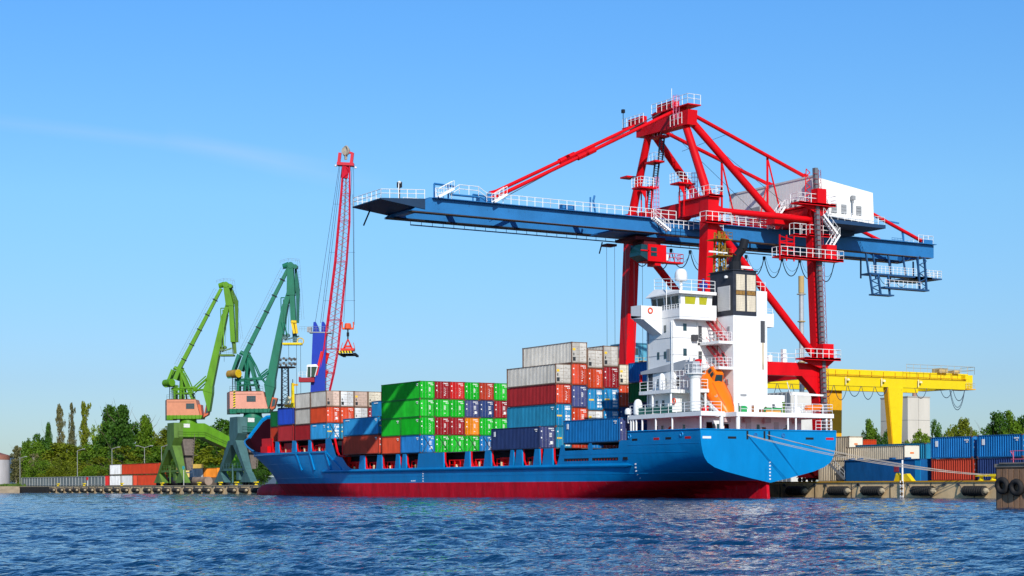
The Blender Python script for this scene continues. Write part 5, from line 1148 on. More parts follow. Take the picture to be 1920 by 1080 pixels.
s = MB(); s.rail([(57.6, 18.7, 32.45), (66.8, 18.7, 32.45)], sp=.8, r=.035, rows=(1, .66, .33)); s.rail([(59.6, 17.7, 30.45), (66.8, 17.7, 30.45)], sp=.9, r=.035, h=1); s.rail([(68.6, 18.7, 32.4), (72, 18.7, 32.4), (72, 24, 32.4)], sp=.8, r=.04, rows=(1, .66, .33)); part(s, 'basket_railing', RAILW, bk_)
s = MB(); s.pipe(loops(59.5, 62.5, 32.2, 1.3, 18.9), .05, 4); s.pipe(loops(62.5, 65.5, 32.2, 1.5, 18.9), .05, 4); part(s, 'festoon_cable', CABLE, bk_)
s = MB(); s.beam((60.6, 20, 40.6), (64.6, 20, 40.35), .15, .2); s.tube((65.6, 20, 37.4), (65.3, 20, 39.5), .12, .22, n=6); s.box(69, 70.8, 19.3, 20.3, 37.4, 38.2); s.rail([(62.6, 19.4, 37.4), (65, 19.4, 37.4)], h=.6, sp=.6); part(s, 'girder_fitting', GBLUE)
# ------------------------------------------------------------------ old luffing cranes on the far quay
def luffing(name_lab, axis, P, pal, cwstripe, offs):
    ax = Vector(axis); main, worn_paint, house = pal  # legs and bogies take a duller, rustier worn paint
    R_ = root('luffing_crane', (ax.x, ax.y, 1.9), name_lab, 'harbour crane', 'old luffing cranes on the far quay')
    def L(a, z, d=0): return Vector((ax.x, ax.y, 0)) + Rv * a + Vv * d + Vector((0, 0, z))
    def part(mb, name, mt=main, par=None, smooth=False):
        par = par or R_; WP[par.name] = worldpos_chain(par); return mb.build(name, mt, par, smooth)
    x0 = 23.6; ya, yb = P['ybeam']; yc = (ya + yb) / 2
    # quay-side A-frame leg
    s = MB(); z1, zk, zf = 16.5, 13.0, P['fork']
    s.prism([(x0, ya, z1), (x0, yb, z1), (x0, yb + .5, zk), (x0, P['yf'] + .9, zf), (x0, P['yf'] - .9, zf), (x0, ya - .2, zk)][::1], (2.2, 0, 0)); 
    for yt, y_ in ((P['yf'] + .8, P['yfeet'][0]), (P['yf'] - .8, P['yfeet'][1])):
        s.hexa([(x0 + .4, y_ - .5, 4.6), (x0 + 1.8, y_ - .5, 4.6), (x0 + 1.8, y_ + .5, 4.6), (x0 + .4, y_ + .5, 4.6), (x0, yt - 1.3, zf + 1.0), (x0 + 2.2, yt - 1.3, zf + 1.0), (x0 + 2.2, yt + 1.3, zf + 1.0), (x0, yt + 1.3, zf + 1.0)])
    part(s, 'quayside_leg', worn_paint)
    for y_ in P['yfeet']:
        s = MB(); s.hexa([(x0 + .4, y_ - 3.0, 2.5), (x0 + 1.9, y_ - 3.0, 2.5), (x0 + 1.9, y_ + 3.0, 2.5), (x0 + .4, y_ + 3.0, 2.5), (x0 + .4, y_ - .6, 4.7), (x0 + 1.9, y_ - .6, 4.7), (x0 + 1.9, y_ + .6, 4.7), (x0 + .4, y_ + .6, 4.7)]); bo = part(s, 'bogie', worn_paint)
        for d in (-2.5, -1.1, 1.1, 2.5):
            w2 = MB(); w2.tube((x0 + .9, y_ + d, 2.3), (x0 + 1.4, y_ + d, 2.3), .42, n=10); part(w2, 'wheel', DARK, bo)
    s = MB(); s.box(x0 + .6, x0 + 1.6, P['yfeet'][1], P['yfeet'][0], 5.0, 5.5); s.rail([(x0 + .4, P['yfeet'][1] + 1, 5.5), (x0 + .4, P['yfeet'][0] - 1, 5.5)], sp=1.5); s.box(x0 + .8, x0 + 1.8, P['yf'] - 2, P['yf'] - .6, 3.0, 4.9); s.tube((x0 + .6, P['yf'] + 1, 2.4), (x0 + .6, P['yf'] + 1, 6.4), .18); part(s, 'leg_tie', worn_paint)
    # portal beam running inland, bent down to the landward leg
    s = MB(); xb = P['xbend']
    s.hexa([(x0 + .1, ya + .05, 12.95), (xb, ya + .05, 12.95), (xb, yb - .05, 12.95), (x0 + .1, yb - .05, 12.95), (x0 + .1, ya + .05, 16.45), (xb, ya + .05, 16.45), (xb, yb - .05, 16.45), (x0 + .1, yb - .05, 16.45)])
    s.hexa([(xb, ya + .05, 12.95), (xb + 6.2, ya + .05, 10.4), (xb + 6.2, yb - .05, 10.4), (xb, yb - .05, 12.95), (xb, ya + .05, 16.45), (xb + 7.2, ya + .05, 12.9), (xb + 7.2, yb - .05, 12.9), (xb, yb - .05, 16.45)])
    part(s, 'portal_beam', main)
    s = MB(); s.rail([(x0 + 1, ya - .25, 13.3), (xb, ya - .25, 13.3), (xb + 6, ya - .25, 10.8)], sp=1.6, r=.04); s.box(x0 + 1, xb, ya - .4, ya + .1, 13.2, 13.3); part(s, 'portal_walkway', worn_paint)
    for d in (-5.5, 5.5):
        s = MB(); s.beam((xb + 6.6, yc, 11.8), (xb + 8.0, yc + d, 3.2), 1.5, 1.6, w2=.8, h2=.9); s.hexa([(xb + 7.4, yc + d - 2, 2.5), (xb + 8.8, yc + d - 2, 2.5), (xb + 8.8, yc + d + 2, 2.5), (xb + 7.4, yc + d + 2, 2.5), (xb + 7.4, yc + d - .6, 4), (xb + 8.8, yc + d - .6, 4), (xb + 8.8, yc + d + .6, 4), (xb + 7.4, yc + d + .6, 4)]); part(s, 'landside_leg', main)
    s = MB(); s.prism([(x0 + 2.2, ya + .4, 12.9), (x0 + 5.2, ya + .4, 12.9), (x0 + 4.4, ya + .4, 5.4), (x0 + 3.4, ya + .4, 5.4)], (0, 1.6, 0)); s.stairs((x0 + 5.0, ya - .2, 13), (x0 + 4.4, ya - .2, 5.6), (0, .8, 0), 12); s.box(x0 + 2.6, x0 + 5.6, ya - .5, ya + 1, 8.9, 9.0); part(s, 'access_tower', M('tower_brown', (.16, .13, .11), .7, var=.3, scale=2))
    s = MB(); s.lathe([(2.3, 0), (2.0, .6), (1.95, 1.3)], (ax.x, ax.y, 16.4), n=18); part(s, 'slewing_ring', main, smooth='auto')
    s = MB(); s.box(x0 + 2.4, x0 + 3.9, ya - .03, ya + .02, 15.4, 16.3); part(s, 'number_plate', M('plate_white', (.7, .7, .66), .6, var=.5, scale=6))
    # machine house, floor frame
    hx0, hc, hx1, hx2 = P['house']; zt, zb = 22.2, 18.4
    s = MB(); d0, d1 = -2.4, 2.6
    s.hexa([L(hx0, 17.5, d1), L(hc, 17.6, d0), L(hx1 + 1.3, 17.6, d0), L(hx1 + 1.3, 17.6, d1), L(hx0, 18.45, d1), L(hc, 18.45, d0), L(hx1 + 1.6, 18.45, d0), L(hx1 + 1.6, 18.45, d1)])
    s.hexa([L(hx0 + 0, 17.4, d1), L(hc, 17.4, d0), L(hc + 1.4, 17.4, d0), L(hc + 1.4, 17.4, d1), L(hx0, 18.4, d1), L(hc, 18.4, d0 - .1), L(hc + 1.8, 18.4, d0 - .1), L(hc + 1.8, 18.4, d1)])
    for k in range(9): s.beam(L(lerp(hc + .6, hx1 + 1, k / 8), 17.8, d0 - .2), L(lerp(hc + .6, hx1 + 1, k / 8), 18.5, d0 - .2), .12)
    part(s, 'slewing_frame', main)
    HM = M('house_' + house[0], house[1], .55, var=.12, scale=1.2, rust=.05, streak=.5, dirt=(.35, .12, .08))
    s = MB(); s.hexa([L(hx0, zb + .05, d1), L(hc, zb + .05, d0), L(hx1 + 1.0, zb + .05, d0), L(hx1 + 1.0, zb + .05, d1), L(hx0, zt, d1), L(hc, zt, d0), L(hx1, zt, d0), L(hx1, zt, d1)]); h_ = part(s, 'machine_house', HM)
    s = MB(); s.hexa([L(hx1 + .6, 18.6, d0 + 1.2), L(hx2 + .3, 18.2, d0 + 1.2), L(hx2 + .3, 18.2, d1 - .6), L(hx1 + .6, 18.6, d1 - .6), L(hx1 - .1, 21.0, d0 + 1.2), L(hx2, 21.0, d0 + 1.2), L(hx2, 21.0, d1 - .6), L(hx1 - .1, 21.0, d1 - .6)]); 
    s.hexa([L(hx2 + .5, 18.0, d0 + 1.6), L(hx2 + 1.6, 18.6, d0 + 1.6), L(hx2 + 1.6, 18.6, d1 - 1), L(hx2 + .5, 18.0, d1 - 1), L(hx2 + 1.2, 21.0, d0 + 1.6), L(hx2 + 2.2, 20.8, d0 + 1.6), L(hx2 + 2.2, 20.8, d1 - 1), L(hx2 + 1.2, 21.0, d1 - 1)])
    cabp = part(s, 'driver_cab', M('cab_orange', (.55, .12, .05), .5, var=.2), h_)
    s = MB(); s.hexa([L(hx2 + 1.0, 18.9, d0 + 1.5), L(hx2 + 1.7, 19.1, d0 + 1.5), L(hx2 + 1.7, 19.1, d0 + 1.7), L(hx2 + 1.0, 18.9, d0 + 1.7), L(hx2 + 1.3, 20.6, d0 + 1.5), L(hx2 + 2.0, 20.5, d0 + 1.5), L(hx2 + 2.0, 20.5, d0 + 1.7), L(hx2 + 1.3, 20.6, d0 + 1.7)]); part(s, 'cab_window', GLASS, h_)
    s = MB(); wx = P['win']; s.hexa([L(wx, 20.0, d0 - .05), L(wx + 1.9, 20.0, d0 - .05), L(wx + 1.9, 20.0, d0 + .05), L(wx, 20.0, d0 + .05), L(wx, 21.2, d0 - .05), L(wx + 1.9, 21.2, d0 - .05), L(wx + 1.9, 21.2, d0 + .05), L(wx, 21.2, d0 + .05)]); wn = part(s, 'window', GLASS, h_)
    s = MB()
    for k in range(5): s.beam(L(wx + k * .475, 20.0, d0 - .08), L(wx + k * .475, 21.2, d0 - .08), .07)
    for z in (20.0, 20.6, 21.2): s.beam(L(wx, z, d0 - .08), L(wx + 1.9, z, d0 - .08), .07)
    part(s, 'window_grille', M('grille', (.10, .10, .11), .6), wn)
    s = MB(); s.beam(L(hc, 22.23, d0), L(hx1 - .1, 22.23, d0), .12, .1); s.beam(L(hc + .2, 21.6, d0 - .03), L(hx1 - .3, 21.6, d0 - .03), .06, .05); part(s, 'roof_edge', M('edge_dark', (.10, .05, .04), .6), h_)
    if cwstripe:
        ys = MB(); bs = MB()
        for k in range(14):
            a = hc + .75; z = zb + .1 + k * .27; (ys if k % 2 else bs).hexa([L(a, z, d0 - .02), L(a + .45, z + .2, d0 - .02), L(a + .45, z + .2, d0 + .02), L(a, z, d0 + .02), L(a, z + .27, d0 - .02), L(a + .45, z + .47 - .0, d0 - .02), L(a + .45, z + .47, d0 + .02), L(a, z + .27, d0 + .02)])
        part(ys, 'yellow_stripe', YEL, h_); part(bs, 'black_stripe', M('stripe_black', (.05, .04, .03), .6), h_)
    s = MB(); s.rail([L(hc, zt, d0), L(hx1, zt, d0)], sp=1.5, r=.03); s.stairs(L(hc + .2, 22.3, 0), L(hc + .25, 25.6, 0), Rv * .6, 8, hr=False); part(s, 'roof_railing', M('rail_dark', (.05, .10, .09), .6), h_)
    # tower frame above the house
    pv = P['pivot']; s = MB()
    for d in (-1.5, 1.5):
        s.beam(L(hc + 3.0, zt, d), L(pv[0] + .6, pv[1] - 1.0, d), .5); s.beam(L(hc + 5.9, zt, d), L(pv[0] + .8, pv[1] - 1.6, d), .55); s.beam(L(hc + 1.6, zt, d), L(hc + 1.6, zt + 3.6, d), .45)
        s.beam(L(hc + 3.0, zt + 7, d), L(hc + 4.0, zt + .2, d), .3)
        s.pipe([L(pv[0] + .5, pv[1] - .1, d), L(pv[0] + 1.9, pv[1] - 2.6, d), L(pv[0] + 3.0, pv[1] - 5.2, d), L(P['jw'][0] - .2, P['jw'][1] - .1, d)], .15, 5)
        s.tube(L(pv[0] + 2.9, pv[1] - 5.0, d), L(P['jw'][0] + .3, P['jw'][1] + 3.0, d), .16, n=5); s.tube(L(pv[0] + 3.3, pv[1] - 5.6, d), L(P['jw'][0] + .5, P['jw'][1] + 2.2, d), .16, n=5)
        s.beam(L(hc + 1.0, zt + 2.5, d), L(hc + 6.6, zt + 2.9, d), .35, .5)
    s.beam(L(hc - .6, zt + 3.0, -1.4), L(hc + 2.6, zt + 3.2, -1.4), 1.2, .2);
    s.rail([L(hc + 1, zt + 1.6, -1.9), L(hc + 6.2, zt + 1.6, -1.9)], sp=1, r=.04, rows=(1, .5, .02)); s.beam(L(hc + 1.8, zt + 1.4, 0), L(hc + 6, zt + 1.5, 0), 3, .3)
    for d in (-1, 1): s.tube(L(pv[0] - 1.2, pv[1] + .2, d), L(pv[0] - .2, pv[1] - .4, d), .5, .3, n=8)
    part(s, 'tower_frame', main)
    # counterweight on its lever
    cw = P['cw']; s = MB()
    for d in (-1.3, 1.3): s.beam(L(pv[0] + .3, pv[1] + .4, d), L(cw[0] + 2.5, cw[2] + .8, d), .9, .9, up=tuple(Vv)); s.beam(L(pv[0] - 1.5, pv[1] - .3, d), L(cw[0] + .9, cw[2] + .7, d), .6, .6, up=tuple(Vv))
    part(s, 'counterweight_lever', main)
    c0 = L(cw[0], cw[2], -.7); c1_ = L(cw[1], cw[2] + .05, -2.9); CWM = YELD if cwstripe else main
    s = MB(); s.tube(c0, c1_, .88, n=20); cwo = part(s, 'counterweight', M('cw_ochre', (.42, .24, .04), .6, var=.4, scale=1.5, rust=.2) if cwstripe else main, smooth='auto')
    if cwstripe:
        dv = (c1_ - c0).normalized(); s = MB(); s.tube(c1_, c1_ + dv * .03, .86, n=20); disc = part(s, 'end_disc', YEL, cwo); s = MB(); up_ = Vector((0, 0, 1)); sd_ = dv.cross(up_).normalized()
        for k in range(-3, 4):
            o = k * .24; hl = math.sqrt(max(0, .8 ** 2 - o ** 2)); pdir = (up_ + sd_).normalized(); q_ = (up_ - sd_).normalized(); s.beam(c1_ + dv * .05 + q_ * o - pdir * hl, c1_ + dv * .05 + q_ * o + pdir * hl, .02, .09, up=tuple(q_))
        part(s, 'hazard_stripe', M('ochre_line', (.4, .16, .01), .6), cwo)
    # tie rod with ladder
    s = MB()
    a, b2 = L(pv[0] - .5, pv[1] - .6), L(*P['tie']); s.beam(a, b2, 1.0, .85, w2=.7, h2=.7, up=tuple(Vv)); tie = part(s, 'tie_rod', main)
    s = MB(); dd = (b2 - a).normalized(); nrm = dd.cross(Vv).normalized(); nrm = nrm if nrm.z > 0 else -nrm
    for k in range(26):
        c = a.lerp(b2, .06 + k * .036); s.tube(c + nrm * .4, c + nrm * 1.5, .03, n=3)
    s.tube(a.lerp(b2, .05) + nrm * 1.5, a.lerp(b2, .97) + nrm * 1.5, .035, n=3); s.tube(a.lerp(b2, .05) + nrm * 1.0, a.lerp(b2, .97) + nrm * 1.0, .03, n=3); part(s, 'ladder_rail', M('rail_faint', (.25, .35, .40), .6), tie)
    s = MB()
    for k in range(5): c = a.lerp(b2, .14 + k * .18); s.beam(c - nrm * .6, c + nrm * .6, .9, .22)
    part(s, 'joint_plate', DARK, tie)
    # main jib: deep kinked box
    jf, jw, jt = P['jf'], P['jw'], P['jt']; s = MB()
    def quadbox(a0, a1, b0, b1, d):   # profile edge a0-a1 to b0-b1 extruded d deep
        s.hexa([L(*a0, -d), L(*a1, -d), L(*a1, d), L(*a0, d), L(*b0, -d), L(*b1, -d), L(*b1, d), L(*b0, d)])
    quadbox((jf[0] - .15, jf[1]), (jf[0] + .15, jf[1]), (jw[0] - .5, jw[1] - .4), (jw[0] + 1.75, jw[1] - 1.0), 1.5)
    quadbox((jw[0] - .5, jw[1] - .4), (jw[0] + 1.75, jw[1] - 1.0), (jw[0] - .1, jw[1] + .6), (jw[0] + 1.8, jw[1] + .6), 1.6)
    quadbox((jw[0] - .1, jw[1] + .6), (jw[0] + 1.8, jw[1] + .6), (jt[0] - 1.3, jt[1] - 3), (jt[0] - .1, jt[1] - 3), 1.3)
    jb = part(s, 'main_jib', main)
    s = MB(); quadbox((jt[0] - 1.3, jt[1] - 3), (jt[0] - .1, jt[1] - 3), (jt[0] - .3, jt[1]), (jt[0] + .6, jt[1]), .7); s.pipe([L(jt[0] - 1.6, jt[1] - 4.5, -1), L(jt[0] - 1.6, jt[1] - 1.6, -1), L(jt[0] - .8, jt[1] - 1.6, -1)], .12, 4); part(s, 'jib_head', main, jb)
    FJD = M('chord_' + house[0], tuple(c * .62 for c in ((.10, .27, .006) if not cwstripe else (.012, .19, .13))), .6, var=.3)
    # fly jib: main box plus mesh-clad outer chord
    ft, fb = P['ft'], P['fb']; s = MB(); dk = worn_paint if cwstripe else main
    quadbox((ft[0] - .5, ft[1] + .4), (ft[0] + .7, ft[1] + .4), (jt[0] - .4, jt[1] - 1), (jt[0] + 1.4, jt[1] - 1), 1.0)
    fj = part(s, 'fly_jib', main)
    s = MB(); quadbox((jt[0] + .25, jt[1] - 1), (jt[0] + 1.3, jt[1] - 1), (fb[0] - .95, fb[1] + .8), (fb[0] + .15, fb[1] + .8), .9); part(s, 'fly_jib_nose', main, fj)
    s = MB(); s.hexa([L(ft[0] + .9, ft[1] - .3, .6), L(ft[0] + 1.3, ft[1] - .3, .6), L(ft[0] + 1.3, ft[1] - .3, 1.2), L(ft[0] + .9, ft[1] - .3, 1.2), L(jt[0] + 1.3, jt[1] - .5, .6), L(jt[0] + 2.3, jt[1] + .2, .6), L(jt[0] + 2.3, jt[1] + .2, 1.2), L(jt[0] + 1.3, jt[1] - .5, 1.2)])
    quadbox((jt[0] + 1.55, jt[1] + .3), (jt[0] + 2.4, jt[1] + .3), (fb[0] + .3, fb[1] + .8), (fb[0] + .75, fb[1] + .8), .35); part(s, 'outer_chord', FJD, fj)
    s = MB(); s.tube(L(ft[0] - 1.6, ft[1] - .1), L(ft[0] - .3, ft[1] + .2), .55, .75, n=10); s.tube(L(ft[0] + .2, ft[1] + .1, -1.1), L(ft[0] + .2, ft[1] + .1, 1.1), .7, n=12); s.tube(L(ft[0] + 1.2, ft[1] - .2, -1), L(ft[0] + 1.2, ft[1] - .2, 1), .5, n=12); part(s, 'head_sheave', main, fj)
    s = MB(); s.rail([L(ft[0] - 2.2, ft[1] + .5), L(ft[0] - .4, ft[1] + 1.0), L(ft[0] + 2.0, ft[1] + .8)], h=.7, sp=.8, r=.03)
    for x in (2.2, 2.7): s.tube(L(ft[0] + x - .6, ft[1] + 1.2), L(fb[0] + x - .8, fb[1] + 1.5), .03, n=3)
    for k in range(20): s.tube(L(ft[0] + 1.7 + k * .01, ft[1] - k * .62), L(ft[0] + 2.2, ft[1] - k * .62), .025, n=3)
    part(s, 'fly_jib_ladder', M('rail_faint', (.25, .35, .40), .6), fj)
    # nose platform
    p0, p1, pz = P['plat']; s = MB(); s.beam(L(p0, pz - .3), L(p1, pz - .3), 2.6, .4); npf = part(s, 'nose_platform', YEL if cwstripe else worn_paint)
    s = MB(); s.rail([L(p0, pz - .2, -1.2), L(p1, pz - .2, -1.2)], sp=.6, r=.04, rows=(1, .5)); s.rail([L(p1 - .6, pz + 2.4), L(p1 + 1.2, pz + 2.4)], sp=.6, r=.03); part(s, 'platform_railing', M('rail_faint', (.25, .35, .40), .6), npf)
    s = MB(); s.tube(L(p0 + .4, pz + 1.2, -.8), L(p0 + .4, pz + 1.2, .8), .55, n=10); s.tube(L(p0 + 1.1, pz + 1.6, -.5), L(p0 + 1.1, pz + 1.6, .5), .4, n=10); s.beam(L(p0 + .3, pz + .6), L(p1 - .6, pz + 1.4), .4, .3); s.beam(L(fb[0] - .3, fb[1] + 1.2), L(fb[0] - .1, pz + .1), .8, .6); part(s, 'rope_sheave', worn_paint, npf)
    if cwstripe:
        s = MB(); s.beam(L(fb[0] - .6, fb[1] + 1.0, -1.15), L(fb[0] - .1, fb[1] - 1.6, -1.15), .5, .5, up=tuple(Vv)); s.beam(L(fb[0] + .1, fb[1] + 1.0, -1.15), L(fb[0] + .5, fb[1] - 1.6, -1.15), .45, .45, up=tuple(Vv)); s.beam(L(fb[0] - .7, fb[1] + 1.0, -1.15), L(fb[0] + .4, fb[1] + .9, -1.15), .9, .5); s.torus(L(p1 - .2, pz + .2, -1.2), tuple(Vv), .7, .12, 14, 5); part(s, 'yellow_fork', M('fork_yellow', (.75, .48, .01), .5, var=.2), npf)
    s = MB()
    for a_, d in ((p0 + .6, 0), (p0 + 1.0, .6)): s.tube(L(a_, pz + 1.4, d), L(a_ + .4, fb[1] + 6, d), .06, n=3)
    s.pipe([L(jt[0] - 1.0, jt[1] - 2, -1.3), L(jt[0] - .9, jt[1] - 7, -1.3), L(p0 + 1.0, pz + 1.6, -1.3)], .16, 5); s.pipe([L(jt[0] - 1.5, jt[1] - 7, -1.3), L(p0 + .4, pz + 1.6, -1.3)], .12, 5); part(s, 'rope_guide', main, npf)
    if P.get('ropes'):
        s = MB()
        for a_ in P['ropes']: s.tube(L(a_, pz - .2), L(a_, P['ropez']), .045, n=3)
        part(s, 'hoist_rope', WIRE, npf)
    return R_
LG = M('crane_green', (.10, .27, .006), .5, var=.22, scale=.7, rust=.06, streak=.35, dirt=(.08, .10, .03)); LGS = M('crane_green_worn', (.10, .19, .03), .6, var=.35, scale=.7, rust=.12, streak=.3, dirt=(.09, .08, .06))
TG = M('crane_teal', (.010, .15, .085), .5, var=.25, scale=.6, rust=.06, streak=.35, dirt=(.07, .11, .10)); TGS = M('crane_teal_worn', (.06, .14, .14), .6, var=.3, scale=.6, rust=.12, streak=.3, dirt=(.10, .11, .11))
luffing('light green luffing harbour crane with salmon machine house, left of the two old cranes', (29.5, 220.76), dict(ybeam=(214.5, 218.7), yf=217.7, fork=10.2, yfeet=(226.3, 211.9), xbend=31.2, house=(-5.95, -4.6, 2.15, 3.2), win=.0, pivot=(-1.9, 29.6), cw=(-5.3, -3.2, 26.1), tie=(8.0, 48.6), jf=(5.1, 19.4), jw=(4.2, 24.7), jt=(9.6, 45.4), ft=(9.0, 49.3), fb=(11.2, 35.0), plat=(7.7, 11.0, 33.0), ropes=(8.6,), ropez=31.2), (LG, LGS, ('salmon', (.60, .235, .13))), False, 0)
luffing('dark teal luffing harbour crane with pink machine house and yellow striped counterweight', (29.5, 181.8), dict(ybeam=(176.2, 180.4), yf=179.4, fork=10.5, yfeet=(187.6, 172.9), xbend=33.0, house=(-6.05, -4.6, 2.6, 3.2), win=-.9, pivot=(-1.3, 30.6), cw=(-5.0, -2.6, 26.0), tie=(8.0, 49.3), jf=(3.6, 18.7), jw=(3.2, 24.1), jt=(8.0, 44.2), ft=(8.3, 49.6), fb=(9.4, 36.4), plat=(6.7, 10.8, 32.9), ropes=(7.9, 9.6, 10.5), ropez=19), (TG, TGS, ('pink', (.68, .30, .21))), True, 0)

# ------------------------------------------------------------------ mobile harbour crane with red lattice boom
MC = root('mobile_harbour_crane', (34, 157, 1.9), 'mobile harbour crane with royal blue tower and tall red lattice boom', 'mobile crane')
AX = Vector((34, 157, 0))
def ML(a, z, d=0): return AX + Rv * a + Vv * d + Vector((0, 0, z))
def mpart(mb, name, mt, par=None, smooth=False):
    par = par or MC; WP[par.name] = worldpos_chain(par); return mb.build(name, mt, par, smooth)
RB = M('tower_blue', (.004, .03, .34), .4, var=.12, scale=.4); LRD = M('lattice_red', (.55, .008, .03), .45, var=.12)
s = MB(); s.hexa([ML(-2.4, 7, -1.5), ML(.9, 7, -1.5), ML(.9, 7, 1.5), ML(-2.4, 7, 1.5), ML(-1.3, 33.5, -1.2), ML(1.4, 33.5, -1.2), ML(1.4, 33.5, 1.2), ML(-1.3, 33.5, 1.2)])
for a in (-1.2, .5): s.prism([ML(a - .1, 33.4, -.8), ML(a + 1.1, 33.4, -.8), ML(a + 1.0, 34.4, -.8), ML(a + .4, 35.6, -.8), ML(a + .0, 35.5, -.8)], Vv * 1.6)
tw = mpart(s, 'tower', RB)
s = MB(); s.beam(ML(-2.1, 33.4), ML(2.4, 33.3), 2.6, .2); s.rail([ML(-2.1, 33.5, -1.3), ML(2.4, 33.4, -1.3)], sp=.8, r=.03); mpart(s, 'tower_platform', GREYM, tw)
s = MB(); s.beam(ML(-2.5, 34.0, -.6), ML(-1.6, 34.0, -.6), 1.2, 1.0); mpart(s, 'tower_box', GREYM, tw)
s = MB(); s.beam(ML(-2, 6, 0), ML(5, 6, 0), 5, 2.4); s.beam(ML(-6, 3.2, 0), ML(7, 3.2, 0), 6, 1.6); mpart(s, 'chassis', RB)
s = MB(); s.beam(ML(-4.1, 23.5, -1.4), ML(-.9, 23.5, -1.4), 1.9, .9); s.prism([ML(-4.1, 23.2, -2.3), ML(-3.6, 23.0, -2.3), ML(-3.6, 24, -2.3), ML(-4.1, 24.2, -2.3)], Vv * 1.8); cbp = mpart(s, 'cab_platform', M('plat_red', (.30, .008, .02), .5))
s = MB(); s.hexa([ML(-2.4, 24.1, -2.3), ML(-.8, 24.1, -2.3), ML(-.8, 24.1, -.4), ML(-2.4, 24.1, -.4), ML(-2.3, 26.2, -2.3), ML(-.2, 26.2, -2.3), ML(-.2, 26.2, -.4), ML(-2.3, 26.2, -.4)]); cbb = mpart(s, 'driver_cab', M('cab_dark', (.03, .06, .04), .3), cbp)
s = MB()
for a0, a1 in ((-2.4, -2.3), (-1.6, -1.55), (-.8, -.2)): s.tube(ML(a0, 24.1, -2.33), ML(a1, 26.3, -2.33), .09, n=4)
s.hexa([ML(-2.5, 26.2, -2.4), ML(-.1, 26.2, -2.4), ML(-.1, 26.2, -.3), ML(-2.5, 26.2, -.3), ML(-2.3, 26.6, -2.2), ML(-.5, 26.7, -2.2), ML(-.5, 26.7, -.4), ML(-2.3, 26.6, -.4)]); s.rail([ML(-4.1, 24, -2.3), ML(-2.5, 24, -2.3)], sp=.7, r=.03); mpart(s, 'cab_frame', RAILW, cbb)
# lattice boom: four chords, three-stage outline
ST = [(19.5, -1.2, 1.6, .9), (25.0, .1, 2.9, 1.1), (30.0, 1.0, 3.8, 1.2), (36, 1.75, 4.4, 1.2), (48, 3.3, 5.65, 1.15), (56.5, 4.1, 6.3, 1.1), (62, 4.6, 6.35, .9), (68.2, 5.1, 6.4, .6)]
ch = [[ML(a0, z, -w_) for z, a0, a1, w_ in ST], [ML(a1, z, -w_) for z, a0, a1, w_ in ST], [ML(a1, z, w_) for z, a0, a1, w_ in ST], [ML(a0, z, w_) for z, a0, a1, w_ in ST]]
s = MB()
for k, c in enumerate(ch): s.pipe(c, .17 if k in (0, 3) else .13, 6)
bo = mpart(s, 'boom', LRD)
s = MB()
for i in range(len(ST) - 1):
    n = max(1, round((ST[i + 1][0] - ST[i][0]) / 3.2))
    for A, B_ in ((0, 1), (1, 2), (2, 3), (3, 0)):
        s.truss(ch[A][i], ch[A][i + 1], ch[B_][i], ch[B_][i + 1], n, .045)
        s.tube(ch[A][i], ch[B_][i], .06, n=4)
mpart(s, 'boom_bracing', LRD, bo)
s = MB()
for i in range(2, len(ST) - 1): s.beam((ch[0][i] + ch[2][i]) / 2, (ch[0][i + 1] + ch[2][i + 1]) / 2, .35, .06, up=tuple(Vv))
mpart(s, 'boom_catwalk', M('catwalk', (.16, .17, .22), .7), bo)
s = MB(); s.beam(ML(-.6, 24.5, -1.2), ML(.6, 29.4, -1.2), .35, .5); s.beam(ML(.6, 23, 0), ML(1.6, 25.5, 0), .8, .5); s.tube(ML(1.1, 27, .3), ML(1.7, 29.2, .3), .35, n=8); mpart(s, 'luffing_gear', M('gear_red', (.62, .01, .01), .5), bo)
s = MB(); s.hexa([ML(3.8, 68.0, -.9), ML(7.3, 67.8, -.9), ML(7.3, 67.8, .9), ML(3.8, 68, .9), ML(3.8, 68.6, -.9), ML(7.3, 68.4, -.9), ML(7.3, 68.4, .9), ML(3.8, 68.6, .9)])
for a in (4.3, 6.9): s.beam(ML(a - .2, 68.2), ML(a + .1, 70.6), .6, .9, up=tuple(Vv))
s.beam(ML(5.2, 65.4), ML(5.7, 68.2), 1.2, 1.1); s.beam(ML(6.2, 70.7), ML(7.0, 70.5), .6, .4); hd = mpart(s, 'boom_head', LRD, bo)
s = MB(); s.torus(ML(5.6, 71.0), tuple((Rv * .8 + Vv * .6)), .95, .22, 18, 6); s.tube(ML(5.55, 71.0, -.2), ML(5.65, 71, .2), .9, n=16); s.beam(ML(5.6, 69.2), ML(5.6, 70.4), .5, .4); mpart(s, 'head_sheave', M('sheave', (.38, .33, .26), .7, var=.4, scale=2), bo)
s = MB(); s.lathe([(.25, 0), (.3, .2), (.05, .4)], ML(3.5, 67.8)); s.lathe([(.25, 0), (.3, .2), (.05, .4)], ML(7.6, 67.4)); mpart(s, 'lamp', RAILW, bo)
s = MB()
for (a0, z0, a1, z1) in ((4.2, 68, -.9, 35.4), (4.4, 68, .2, 35.4), (4.8, 68, .6, 35.4), (7.2, 67.8, 7.2, 35.6), (6.9, 67.8, 5.0, 35.6), (7.0, 62, 7.2, 35)): s.tube(ML(a0, z0), ML(a1, z1), .045, n=3)
for z in (60, 50, 40): s.tube(ML(6.3 - (60 - z) * .07, z + 0), ML(7.4, z), .03, n=3); s.tube(ML(interp([(t[0], t[1]) for t in ST], z) - 1.4, z), ML(interp([(t[0], t[1]) for t in ST], z), z), .03, n=3)
mpart(s, 'hoist_rope', WIRE)
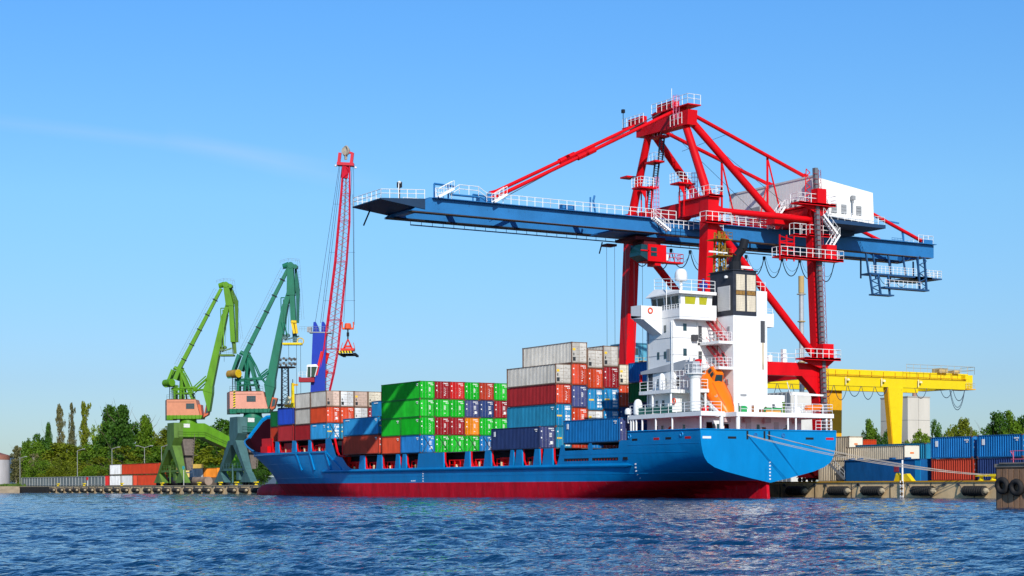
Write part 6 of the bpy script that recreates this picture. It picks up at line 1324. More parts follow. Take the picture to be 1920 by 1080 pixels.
s = MB(); s.lathe([(.6, 0), (.8, .2), (.65, 1.1), (.55, 1.3)], ML(5.85, 34.0), n=10); s.beam(ML(4.7, 34.2), ML(7.0, 34.2), .8, .35)
for a in (4.7, 7.0): s.tube(ML(a, 34.2), ML(a, 35.6), .14, n=6)
hk = mpart(s, 'hook_block', M('hook_orange', (.72, .09, .02), .5))
s = MB(); s.tube(ML(5.85, 34), ML(5.85, 32.0), .15, n=6); s.tube(ML(5.85, 32.6), ML(5.85, 33.4), .28, n=8); mpart(s, 'chain', DARK, hk)
s = MB()
for a in (4.9, 6.8):
    for d in (-.8, .8): s.beam(ML(5.85, 32.0), ML(a, 29.8, d), .2)
s.beam(ML(4.4, 29.8), ML(7.2, 29.8), 2.6, .5); s.beam(ML(5.2, 30.5), ML(6.5, 30.5), .8, .4)
for a in (4.3, 7.3): s.tube(ML(a, 29.9), ML(a + (.5 if a < 5 else -.3), 31.3), .06, n=4)
sp_ = mpart(s, 'spreader', M('spreader_red', (.65, .03, .015), .5), hk)
s = MB(); s.beam(ML(4.3, 28.85, 1.2), ML(7.4, 28.85, 1.2), 1.2, .5); s.beam(ML(4.2, 28.9, -1.3), ML(4.6, 28.9, 6), .5, .4); s.beam(ML(7.3, 28.9, -1.3), ML(7.3, 28.9, 6), .5, .4); mpart(s, 'spreader_frame', DARK, hk)
ys = MB(); bs = MB()
for k in range(10):
    a = 4.2 + k * .29; (ys if k % 2 == 0 else bs).hexa([ML(a, 29.0, -1.45), ML(a + .29, 29.0, -1.45), ML(a + .29, 29.0, -1.35), ML(a, 29.0, -1.35), ML(a - .15, 29.5, -1.45), ML(a + .14, 29.5, -1.45), ML(a + .14, 29.5, -1.35), ML(a - .15, 29.5, -1.35)])
mpart(ys, 'yellow_stripe', YEL, hk); mpart(bs, 'black_stripe', DARK, hk)
# ------------------------------------------------------------------ yellow gantry crane behind the stern
YG = root('yellow_gantry_crane', (114, 80, 1.9), 'long yellow gantry crane spanning the yard behind the ship stern', 'gantry crane')
def yp(mb, name, mt=YEL, par=None, smooth=False):
    par = par or YG; WP[par.name] = worldpos_chain(par); return mb.build(name, mt, par, smooth)
GY0, GY1 = 74.2, 87.2
for Y, zb, zt in ((GY0, 19.9, 21.6), (GY1, 19.9, 21.6)):
    s = MB(); s.box(72, 134, Y - .6, Y + .6, zb, zt); bm2 = yp(s, 'main_beam')
    s = MB(); s.box(72, 136, Y - .5 + 1.2, Y + 1.6, 22.0, 23.1); s.box(72, 135, Y + .6, Y + 1.6, 21.2, 22.0); yp(s, 'upper_beam', YEL, bm2)
s = MB(); s.box(72, 134, GY0 - .68, GY0 + .7, 21.6, 21.75); s.box(72, 134, GY0 - 1.1, GY0 - .2, 21.9, 22.0); s.box(133.8, 136.3, GY0 - 1, GY0 + 3, 19.9, 20.1)
for i in range(20): s.box(73 + i * 3.0, 73.08 + i * 3.0, GY0 - .9, GY0 - .75, 21.75, 22.7)
yp(s, 'crane_walkway', YELD)
s = MB(); s.rail([(118, GY0 - .8, 22.9), (136.2, GY0 - .8, 22.9), (136.2, GY0 + 3, 22.9)], sp=1.8, r=.05, h=1.5); s.rail([(133.8, GY0 - .9, 20.1), (136.2, GY0 - .9, 20.1)], sp=.8, r=.04); yp(s, 'railing', M('rail_grey', (.4, .38, .3), .6))
s = MB(); s.box(134, 136, GY0 - .5, GY0 + 12.5, 20.2, 22.8); s.box(134.9, 135.3, GY0 - .56, GY0 - .4, 20.6, 22.2); yp(s, 'end_beam')
s = MB(); s.box(127.5, 129.8, GY0, GY0 + 2, 23.1, 24.0); s.box(131.5, 133, GY0, GY0 + 2, 23.1, 23.7); yp(s, 'trolley_gear', M('tan', (.55, .40, .18), .6))
for (Y, x0, x1, xb0, xb1, z0, mt) in ((GY0, 113.4, 117.2, 114.9, 116.4, 1.9, YEL), (GY1 + 1, 110.6, 114.4, 111.6, 114.1, 1.9, YELD)):
    s = MB(); s.hexa([(xb0 + .5, Y - .7, z0), (xb1, Y - .7, z0), (xb1, Y + .5, z0), (xb0 + .5, Y + .5, z0), (x0, Y - .7, 19.9), (x1, Y - .7, 19.9), (x1, Y + .6, 19.9), (x0, Y + .6, 19.9)]); lg_ = yp(s, 'leg', mt)
    s = MB(); s.hexa([(xb0 + .35, Y - .6, z0), (xb0 + .5, Y - .6, z0), (xb0 + .5, Y + .4, z0), (xb0 + .35, Y + .4, z0), (x0 - .18, Y - .6, 19.8), (x0, Y - .6, 19.8), (x0, Y + .5, 19.8), (x0 - .18, Y + .5, 19.8)]); yp(s, 'leg_side', YELD, lg_)
s = MB(); s.hexa([(110.9, GY1 + .2, 9.7 - 8), (113.6, GY1 + .2, 1.7), (113.6, GY1 + .32, 1.7), (110.9, GY1 + .32, 1.7), (110.9, GY1 + .2, 9.9), (114.2, GY1 + .2, 9.9), (114.2, GY1 + .28, 9.9), (110.9, GY1 + .28, 9.9)]); yp(s, 'leg_base_paint', M('base_brown', (.10, .05, .03), .7))
s = MB()
for i in range(17):
    x0 = 76 + i * 3.4; far = i % 2
    if 110.5 < x0 < 114 or (i in (12, 14)): continue
    s.pipe(loops(x0, x0 + 3.2, 19.9, 1.7 + (i * 37 % 5) * .25, GY0 - .7), .07, 4)
s.pipe(loops(129.5, 133.6, 19.8, 3.9, GY0 - .7), .07, 4); s.pipe(loops(129.7, 133.5, 19.8, 3.4, GY0 - .7), .06, 4); yp(s, 'festoon_cable', CABLE)
s = MB()
for x in (80, 93, 103, 112, 121.5): s.lathe([(.05, 0), (.3, -.15), (.35, -.45)][::-1], (x, GY0 - 1, 21.3), n=8); s.tube((x - .6, GY0 - 1, 20.1), (x - .6, GY0 - 1, 21.5), .12, n=5)
yp(s, 'lamp', M('lamp_cream', (.8, .7, .4), .5))

# ------------------------------------------------------------------ buildings and masts in the background
def tower_label(): pass
SL = M('silo_concrete', (.56, .52, .45), .85, var=.10, scale=.25, rust=.06, streak=.2, dirt=(.36, .33, .28))
r = root('concrete_silo', (182, 138, 1.9), 'pale concrete block silo standing behind the yellow crane leg', 'silo')
s = MB(); s.box(179.5, 186.8, 136.2, 145.5, 1.8, 22.3); s.build('wall', SL, r)
s = MB(); s.box(179.4, 186.9, 136.1, 145.6, 22.3, 22.6)
for z in (6.5, 11.5, 16.8): s.box(179.46, 186.85, 136.15, 145.4, z, z + .1)
s.box(183.0, 183.1, 136.15, 136.3, 1.9, 22.3); s.build('joint', M('joint_grey', (.36, .34, .31), .9), r)
s = MB(); s.tube((184.5, 139, 22.6), (184.5, 139, 26), .55, n=10); s.build('roof_pipe', M('pipe_rust', (.35, .2, .15), .7), r)
r = root('steel_chimney', (78.5, 58, 1.9), 'thin steel chimney pipe rising behind the crane leg right of the bridge', 'chimney')
s = MB(); s.tube((78.5, 58, 1.9), (78.5, 58, 36.5), .42, n=14); s.build('pipe', M('steel_pipe', (.48, .48, .49), .35, metal=.3, var=.2), r, 'auto')
s = MB(); s.tube((78.5, 58, 34.4), (78.5, 58, 37.3), .5, n=14); s.torus((78.5, 58, 34.2), (0, 0, 1), .75, .06); s.torus((78.5, 58, 29.5), (0, 0, 1), .6, .1); s.torus((78.5, 58, 22.5), (0, 0, 1), .6, .1); s.build('top_band', M('band_tan', (.5, .34, .14), .6), r)
r = root('warehouse', (60, 38, 1.9), 'white and grey ribbed shed seen between the crane legs behind the stern', 'shed')
s = MB(); s.box(58.6, 63.2, 37.6, 50, 1.8, 16.0); s.build('wall', M('shed_white', (.62, .61, .58), .7), r)
s = MB()
for i in range(12): s.box(58.5, 58.6, 37.7 + i * 1.0, 38.3 + i * 1.0, 2, 15.9)
s.build('cladding', M('shed_grey', (.22, .25, .28), .6), r)
r = root('control_cabin', (50, 67, 1.9), 'pale blue cabin raised on a yellow deck left of the ship bridge', 'cabin')
s = MB(); s.box(48.2, 53.0, 66.0, 71.5, 22.1, 25.1); cw_ = s.build('wall', M('cabin_blue', (.10, .36, .50), .6, var=.12), r)
s = MB(); s.box(48.05, 53.2, 65.9, 71.6, 25.1, 25.3); s.build('roof', M('cabin_roof', (.04, .18, .3), .6), r)
for x in (48.9, 51.6):
    s = MB(); s.box(x, x + .9, 65.93, 66.02, 23.3, 24.4); sub(s, 'window', GLASS, cw_)
s = MB(); s.box(48.0, 48.15, 68, 69, 23.2, 24.4); sub(s, 'window', GLASS, cw_)
s = MB(); s.box(46.5, 54.5, 64.5, 72, 21.4, 21.6); s.rail([(46.6, 72, 21.6), (46.6, 64.6, 21.6), (54.4, 64.6, 21.6)], sp=1.2, r=.04); s.build('deck', M('deck_cream', (.7, .6, .4), .6), r)
s = MB(); s.box(49.5, 52, 64.8, 65.6, 21.6, 22.2); s.build('cable_drum', M('drum_brown', (.25, .13, .05), .6), r)
for x, y in ((47.5, 65.5), (53.5, 65.5), (47.5, 71), (53.5, 71)):
    s = MB(); s.tube((x, y, 1.9), (x, y, 21.4), .25, n=6); s.build('leg', YELD, r)
# flood-light mast between the teal crane and the blue tower
r = root('floodlight_mast', (53, 217, 1.9), 'dark lattice floodlight mast with two rings of lamps right of the teal crane', 'light mast')
c = Vector((52.9, 217.2, 0)); cs = [c + Rv * a + Vv * d for a, d in ((-1, -1), (1, -1), (1, 1), (-1, 1))]
s = MB()
for i in range(4):
    a, b2 = cs[i], cs[(i + 1) % 4]; up = Vector((0, 0, 1)); s.tube(a + up * 1.9, a.lerp(c, .25) + up * 30.5, .13, n=5)
    s.truss(a + up * 1.9, a.lerp(c, .25) + up * 30.5, b2 + up * 1.9, b2.lerp(c, .25) + up * 30.5, 14, .06)
tw = s.build('lattice', DARK, r)
for z, rad, name in ((30.3, 2.6, 'lamp_ring'), (20.3, 1.8, 'lower_ring')):
    s = MB(); s.lathe([(rad, 0), (rad, .25)], (c.x, c.y, z), n=14); s.torus((c.x, c.y, z + 1.2), (0, 0, 1), rad, .05, 14, 4); s.torus((c.x, c.y, z + 2.2), (0, 0, 1), rad * .8, .05, 14, 4); rg = s.build(name, DARK, r)
    for k in range(12):
        t = k * math.pi / 6; 
        for zz_ in ((.9, 2.1) if z > 25 else (.9,)):
            p = Vector((c.x + rad * 1.02 * math.cos(t), c.y + rad * 1.02 * math.sin(t), z + zz_)); s = MB(); s.lathe([(.12, -.3), (.34, 0), (.34, .1)], p, (math.cos(t), math.sin(t), -.4), 8); sub(s, 'lamp', [M('lamp_shell', (.14, .13, .12), .5)], rg)
# small yellow crane head peeping above the forward containers
r = root('yellow_jib_crane', (46, 198, 1.9), 'slim yellow crane post peeping above the forward containers', 'small crane'); c = Vector((46.2, 197.8, 0)); up = Vector((0, 0, 1))
s = MB(); s.beam(c + up * 1.9, c + up * 25.4, .8, .8, w2=.55, h2=.55); s.lathe([(1.0, 18.6), (.7, 19.2), (.5, 21)], c); s.build('post', YEL, r)
s = MB(); s.beam(c + up * 25 - Rv * .1, c + up * 25 + Rv * 1.2, .5, .4); s.beam(c + up * 20.2 - Rv * 1.8, c + up * 20.0, .8, .6); s.build('bracket', YELD, r)
s = MB(); s.beam(c + up * 20.6 - Rv * 1.4, c + up * 22.3 - Rv * .8, 1.0, .9); s.build('winch_cover', M('winch_cream', (.75, .65, .4), .6), r)
s = MB(); s.tube(c + up * 25.4, c + up * 26.3, .09); s.build('aerial', DARK, r)
# storage tank, hill, small house, mast at the far left
r = root('storage_tank', (25, 375, 1.9), 'grey cylindrical storage tank at the far left edge', 'tank'); c = CAM_P + (Vv + Rv * ((-2 - 960) / 3247)) * 520; c.z = 1.9
s = MB(); s.lathe([(3.2, 0), (3.2, 8.0)], c, n=28); s.build('shell', M('tank_grey', (.40, .38, .38), .5, var=.2, streak=.2), r, 'auto')
s = MB(); s.lathe([(3.25, 8.0), (3.25, 9.3), (.2, 10.2)], c, n=28); s.build('roof', M('tank_brown', (.25, .10, .07), .6), r, 'auto')
h = MB(); pts = []
def far(px, dist, z): p = CAM_P + (Vv + Rv * ((px - 960) / 3247)) * dist; return (p.x, p.y, z)
prof = [(-900, 60), (-600, 95), (-300, 70), (-100, 88), (0, 92), (40, 84), (120, 74), (260, 60), (420, 40), (700, 0)]
fr = [far(p, 4200, -2) for p, _ in prof]; tp = [far(p, 5000, z) for p, z in prof]; bk_ = [far(p, 6500, -2) for p, _ in prof]; n = len(prof)
h.add(fr + tp + bk_, [(i, i + 1, n + i + 1, n + i) for i in range(n - 1)] + [(n + i, n + i + 1, 2 * n + i + 1, 2 * n + i) for i in range(n - 1)])
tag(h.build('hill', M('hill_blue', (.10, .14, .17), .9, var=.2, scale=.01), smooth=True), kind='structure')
def lamp_post(x, y, h_, label, arms=1):
    r = root('street_lamp', (x, y, 1.9), label, 'street lamp', 'street lamps on the far quay')
    s = MB(); s.tube((x, y, 1.9), (x, y, 1.9 + h_), .11, .07, n=6)
    for k in range(arms): d = Rv * (1 if k == 0 else -1); s.tube((x, y, 1.9 + h_), Vector((x, y, 2.4 + h_)) + d * 1.6, .07, n=4)
    s.build('pole', M('pole_grey', (.30, .31, .30), .6), r)
    for k in range(arms):
        d = Rv * (1 if k == 0 else -1); p = Vector((x, y, 2.4 + h_)) + d * 1.6; s = MB(); s.beam(p - d * .2, p + d * .6, .3, .16); s.build('lamp_head', GREYM, r)
lamp_post(25.5, 350, 8.4, 'curved street lamp at the left end of the grey fence'); lamp_post(30, 308.3, 9.9, 'street lamp standing behind the middle of the grey fence', 1); lamp_post(30, 278.3, 9.8, 'street lamp above the small red container at the fence end', 1); lamp_post(30, 252.8, 9.6, 'twin armed street lamp behind the long vermilion container', 2); lamp_post(40, 268, 10.2, 'street lamp just left of the light green crane leg', 1)
# grey mesh fence
fr_ = root('mesh_fence', (27, 312, 1.9), 'long grey mesh fence on the far quay left of the containers', 'fence')
s = MB()
for i in range(29): y = 275 + i * 2.8; s.box(26.9, 27.0, y, y + .12, 1.9, 4.5)
s.box(26.9, 27, 275, 353, 4.35, 4.5); s.box(26.9, 27, 275, 353, 2.2, 2.3); s.build('post', M('fence_post', (.40, .41, .40), .6), fr_)
s = MB(); s.box(27.0, 27.03, 275, 353, 1.95, 4.35); s.build('panel', M('fence_panel', (.20, .23, .22), .7, var=.35, scale=.4, streak=.1), fr_)
def smallsign(x, y, mt, label, name='warning_sign', cat='sign', h_=1.5):
    r = root(name, (x, y, 1.9), label, cat); s = MB(); s.tube((x, y, 1.9), (x, y, 1.9 + h_), .05, n=5); s.build('pole', RAILW, r); s = MB(); s.lathe([(.45, 0), (.45, .06)], (x - .05, y, 1.9 + h_ + .4), (-1, -.3, 0), 14); s.build('disc', mt, r)
smallsign(22, 274, M('sign_red', (.6, .02, .02), .5), 'round red and white sign at the right end of the grey fence')
smallsign(22.2, 204.5, M('sign_teal', (.05, .35, .35), .5), 'round turquoise sign right of the light green crane foot', h_=3.6)
# white A-frame and concrete plinth with the orange / white containers
r = root('white_trestle', (35, 232, 1.9), 'white A shaped steel trestle beside the white container between the cranes', 'trestle')
c = Vector((33.5, 231, 0)); s = MB(); up = Vector((0, 0, 1))
s.tube(c + up * 1.9 - Rv * 1.7, c + up * 9.4, .2, n=6); s.tube(c + up * 1.9 + Rv * 1.7, c + up * 9.4, .2, n=6); s.tube(c + up * 5 - Rv * 1, c + up * 5 + Rv * 1, .15, n=6); s.build('frame', WHITE, r)
r = root('pipe_stack', (31, 222, 1.9), 'brown concrete pipes and rubble lying on the quay between the cranes', 'pipes')
s = MB()
for k, (y0, y1) in enumerate(((213, 221.5), (222, 230), (230.5, 239))): s.tube((31.5, y0, 2.9), (31.5, y1, 2.9), 1.0, n=14)
s.build('pipe', M('pipe_brown', (.30, .22, .17), .8, var=.3), r, 'auto')
s = MB(); s.box(35.6, 39, 218, 238, 1.85, 3.68); tag(s.build('loading_platform', M('platform_conc', (.25, .2, .16), .9)), 'low brown concrete platform carrying the white and orange containers', 'platform')
# yellow building behind the green crane, dark green barge bits below the bow
r = root('cream_building', (75, 330, 1.9), 'pale yellow building glimpsed through the light green crane portal', 'building')
c = D0 = CAM_P + (Vv + Rv * ((346 - 960) / 3247)) * 480; s = MB(); s.beam((c.x, c.y, 1.8), (c.x, c.y, 12.6), 3.2, 4); s.build('wall', M('cream_wall', (.72, .52, .16), .8), r)
s = MB(); c2 = c + Rv * 5; s.beam((c.x, c.y, 7.2), (c2.x, c2.y, 7.2), 3, 1.2); s.build('canopy', M('canopy_ochre', (.5, .32, .06), .8), r)
r = root('skip_container', (22.5, 148, 1.9), 'dark green skip with a white mark, behind the bulb of the bow', 'skip')
s = MB(); s.hexa([(23, 141, 1.95), (25, 141, 1.95), (25, 154.6, 1.95), (23, 154.6, 1.95), (23, 141, 5.0), (25, 141, 5.0), (25, 154, 5.0), (23, 154, 5.0)]); s.build('body', M('skip_green', (.004, .13, .06), .6, var=.2), r)
s = MB()
for k in range(4): s.beam((22.96, 151.0 + k * .45, 2.9), (22.96, 150.7 + k * .45, 4.0), .05, .2, up=(1, 0, 0))
s.build('white_mark', RAILW, r)
# gangway ladder of the ship down to the quay, right of the stern
r = root('gangway', (22.5, -11, 1.9), 'dark metal gangway slanting down from the ship to the quay beside the stern', 'gangway')
s = MB(); s.beam((21.2, -9.2, 6.7), (24.4, -12.2, 2.2), 1.0, .3); s.build('steps', GREYD, r)
s = MB(); s.rail([(20.9, -9.5, 6.7), (24.1, -12.5, 2.2)], sp=.8, r=.035, h=1.0); s.build('handrail', GREYM, r)
# people at the crane foot: none can be made out. Power lines
for k, (z, lab) in enumerate(((20.5, 'upper'), (16.5, 'middle'), (12.2, 'lower'))):
    s = MB(); a = Vector(far(1440, 640, z - 2)); b2 = Vector(far(2100, 600, z + 2)); pts = []
    for i in range(13): t = i / 12; p = a.lerp(b2, t); p.z -= 3.2 * (1 - (2 * t - 1) ** 2); pts.append(tuple(p))
    s.pipe(pts, .045, 3); tag(s.build('power_line', M('line_grey', (.28, .34, .4), .7)), f'{lab} of the thin power lines crossing the sky behind the yellow crane', 'power line', 'power lines')
# mooring ropes
def rope(a, b2, sag, label, r=.034):
    s = MB(); a = Vector(a); b2 = Vector(b2); pts = []
    for i in range(25):
        t = i / 24; p = a.lerp(b2, t); p.z -= sag * (1 - (2 * t - 1) ** 2); pts.append(tuple(p))
    s.pipe(pts, r, 6); o = s.build('mooring_rope', ROPE); tag(o, label, 'rope', 'stern mooring ropes')
rope((6.7, -15.55, 7.28), (21.3, -36.8, 2.5), .55, 'pale mooring rope from the left stern fairlead to the bollard pair')
rope((6.75, -15.56, 7.2), (21.4, -38.5, 2.45), .75, 'pale mooring rope just below the first from the left stern fairlead')
rope((9.6, -15.55, 7.3), (21.3, -37.2, 2.55), .5, 'pale mooring rope from the right stern fairlead, the higher one')
rope((9.9, -15.55, 7.25), (21.4, -38.9, 2.5), .7, 'pale mooring rope from the right stern fairlead, the lower one')

# ------------------------------------------------------------------ trees
import numpy as np
def leafmat(name, col, v=.35):
    mt = bpy.data.materials.new(name); mt.use_nodes = True; n = mt.node_tree; b = n.nodes['Principled BSDF']; b.inputs['Roughness'].default_value = .6; b.inputs['Specular IOR Level'].default_value = .25
    geo = n.nodes.new('ShaderNodeNewGeometry'); nz = n.nodes.new('ShaderNodeTexNoise'); nz.inputs['Scale'].default_value = .7; nz.inputs['Detail'].default_value = 3; n.links.new(geo.outputs['Position'], nz.inputs['Vector'])
    oi = n.nodes.new('ShaderNodeObjectInfo'); rp = n.nodes.new('ShaderNodeMix'); rp.data_type = 'RGBA'
    rp.inputs[6].default_value = (col[0] * .55, col[1] * .6, col[2] * .6, 1); rp.inputs[7].default_value = (col[0] * 1.55, col[1] * 1.35, col[2] * 1.1, 1)
    ad = n.nodes.new('ShaderNodeMath'); ad.operation = 'MULTIPLY_ADD'; n.links.new(oi.outputs['Random'], ad.inputs[0]); ad.inputs[1].default_value = .45; 
    mr = n.nodes.new('ShaderNodeMapRange'); mr.inputs[1].default_value = .35; mr.inputs[2].default_value = .65; mr.inputs[3].default_value = 0; mr.inputs[4].default_value = .6; n.links.new(nz.outputs[0], mr.inputs[0]); n.links.new(mr.outputs[0], ad.inputs[2])
    n.links.new(ad.outputs[0], rp.inputs[0]); n.links.new(rp.outputs[2], b.inputs['Base Color'])
    tr = n.nodes.new('ShaderNodeBsdfTranslucent'); n.links.new(rp.outputs[2], tr.inputs[0]); ms = n.nodes.new('ShaderNodeMixShader'); ms.inputs[0].default_value = .25
    o = n.nodes['Material Output']; n.links.new(b.outputs[0], ms.inputs[1]); n.links.new(tr.outputs[0], ms.inputs[2]); n.links.new(ms.outputs[0], o.inputs[0]); return mt
LEAF = {'dark': leafmat('leaf_dark', (.045, .125, .010)), 'mid': leafmat('leaf_mid', (.10, .20, .010)), 'light': leafmat('leaf_light', (.14, .24, .012)), 'bare': leafmat('leaf_sparse', (.13, .14, .06)), 'olive': leafmat('leaf_olive', (.14, .185, .008))}
BARK = M('bark', (.13, .10, .075), .9, var=.3, scale=2); BIRCH = M('birch_bark', (.55, .50, .42), .8, var=.4, scale=3)
def crown_mesh(seed, kind):
    r = np.random.RandomState(seed); cl = []
    if kind == 'poplar':
        for i in range(110): t = r.rand(); cl.append(((r.normal(0, .045 + .03 * math.sin(t * 3.1)), r.normal(0, .07), .12 + .88 * t), .085 * (1.15 - t) + .02))
    elif kind == 'spiky':
        for i in range(70): t = r.rand() ** .8; a = r.rand() * 6.28; q = (.30 * (1 - t) ** .7 + .03) * math.sqrt(r.rand()); cl.append(((q * math.cos(a), q * math.sin(a), .15 + .85 * t), .07 + .035 * r.rand()))
    elif kind == 'bush':
        for i in range(55): a = r.rand() * 6.28; q = .52 * math.sqrt(r.rand()); z = .1 + .78 * r.rand() * math.sqrt(max(.05, 1 - (q / .58) ** 2)); cl.append(((q * math.cos(a), q * math.sin(a), z), .12 + .06 * r.rand()))
    else:
        lobes = [(r.normal(0, .17), r.normal(0, .17), .35 + .5 * r.rand(), .15 + .1 * r.rand()) for _ in range(9)] + [(0, 0, .8, .16)]
        for i in range(75):
            l = lobes[r.randint(len(lobes))]; d = r.normal(0, 1, 3); d /= np.linalg.norm(d); cl.append(((l[0] + d[0] * l[3], l[1] + d[1] * l[3], l[2] + d[2] * l[3] * .9), .06 + .05 * r.rand()))
    n = 6500 if kind != 'poplar' else 3600
    vs = []; fs = []
    for i in range(n):
        c, rad = cl[r.randint(len(cl))]; d = r.normal(0, 1, 3); d /= np.linalg.norm(d); p = np.array(c) + d * rad * (r.rand() ** .4)
        s_ = (.014 + .014 * r.rand()); u = r.normal(0, 1, 3); u /= np.linalg.norm(u); v = np.cross(u, r.normal(0, 1, 3)); v /= np.linalg.norm(v)
        k = len(vs); vs += [tuple(p - u * s_), tuple(p + v * s_ * .6), tuple(p + u * s_), tuple(p - v * s_ * .6)]; fs.append((k, k + 1, k + 2, k + 3))
    me = bpy.data.meshes.new('crown'); me.from_pydata(vs, [], fs); me.materials.append(None); me.update(); return me
def trunk_mesh(seed, kind):
    r = random.Random(seed); b = MB(); top = .95 if kind in ('poplar', 'spiky') else .6
    pts = [(r.uniform(-.01, .01) * i, r.uniform(-.01, .01) * i, top * i / 5) for i in range(6)]; pts[0] = (0, 0, -.01)
    for i in range(5): b.tube(pts[i], pts[i + 1], .022 * (1 - i / 6.5), .022 * (1 - (i + 1) / 6.5), n=6, cap=False)
    for i in range(9):
        z = r.uniform(.2, top); a = r.uniform(0, 6.28); l = r.uniform(.08, .12) if kind == 'poplar' else r.uniform(.18, .34)
        p = (0, 0, z); q = (l * math.cos(a) * (.5 if kind == 'poplar' else 1), l * math.sin(a), z + l * (1.3 if kind == 'poplar' else .6)); b.tube(p, q, .008, .003, n=4, cap=False)
        b.tube(q, (q[0] * 1.4, q[1] * 1.2, q[2] + l * .5), .003, .001, n=3, cap=False)
    me = bpy.data.meshes.new('trunk'); me.from_pydata(b.v, [], b.f); me.materials.append(None); me.update(); return me
CM = {k: [crown_mesh(i * 7 + j, k) for i in range(3)] for j, k in enumerate(('poplar', 'spiky', 'bush', 'round'))}; TM = {k: trunk_mesh(j, k) for j, k in enumerate(('poplar', 'spiky', 'bush', 'round'))}
TR = random.Random(11); NT = [0]
def tree(px, ytop, dist, kind, leaf, wid, label, group, bark=None):
    if px < 225: dist += 38
    base = CAM_P + (Vv + Rv * ((px - 960) / 3247)) * dist; zt = 1.721 + dist * (908.64 - (px - 960) * .0047 - ytop) / 3247; h_ = zt - 1.8
    NT[0] += 1; r = root({'poplar': 'poplar_tree', 'bush': 'bush', 'spiky': 'conifer_like_tree', 'round': 'broadleaf_tree'}[kind].replace('conifer_like_tree', 'maple_tree'), (base.x, base.y, 1.85), label, 'bush' if kind == 'bush' else 'tree', group)
    wsc = wid / 3247 * dist * (1.25 if kind in ('round', 'bush') and px < 500 else 1.0); k = {'poplar': .46, 'spiky': .50, 'bush': 1.1, 'round': .62}[kind]
    for nm, me, mt in (('trunk', TM[kind], bark or BARK), ('crown', CM[kind][NT[0] % 3], LEAF[leaf])):
        o = bpy.data.objects.new(nm, me); COL.objects.link(o); o.parent = r; o.scale = (wsc / k, wsc / k, h_); o.rotation_euler = (0, 0, TR.uniform(0, 6.28)); o.material_slots[0].link = 'OBJECT'; o.material_slots[0].material = mt
GL = 'trees behind the far quay on the left'
T = [(113, 762, 560, 'poplar', 'bare', 20, 'sparse grey poplar, left one of the three tall poplars'), (135, 759, 560, 'poplar', 'bare', 17, 'sparse grey poplar, middle one of the three tall poplars'), (160, 756, 555, 'poplar', 'olive', 26, 'leafier poplar, right one of the three tall poplars'),
 (92, 798, 550, 'spiky', 'dark', 18, 'slim dark tree just left of the three poplars'), (206, 770, 520, 'spiky', 'dark', 58, 'tall dark maple, left one of the highest pair right of the poplars'), (228, 768, 520, 'spiky', 'dark', 52, 'tall dark maple, right one of the highest pair'), (183, 790, 535, 'round', 'light', 30, 'light green tree between the right poplar and the dark maples'),
 (252, 792, 530, 'round', 'dark', 46, 'dark tree just right of the highest maples'), (274, 786, 525, 'spiky', 'mid', 40, 'pointed green tree above the vermilion containers'), (300, 801, 535, 'round', 'olive', 60, 'olive tree left of the light green crane column'),
 (325, 815, 545, 'round', 'olive', 60, 'olive tree behind the light green crane leg'), (360, 812, 545, 'round', 'dark', 55, 'dark tree seen inside the light green crane portal'), (392, 800, 545, 'round', 'mid', 50, 'tree behind the sloping green crane beam'), (415, 786, 540, 'round', 'dark', 62, 'dark tree rising between the two old cranes'), (440, 800, 545, 'round', 'mid', 50, 'tree hidden behind the teal crane column'), (372, 838, 520, 'round', 'olive', 70, 'low olive tree below the green crane beam'),
 (66, 826, 530, 'round', 'mid', 36, 'rounded tree at the left end of the wood'), (76, 812, 540, 'round', 'dark', 34, 'dark round tree left of the slim dark one'), (50, 822, 535, 'round', 'mid', 34, 'small green tree at the left edge of the wood'), (110, 830, 530, 'round', 'olive', 60, 'broad olive tree below the left poplar'), (140, 832, 525, 'round', 'olive', 60, 'broad olive tree below the middle poplar'), (172, 830, 520, 'round', 'mid', 60, 'broad green tree below the right poplar'),
 (200, 838, 512, 'round', 'mid', 62, 'bushy tree in front of the left dark maple'), (240, 836, 512, 'round', 'olive', 66, 'bushy tree in front of the right dark maple'), (275, 836, 512, 'round', 'mid', 60, 'bushy tree right behind the vermilion containers'), (458, 838, 520, 'round', 'dark', 60, 'dark tree seen through the teal crane legs'), (490, 845, 520, 'round', 'dark', 56, 'dark tree behind the bow of the ship')]
for t in T: tree(*t, GL)
BU = [(48, 868, 'mid', 44, 'round bush near the storage tank'), (80, 850, 'mid', 52, 'bush below the dark round tree'), (112, 858, 'olive', 54, 'bush below the left poplar'), (146, 856, 'olive', 56, 'bush below the middle poplar'), (180, 862, 'mid', 52, 'bush left of the white containers'), (212, 866, 'mid', 50, 'bush behind the white containers'), (250, 858, 'mid', 58, 'bush behind the long vermilion container'), (288, 862, 'mid', 54, 'bush behind the right end of the vermilion container'), (330, 860, 'dark', 56, 'dark bush in the light green crane portal'), (372, 866, 'olive', 52, 'bush behind the white and orange containers'), (405, 862, 'dark', 50, 'bush between the green and teal crane legs'), (438, 866, 'dark', 50, 'bush seen through the teal A-frame'), (70, 880, 'light', 40, 'low light bush at the fence near the first lamp'), (60, 884, 'light', 40, 'lowest bush left of the first street lamp'), (476, 872, 'dark', 50, 'bush under the bow'), (128, 876, 'mid', 60, 'low bush behind the middle of the fence'), (165, 878, 'mid', 56, 'low bush behind the right end of the fence'), (98, 878, 'olive', 50, 'low bush behind the left part of the fence')]
for i, (px, y, lf, wd, lab) in enumerate(BU): tree(px, y, 505 - (i % 3) * 8, 'bush', lf, wd, lab, 'bushes below the left trees')
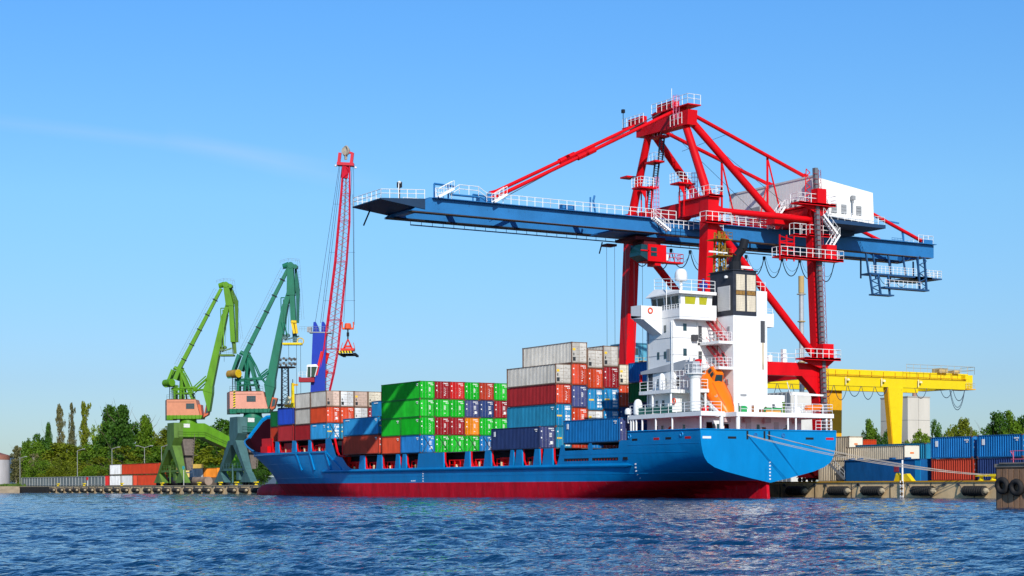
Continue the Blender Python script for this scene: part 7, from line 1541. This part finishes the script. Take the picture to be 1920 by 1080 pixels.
tree(24 + 6, 838, 500, 'poplar', 'bare', 30, 'nearly bare pale birch at the left edge above the bushes', GL, BIRCH); tree(64, 852, 498, 'poplar', 'bare', 24, 'small bare white-stemmed birch behind the first street lamp', GL, BIRCH)
GR = 'trees beyond the yard on the right'
for t in [(1634, 784, 420, 'round', 'mid', 44, 'loose green tree left of the yellow crane leg'), (1655, 806, 415, 'round', 'dark', 40, 'darker tree directly behind the yellow crane leg'), (1620, 822, 425, 'bush', 'mid', 40, 'bush at the foot of the loose green tree'), (1752, 786, 300, 'round', 'dark', 30, 'dark drooping birch above the left bright blue container', BIRCH), (1722, 806, 296, 'round', 'light', 42, 'light green tree at the foot of the concrete silo'), (1700, 822, 290, 'bush', 'light', 50, 'light bush in front of the silo base'), (1730, 818, 292, 'bush', 'mid', 46, 'bush left of the dark birch'),
          (1782, 797, 305, 'round', 'light', 40, 'light tree right of the dark birch'), (1808, 784, 300, 'round', 'olive', 44, 'tall olive birch between the two bright blue containers', BIRCH), (1828, 806, 302, 'round', 'mid', 36, 'yellowish tree sloping down right of the olive birch'), (1664, 826, 300, 'bush', 'olive', 50, 'olive bush below the yellow crane leg'), (1868, 772, 330, 'round', 'dark', 54, 'big dark tree at the right, left one of its row'), (1898, 768, 330, 'round', 'mid', 54, 'big green tree at the right edge, second of its row'), (1928, 770, 330, 'round', 'dark', 54, 'big dark tree cut by the right edge'), (1884, 790, 322, 'bush', 'mid', 60, 'bushy growth below the big right trees')]:
    b_ = t[7] if len(t) > 7 else None
    tree(*t[:7], GR, b_)

r = root('green_hopper', (28, 160, 1.9), 'dark green steel hopper on legs half hidden between the teal crane and the bow', 'hopper')
s = MB(); s.hexa([(27.5, 157, 5.2), (29, 157, 5.2), (29, 160, 5.2), (27.5, 160, 5.2), (26.5, 155.4, 8.6), (30.5, 155.4, 8.6), (30.5, 161.4, 8.6), (26.5, 161.4, 8.6)]); s.build('bin', M('hopper_green', (.012, .09, .05), .6, var=.3), r)
for x, y in ((26.8, 155.8), (30.2, 155.8), (26.8, 161), (30.2, 161)):
    s = MB(); s.tube((x, y, 1.9), (x, y, 8.4), .2, n=6); s.build('leg', M('hopper_green', (.012, .09, .05), .6, var=.3), r)
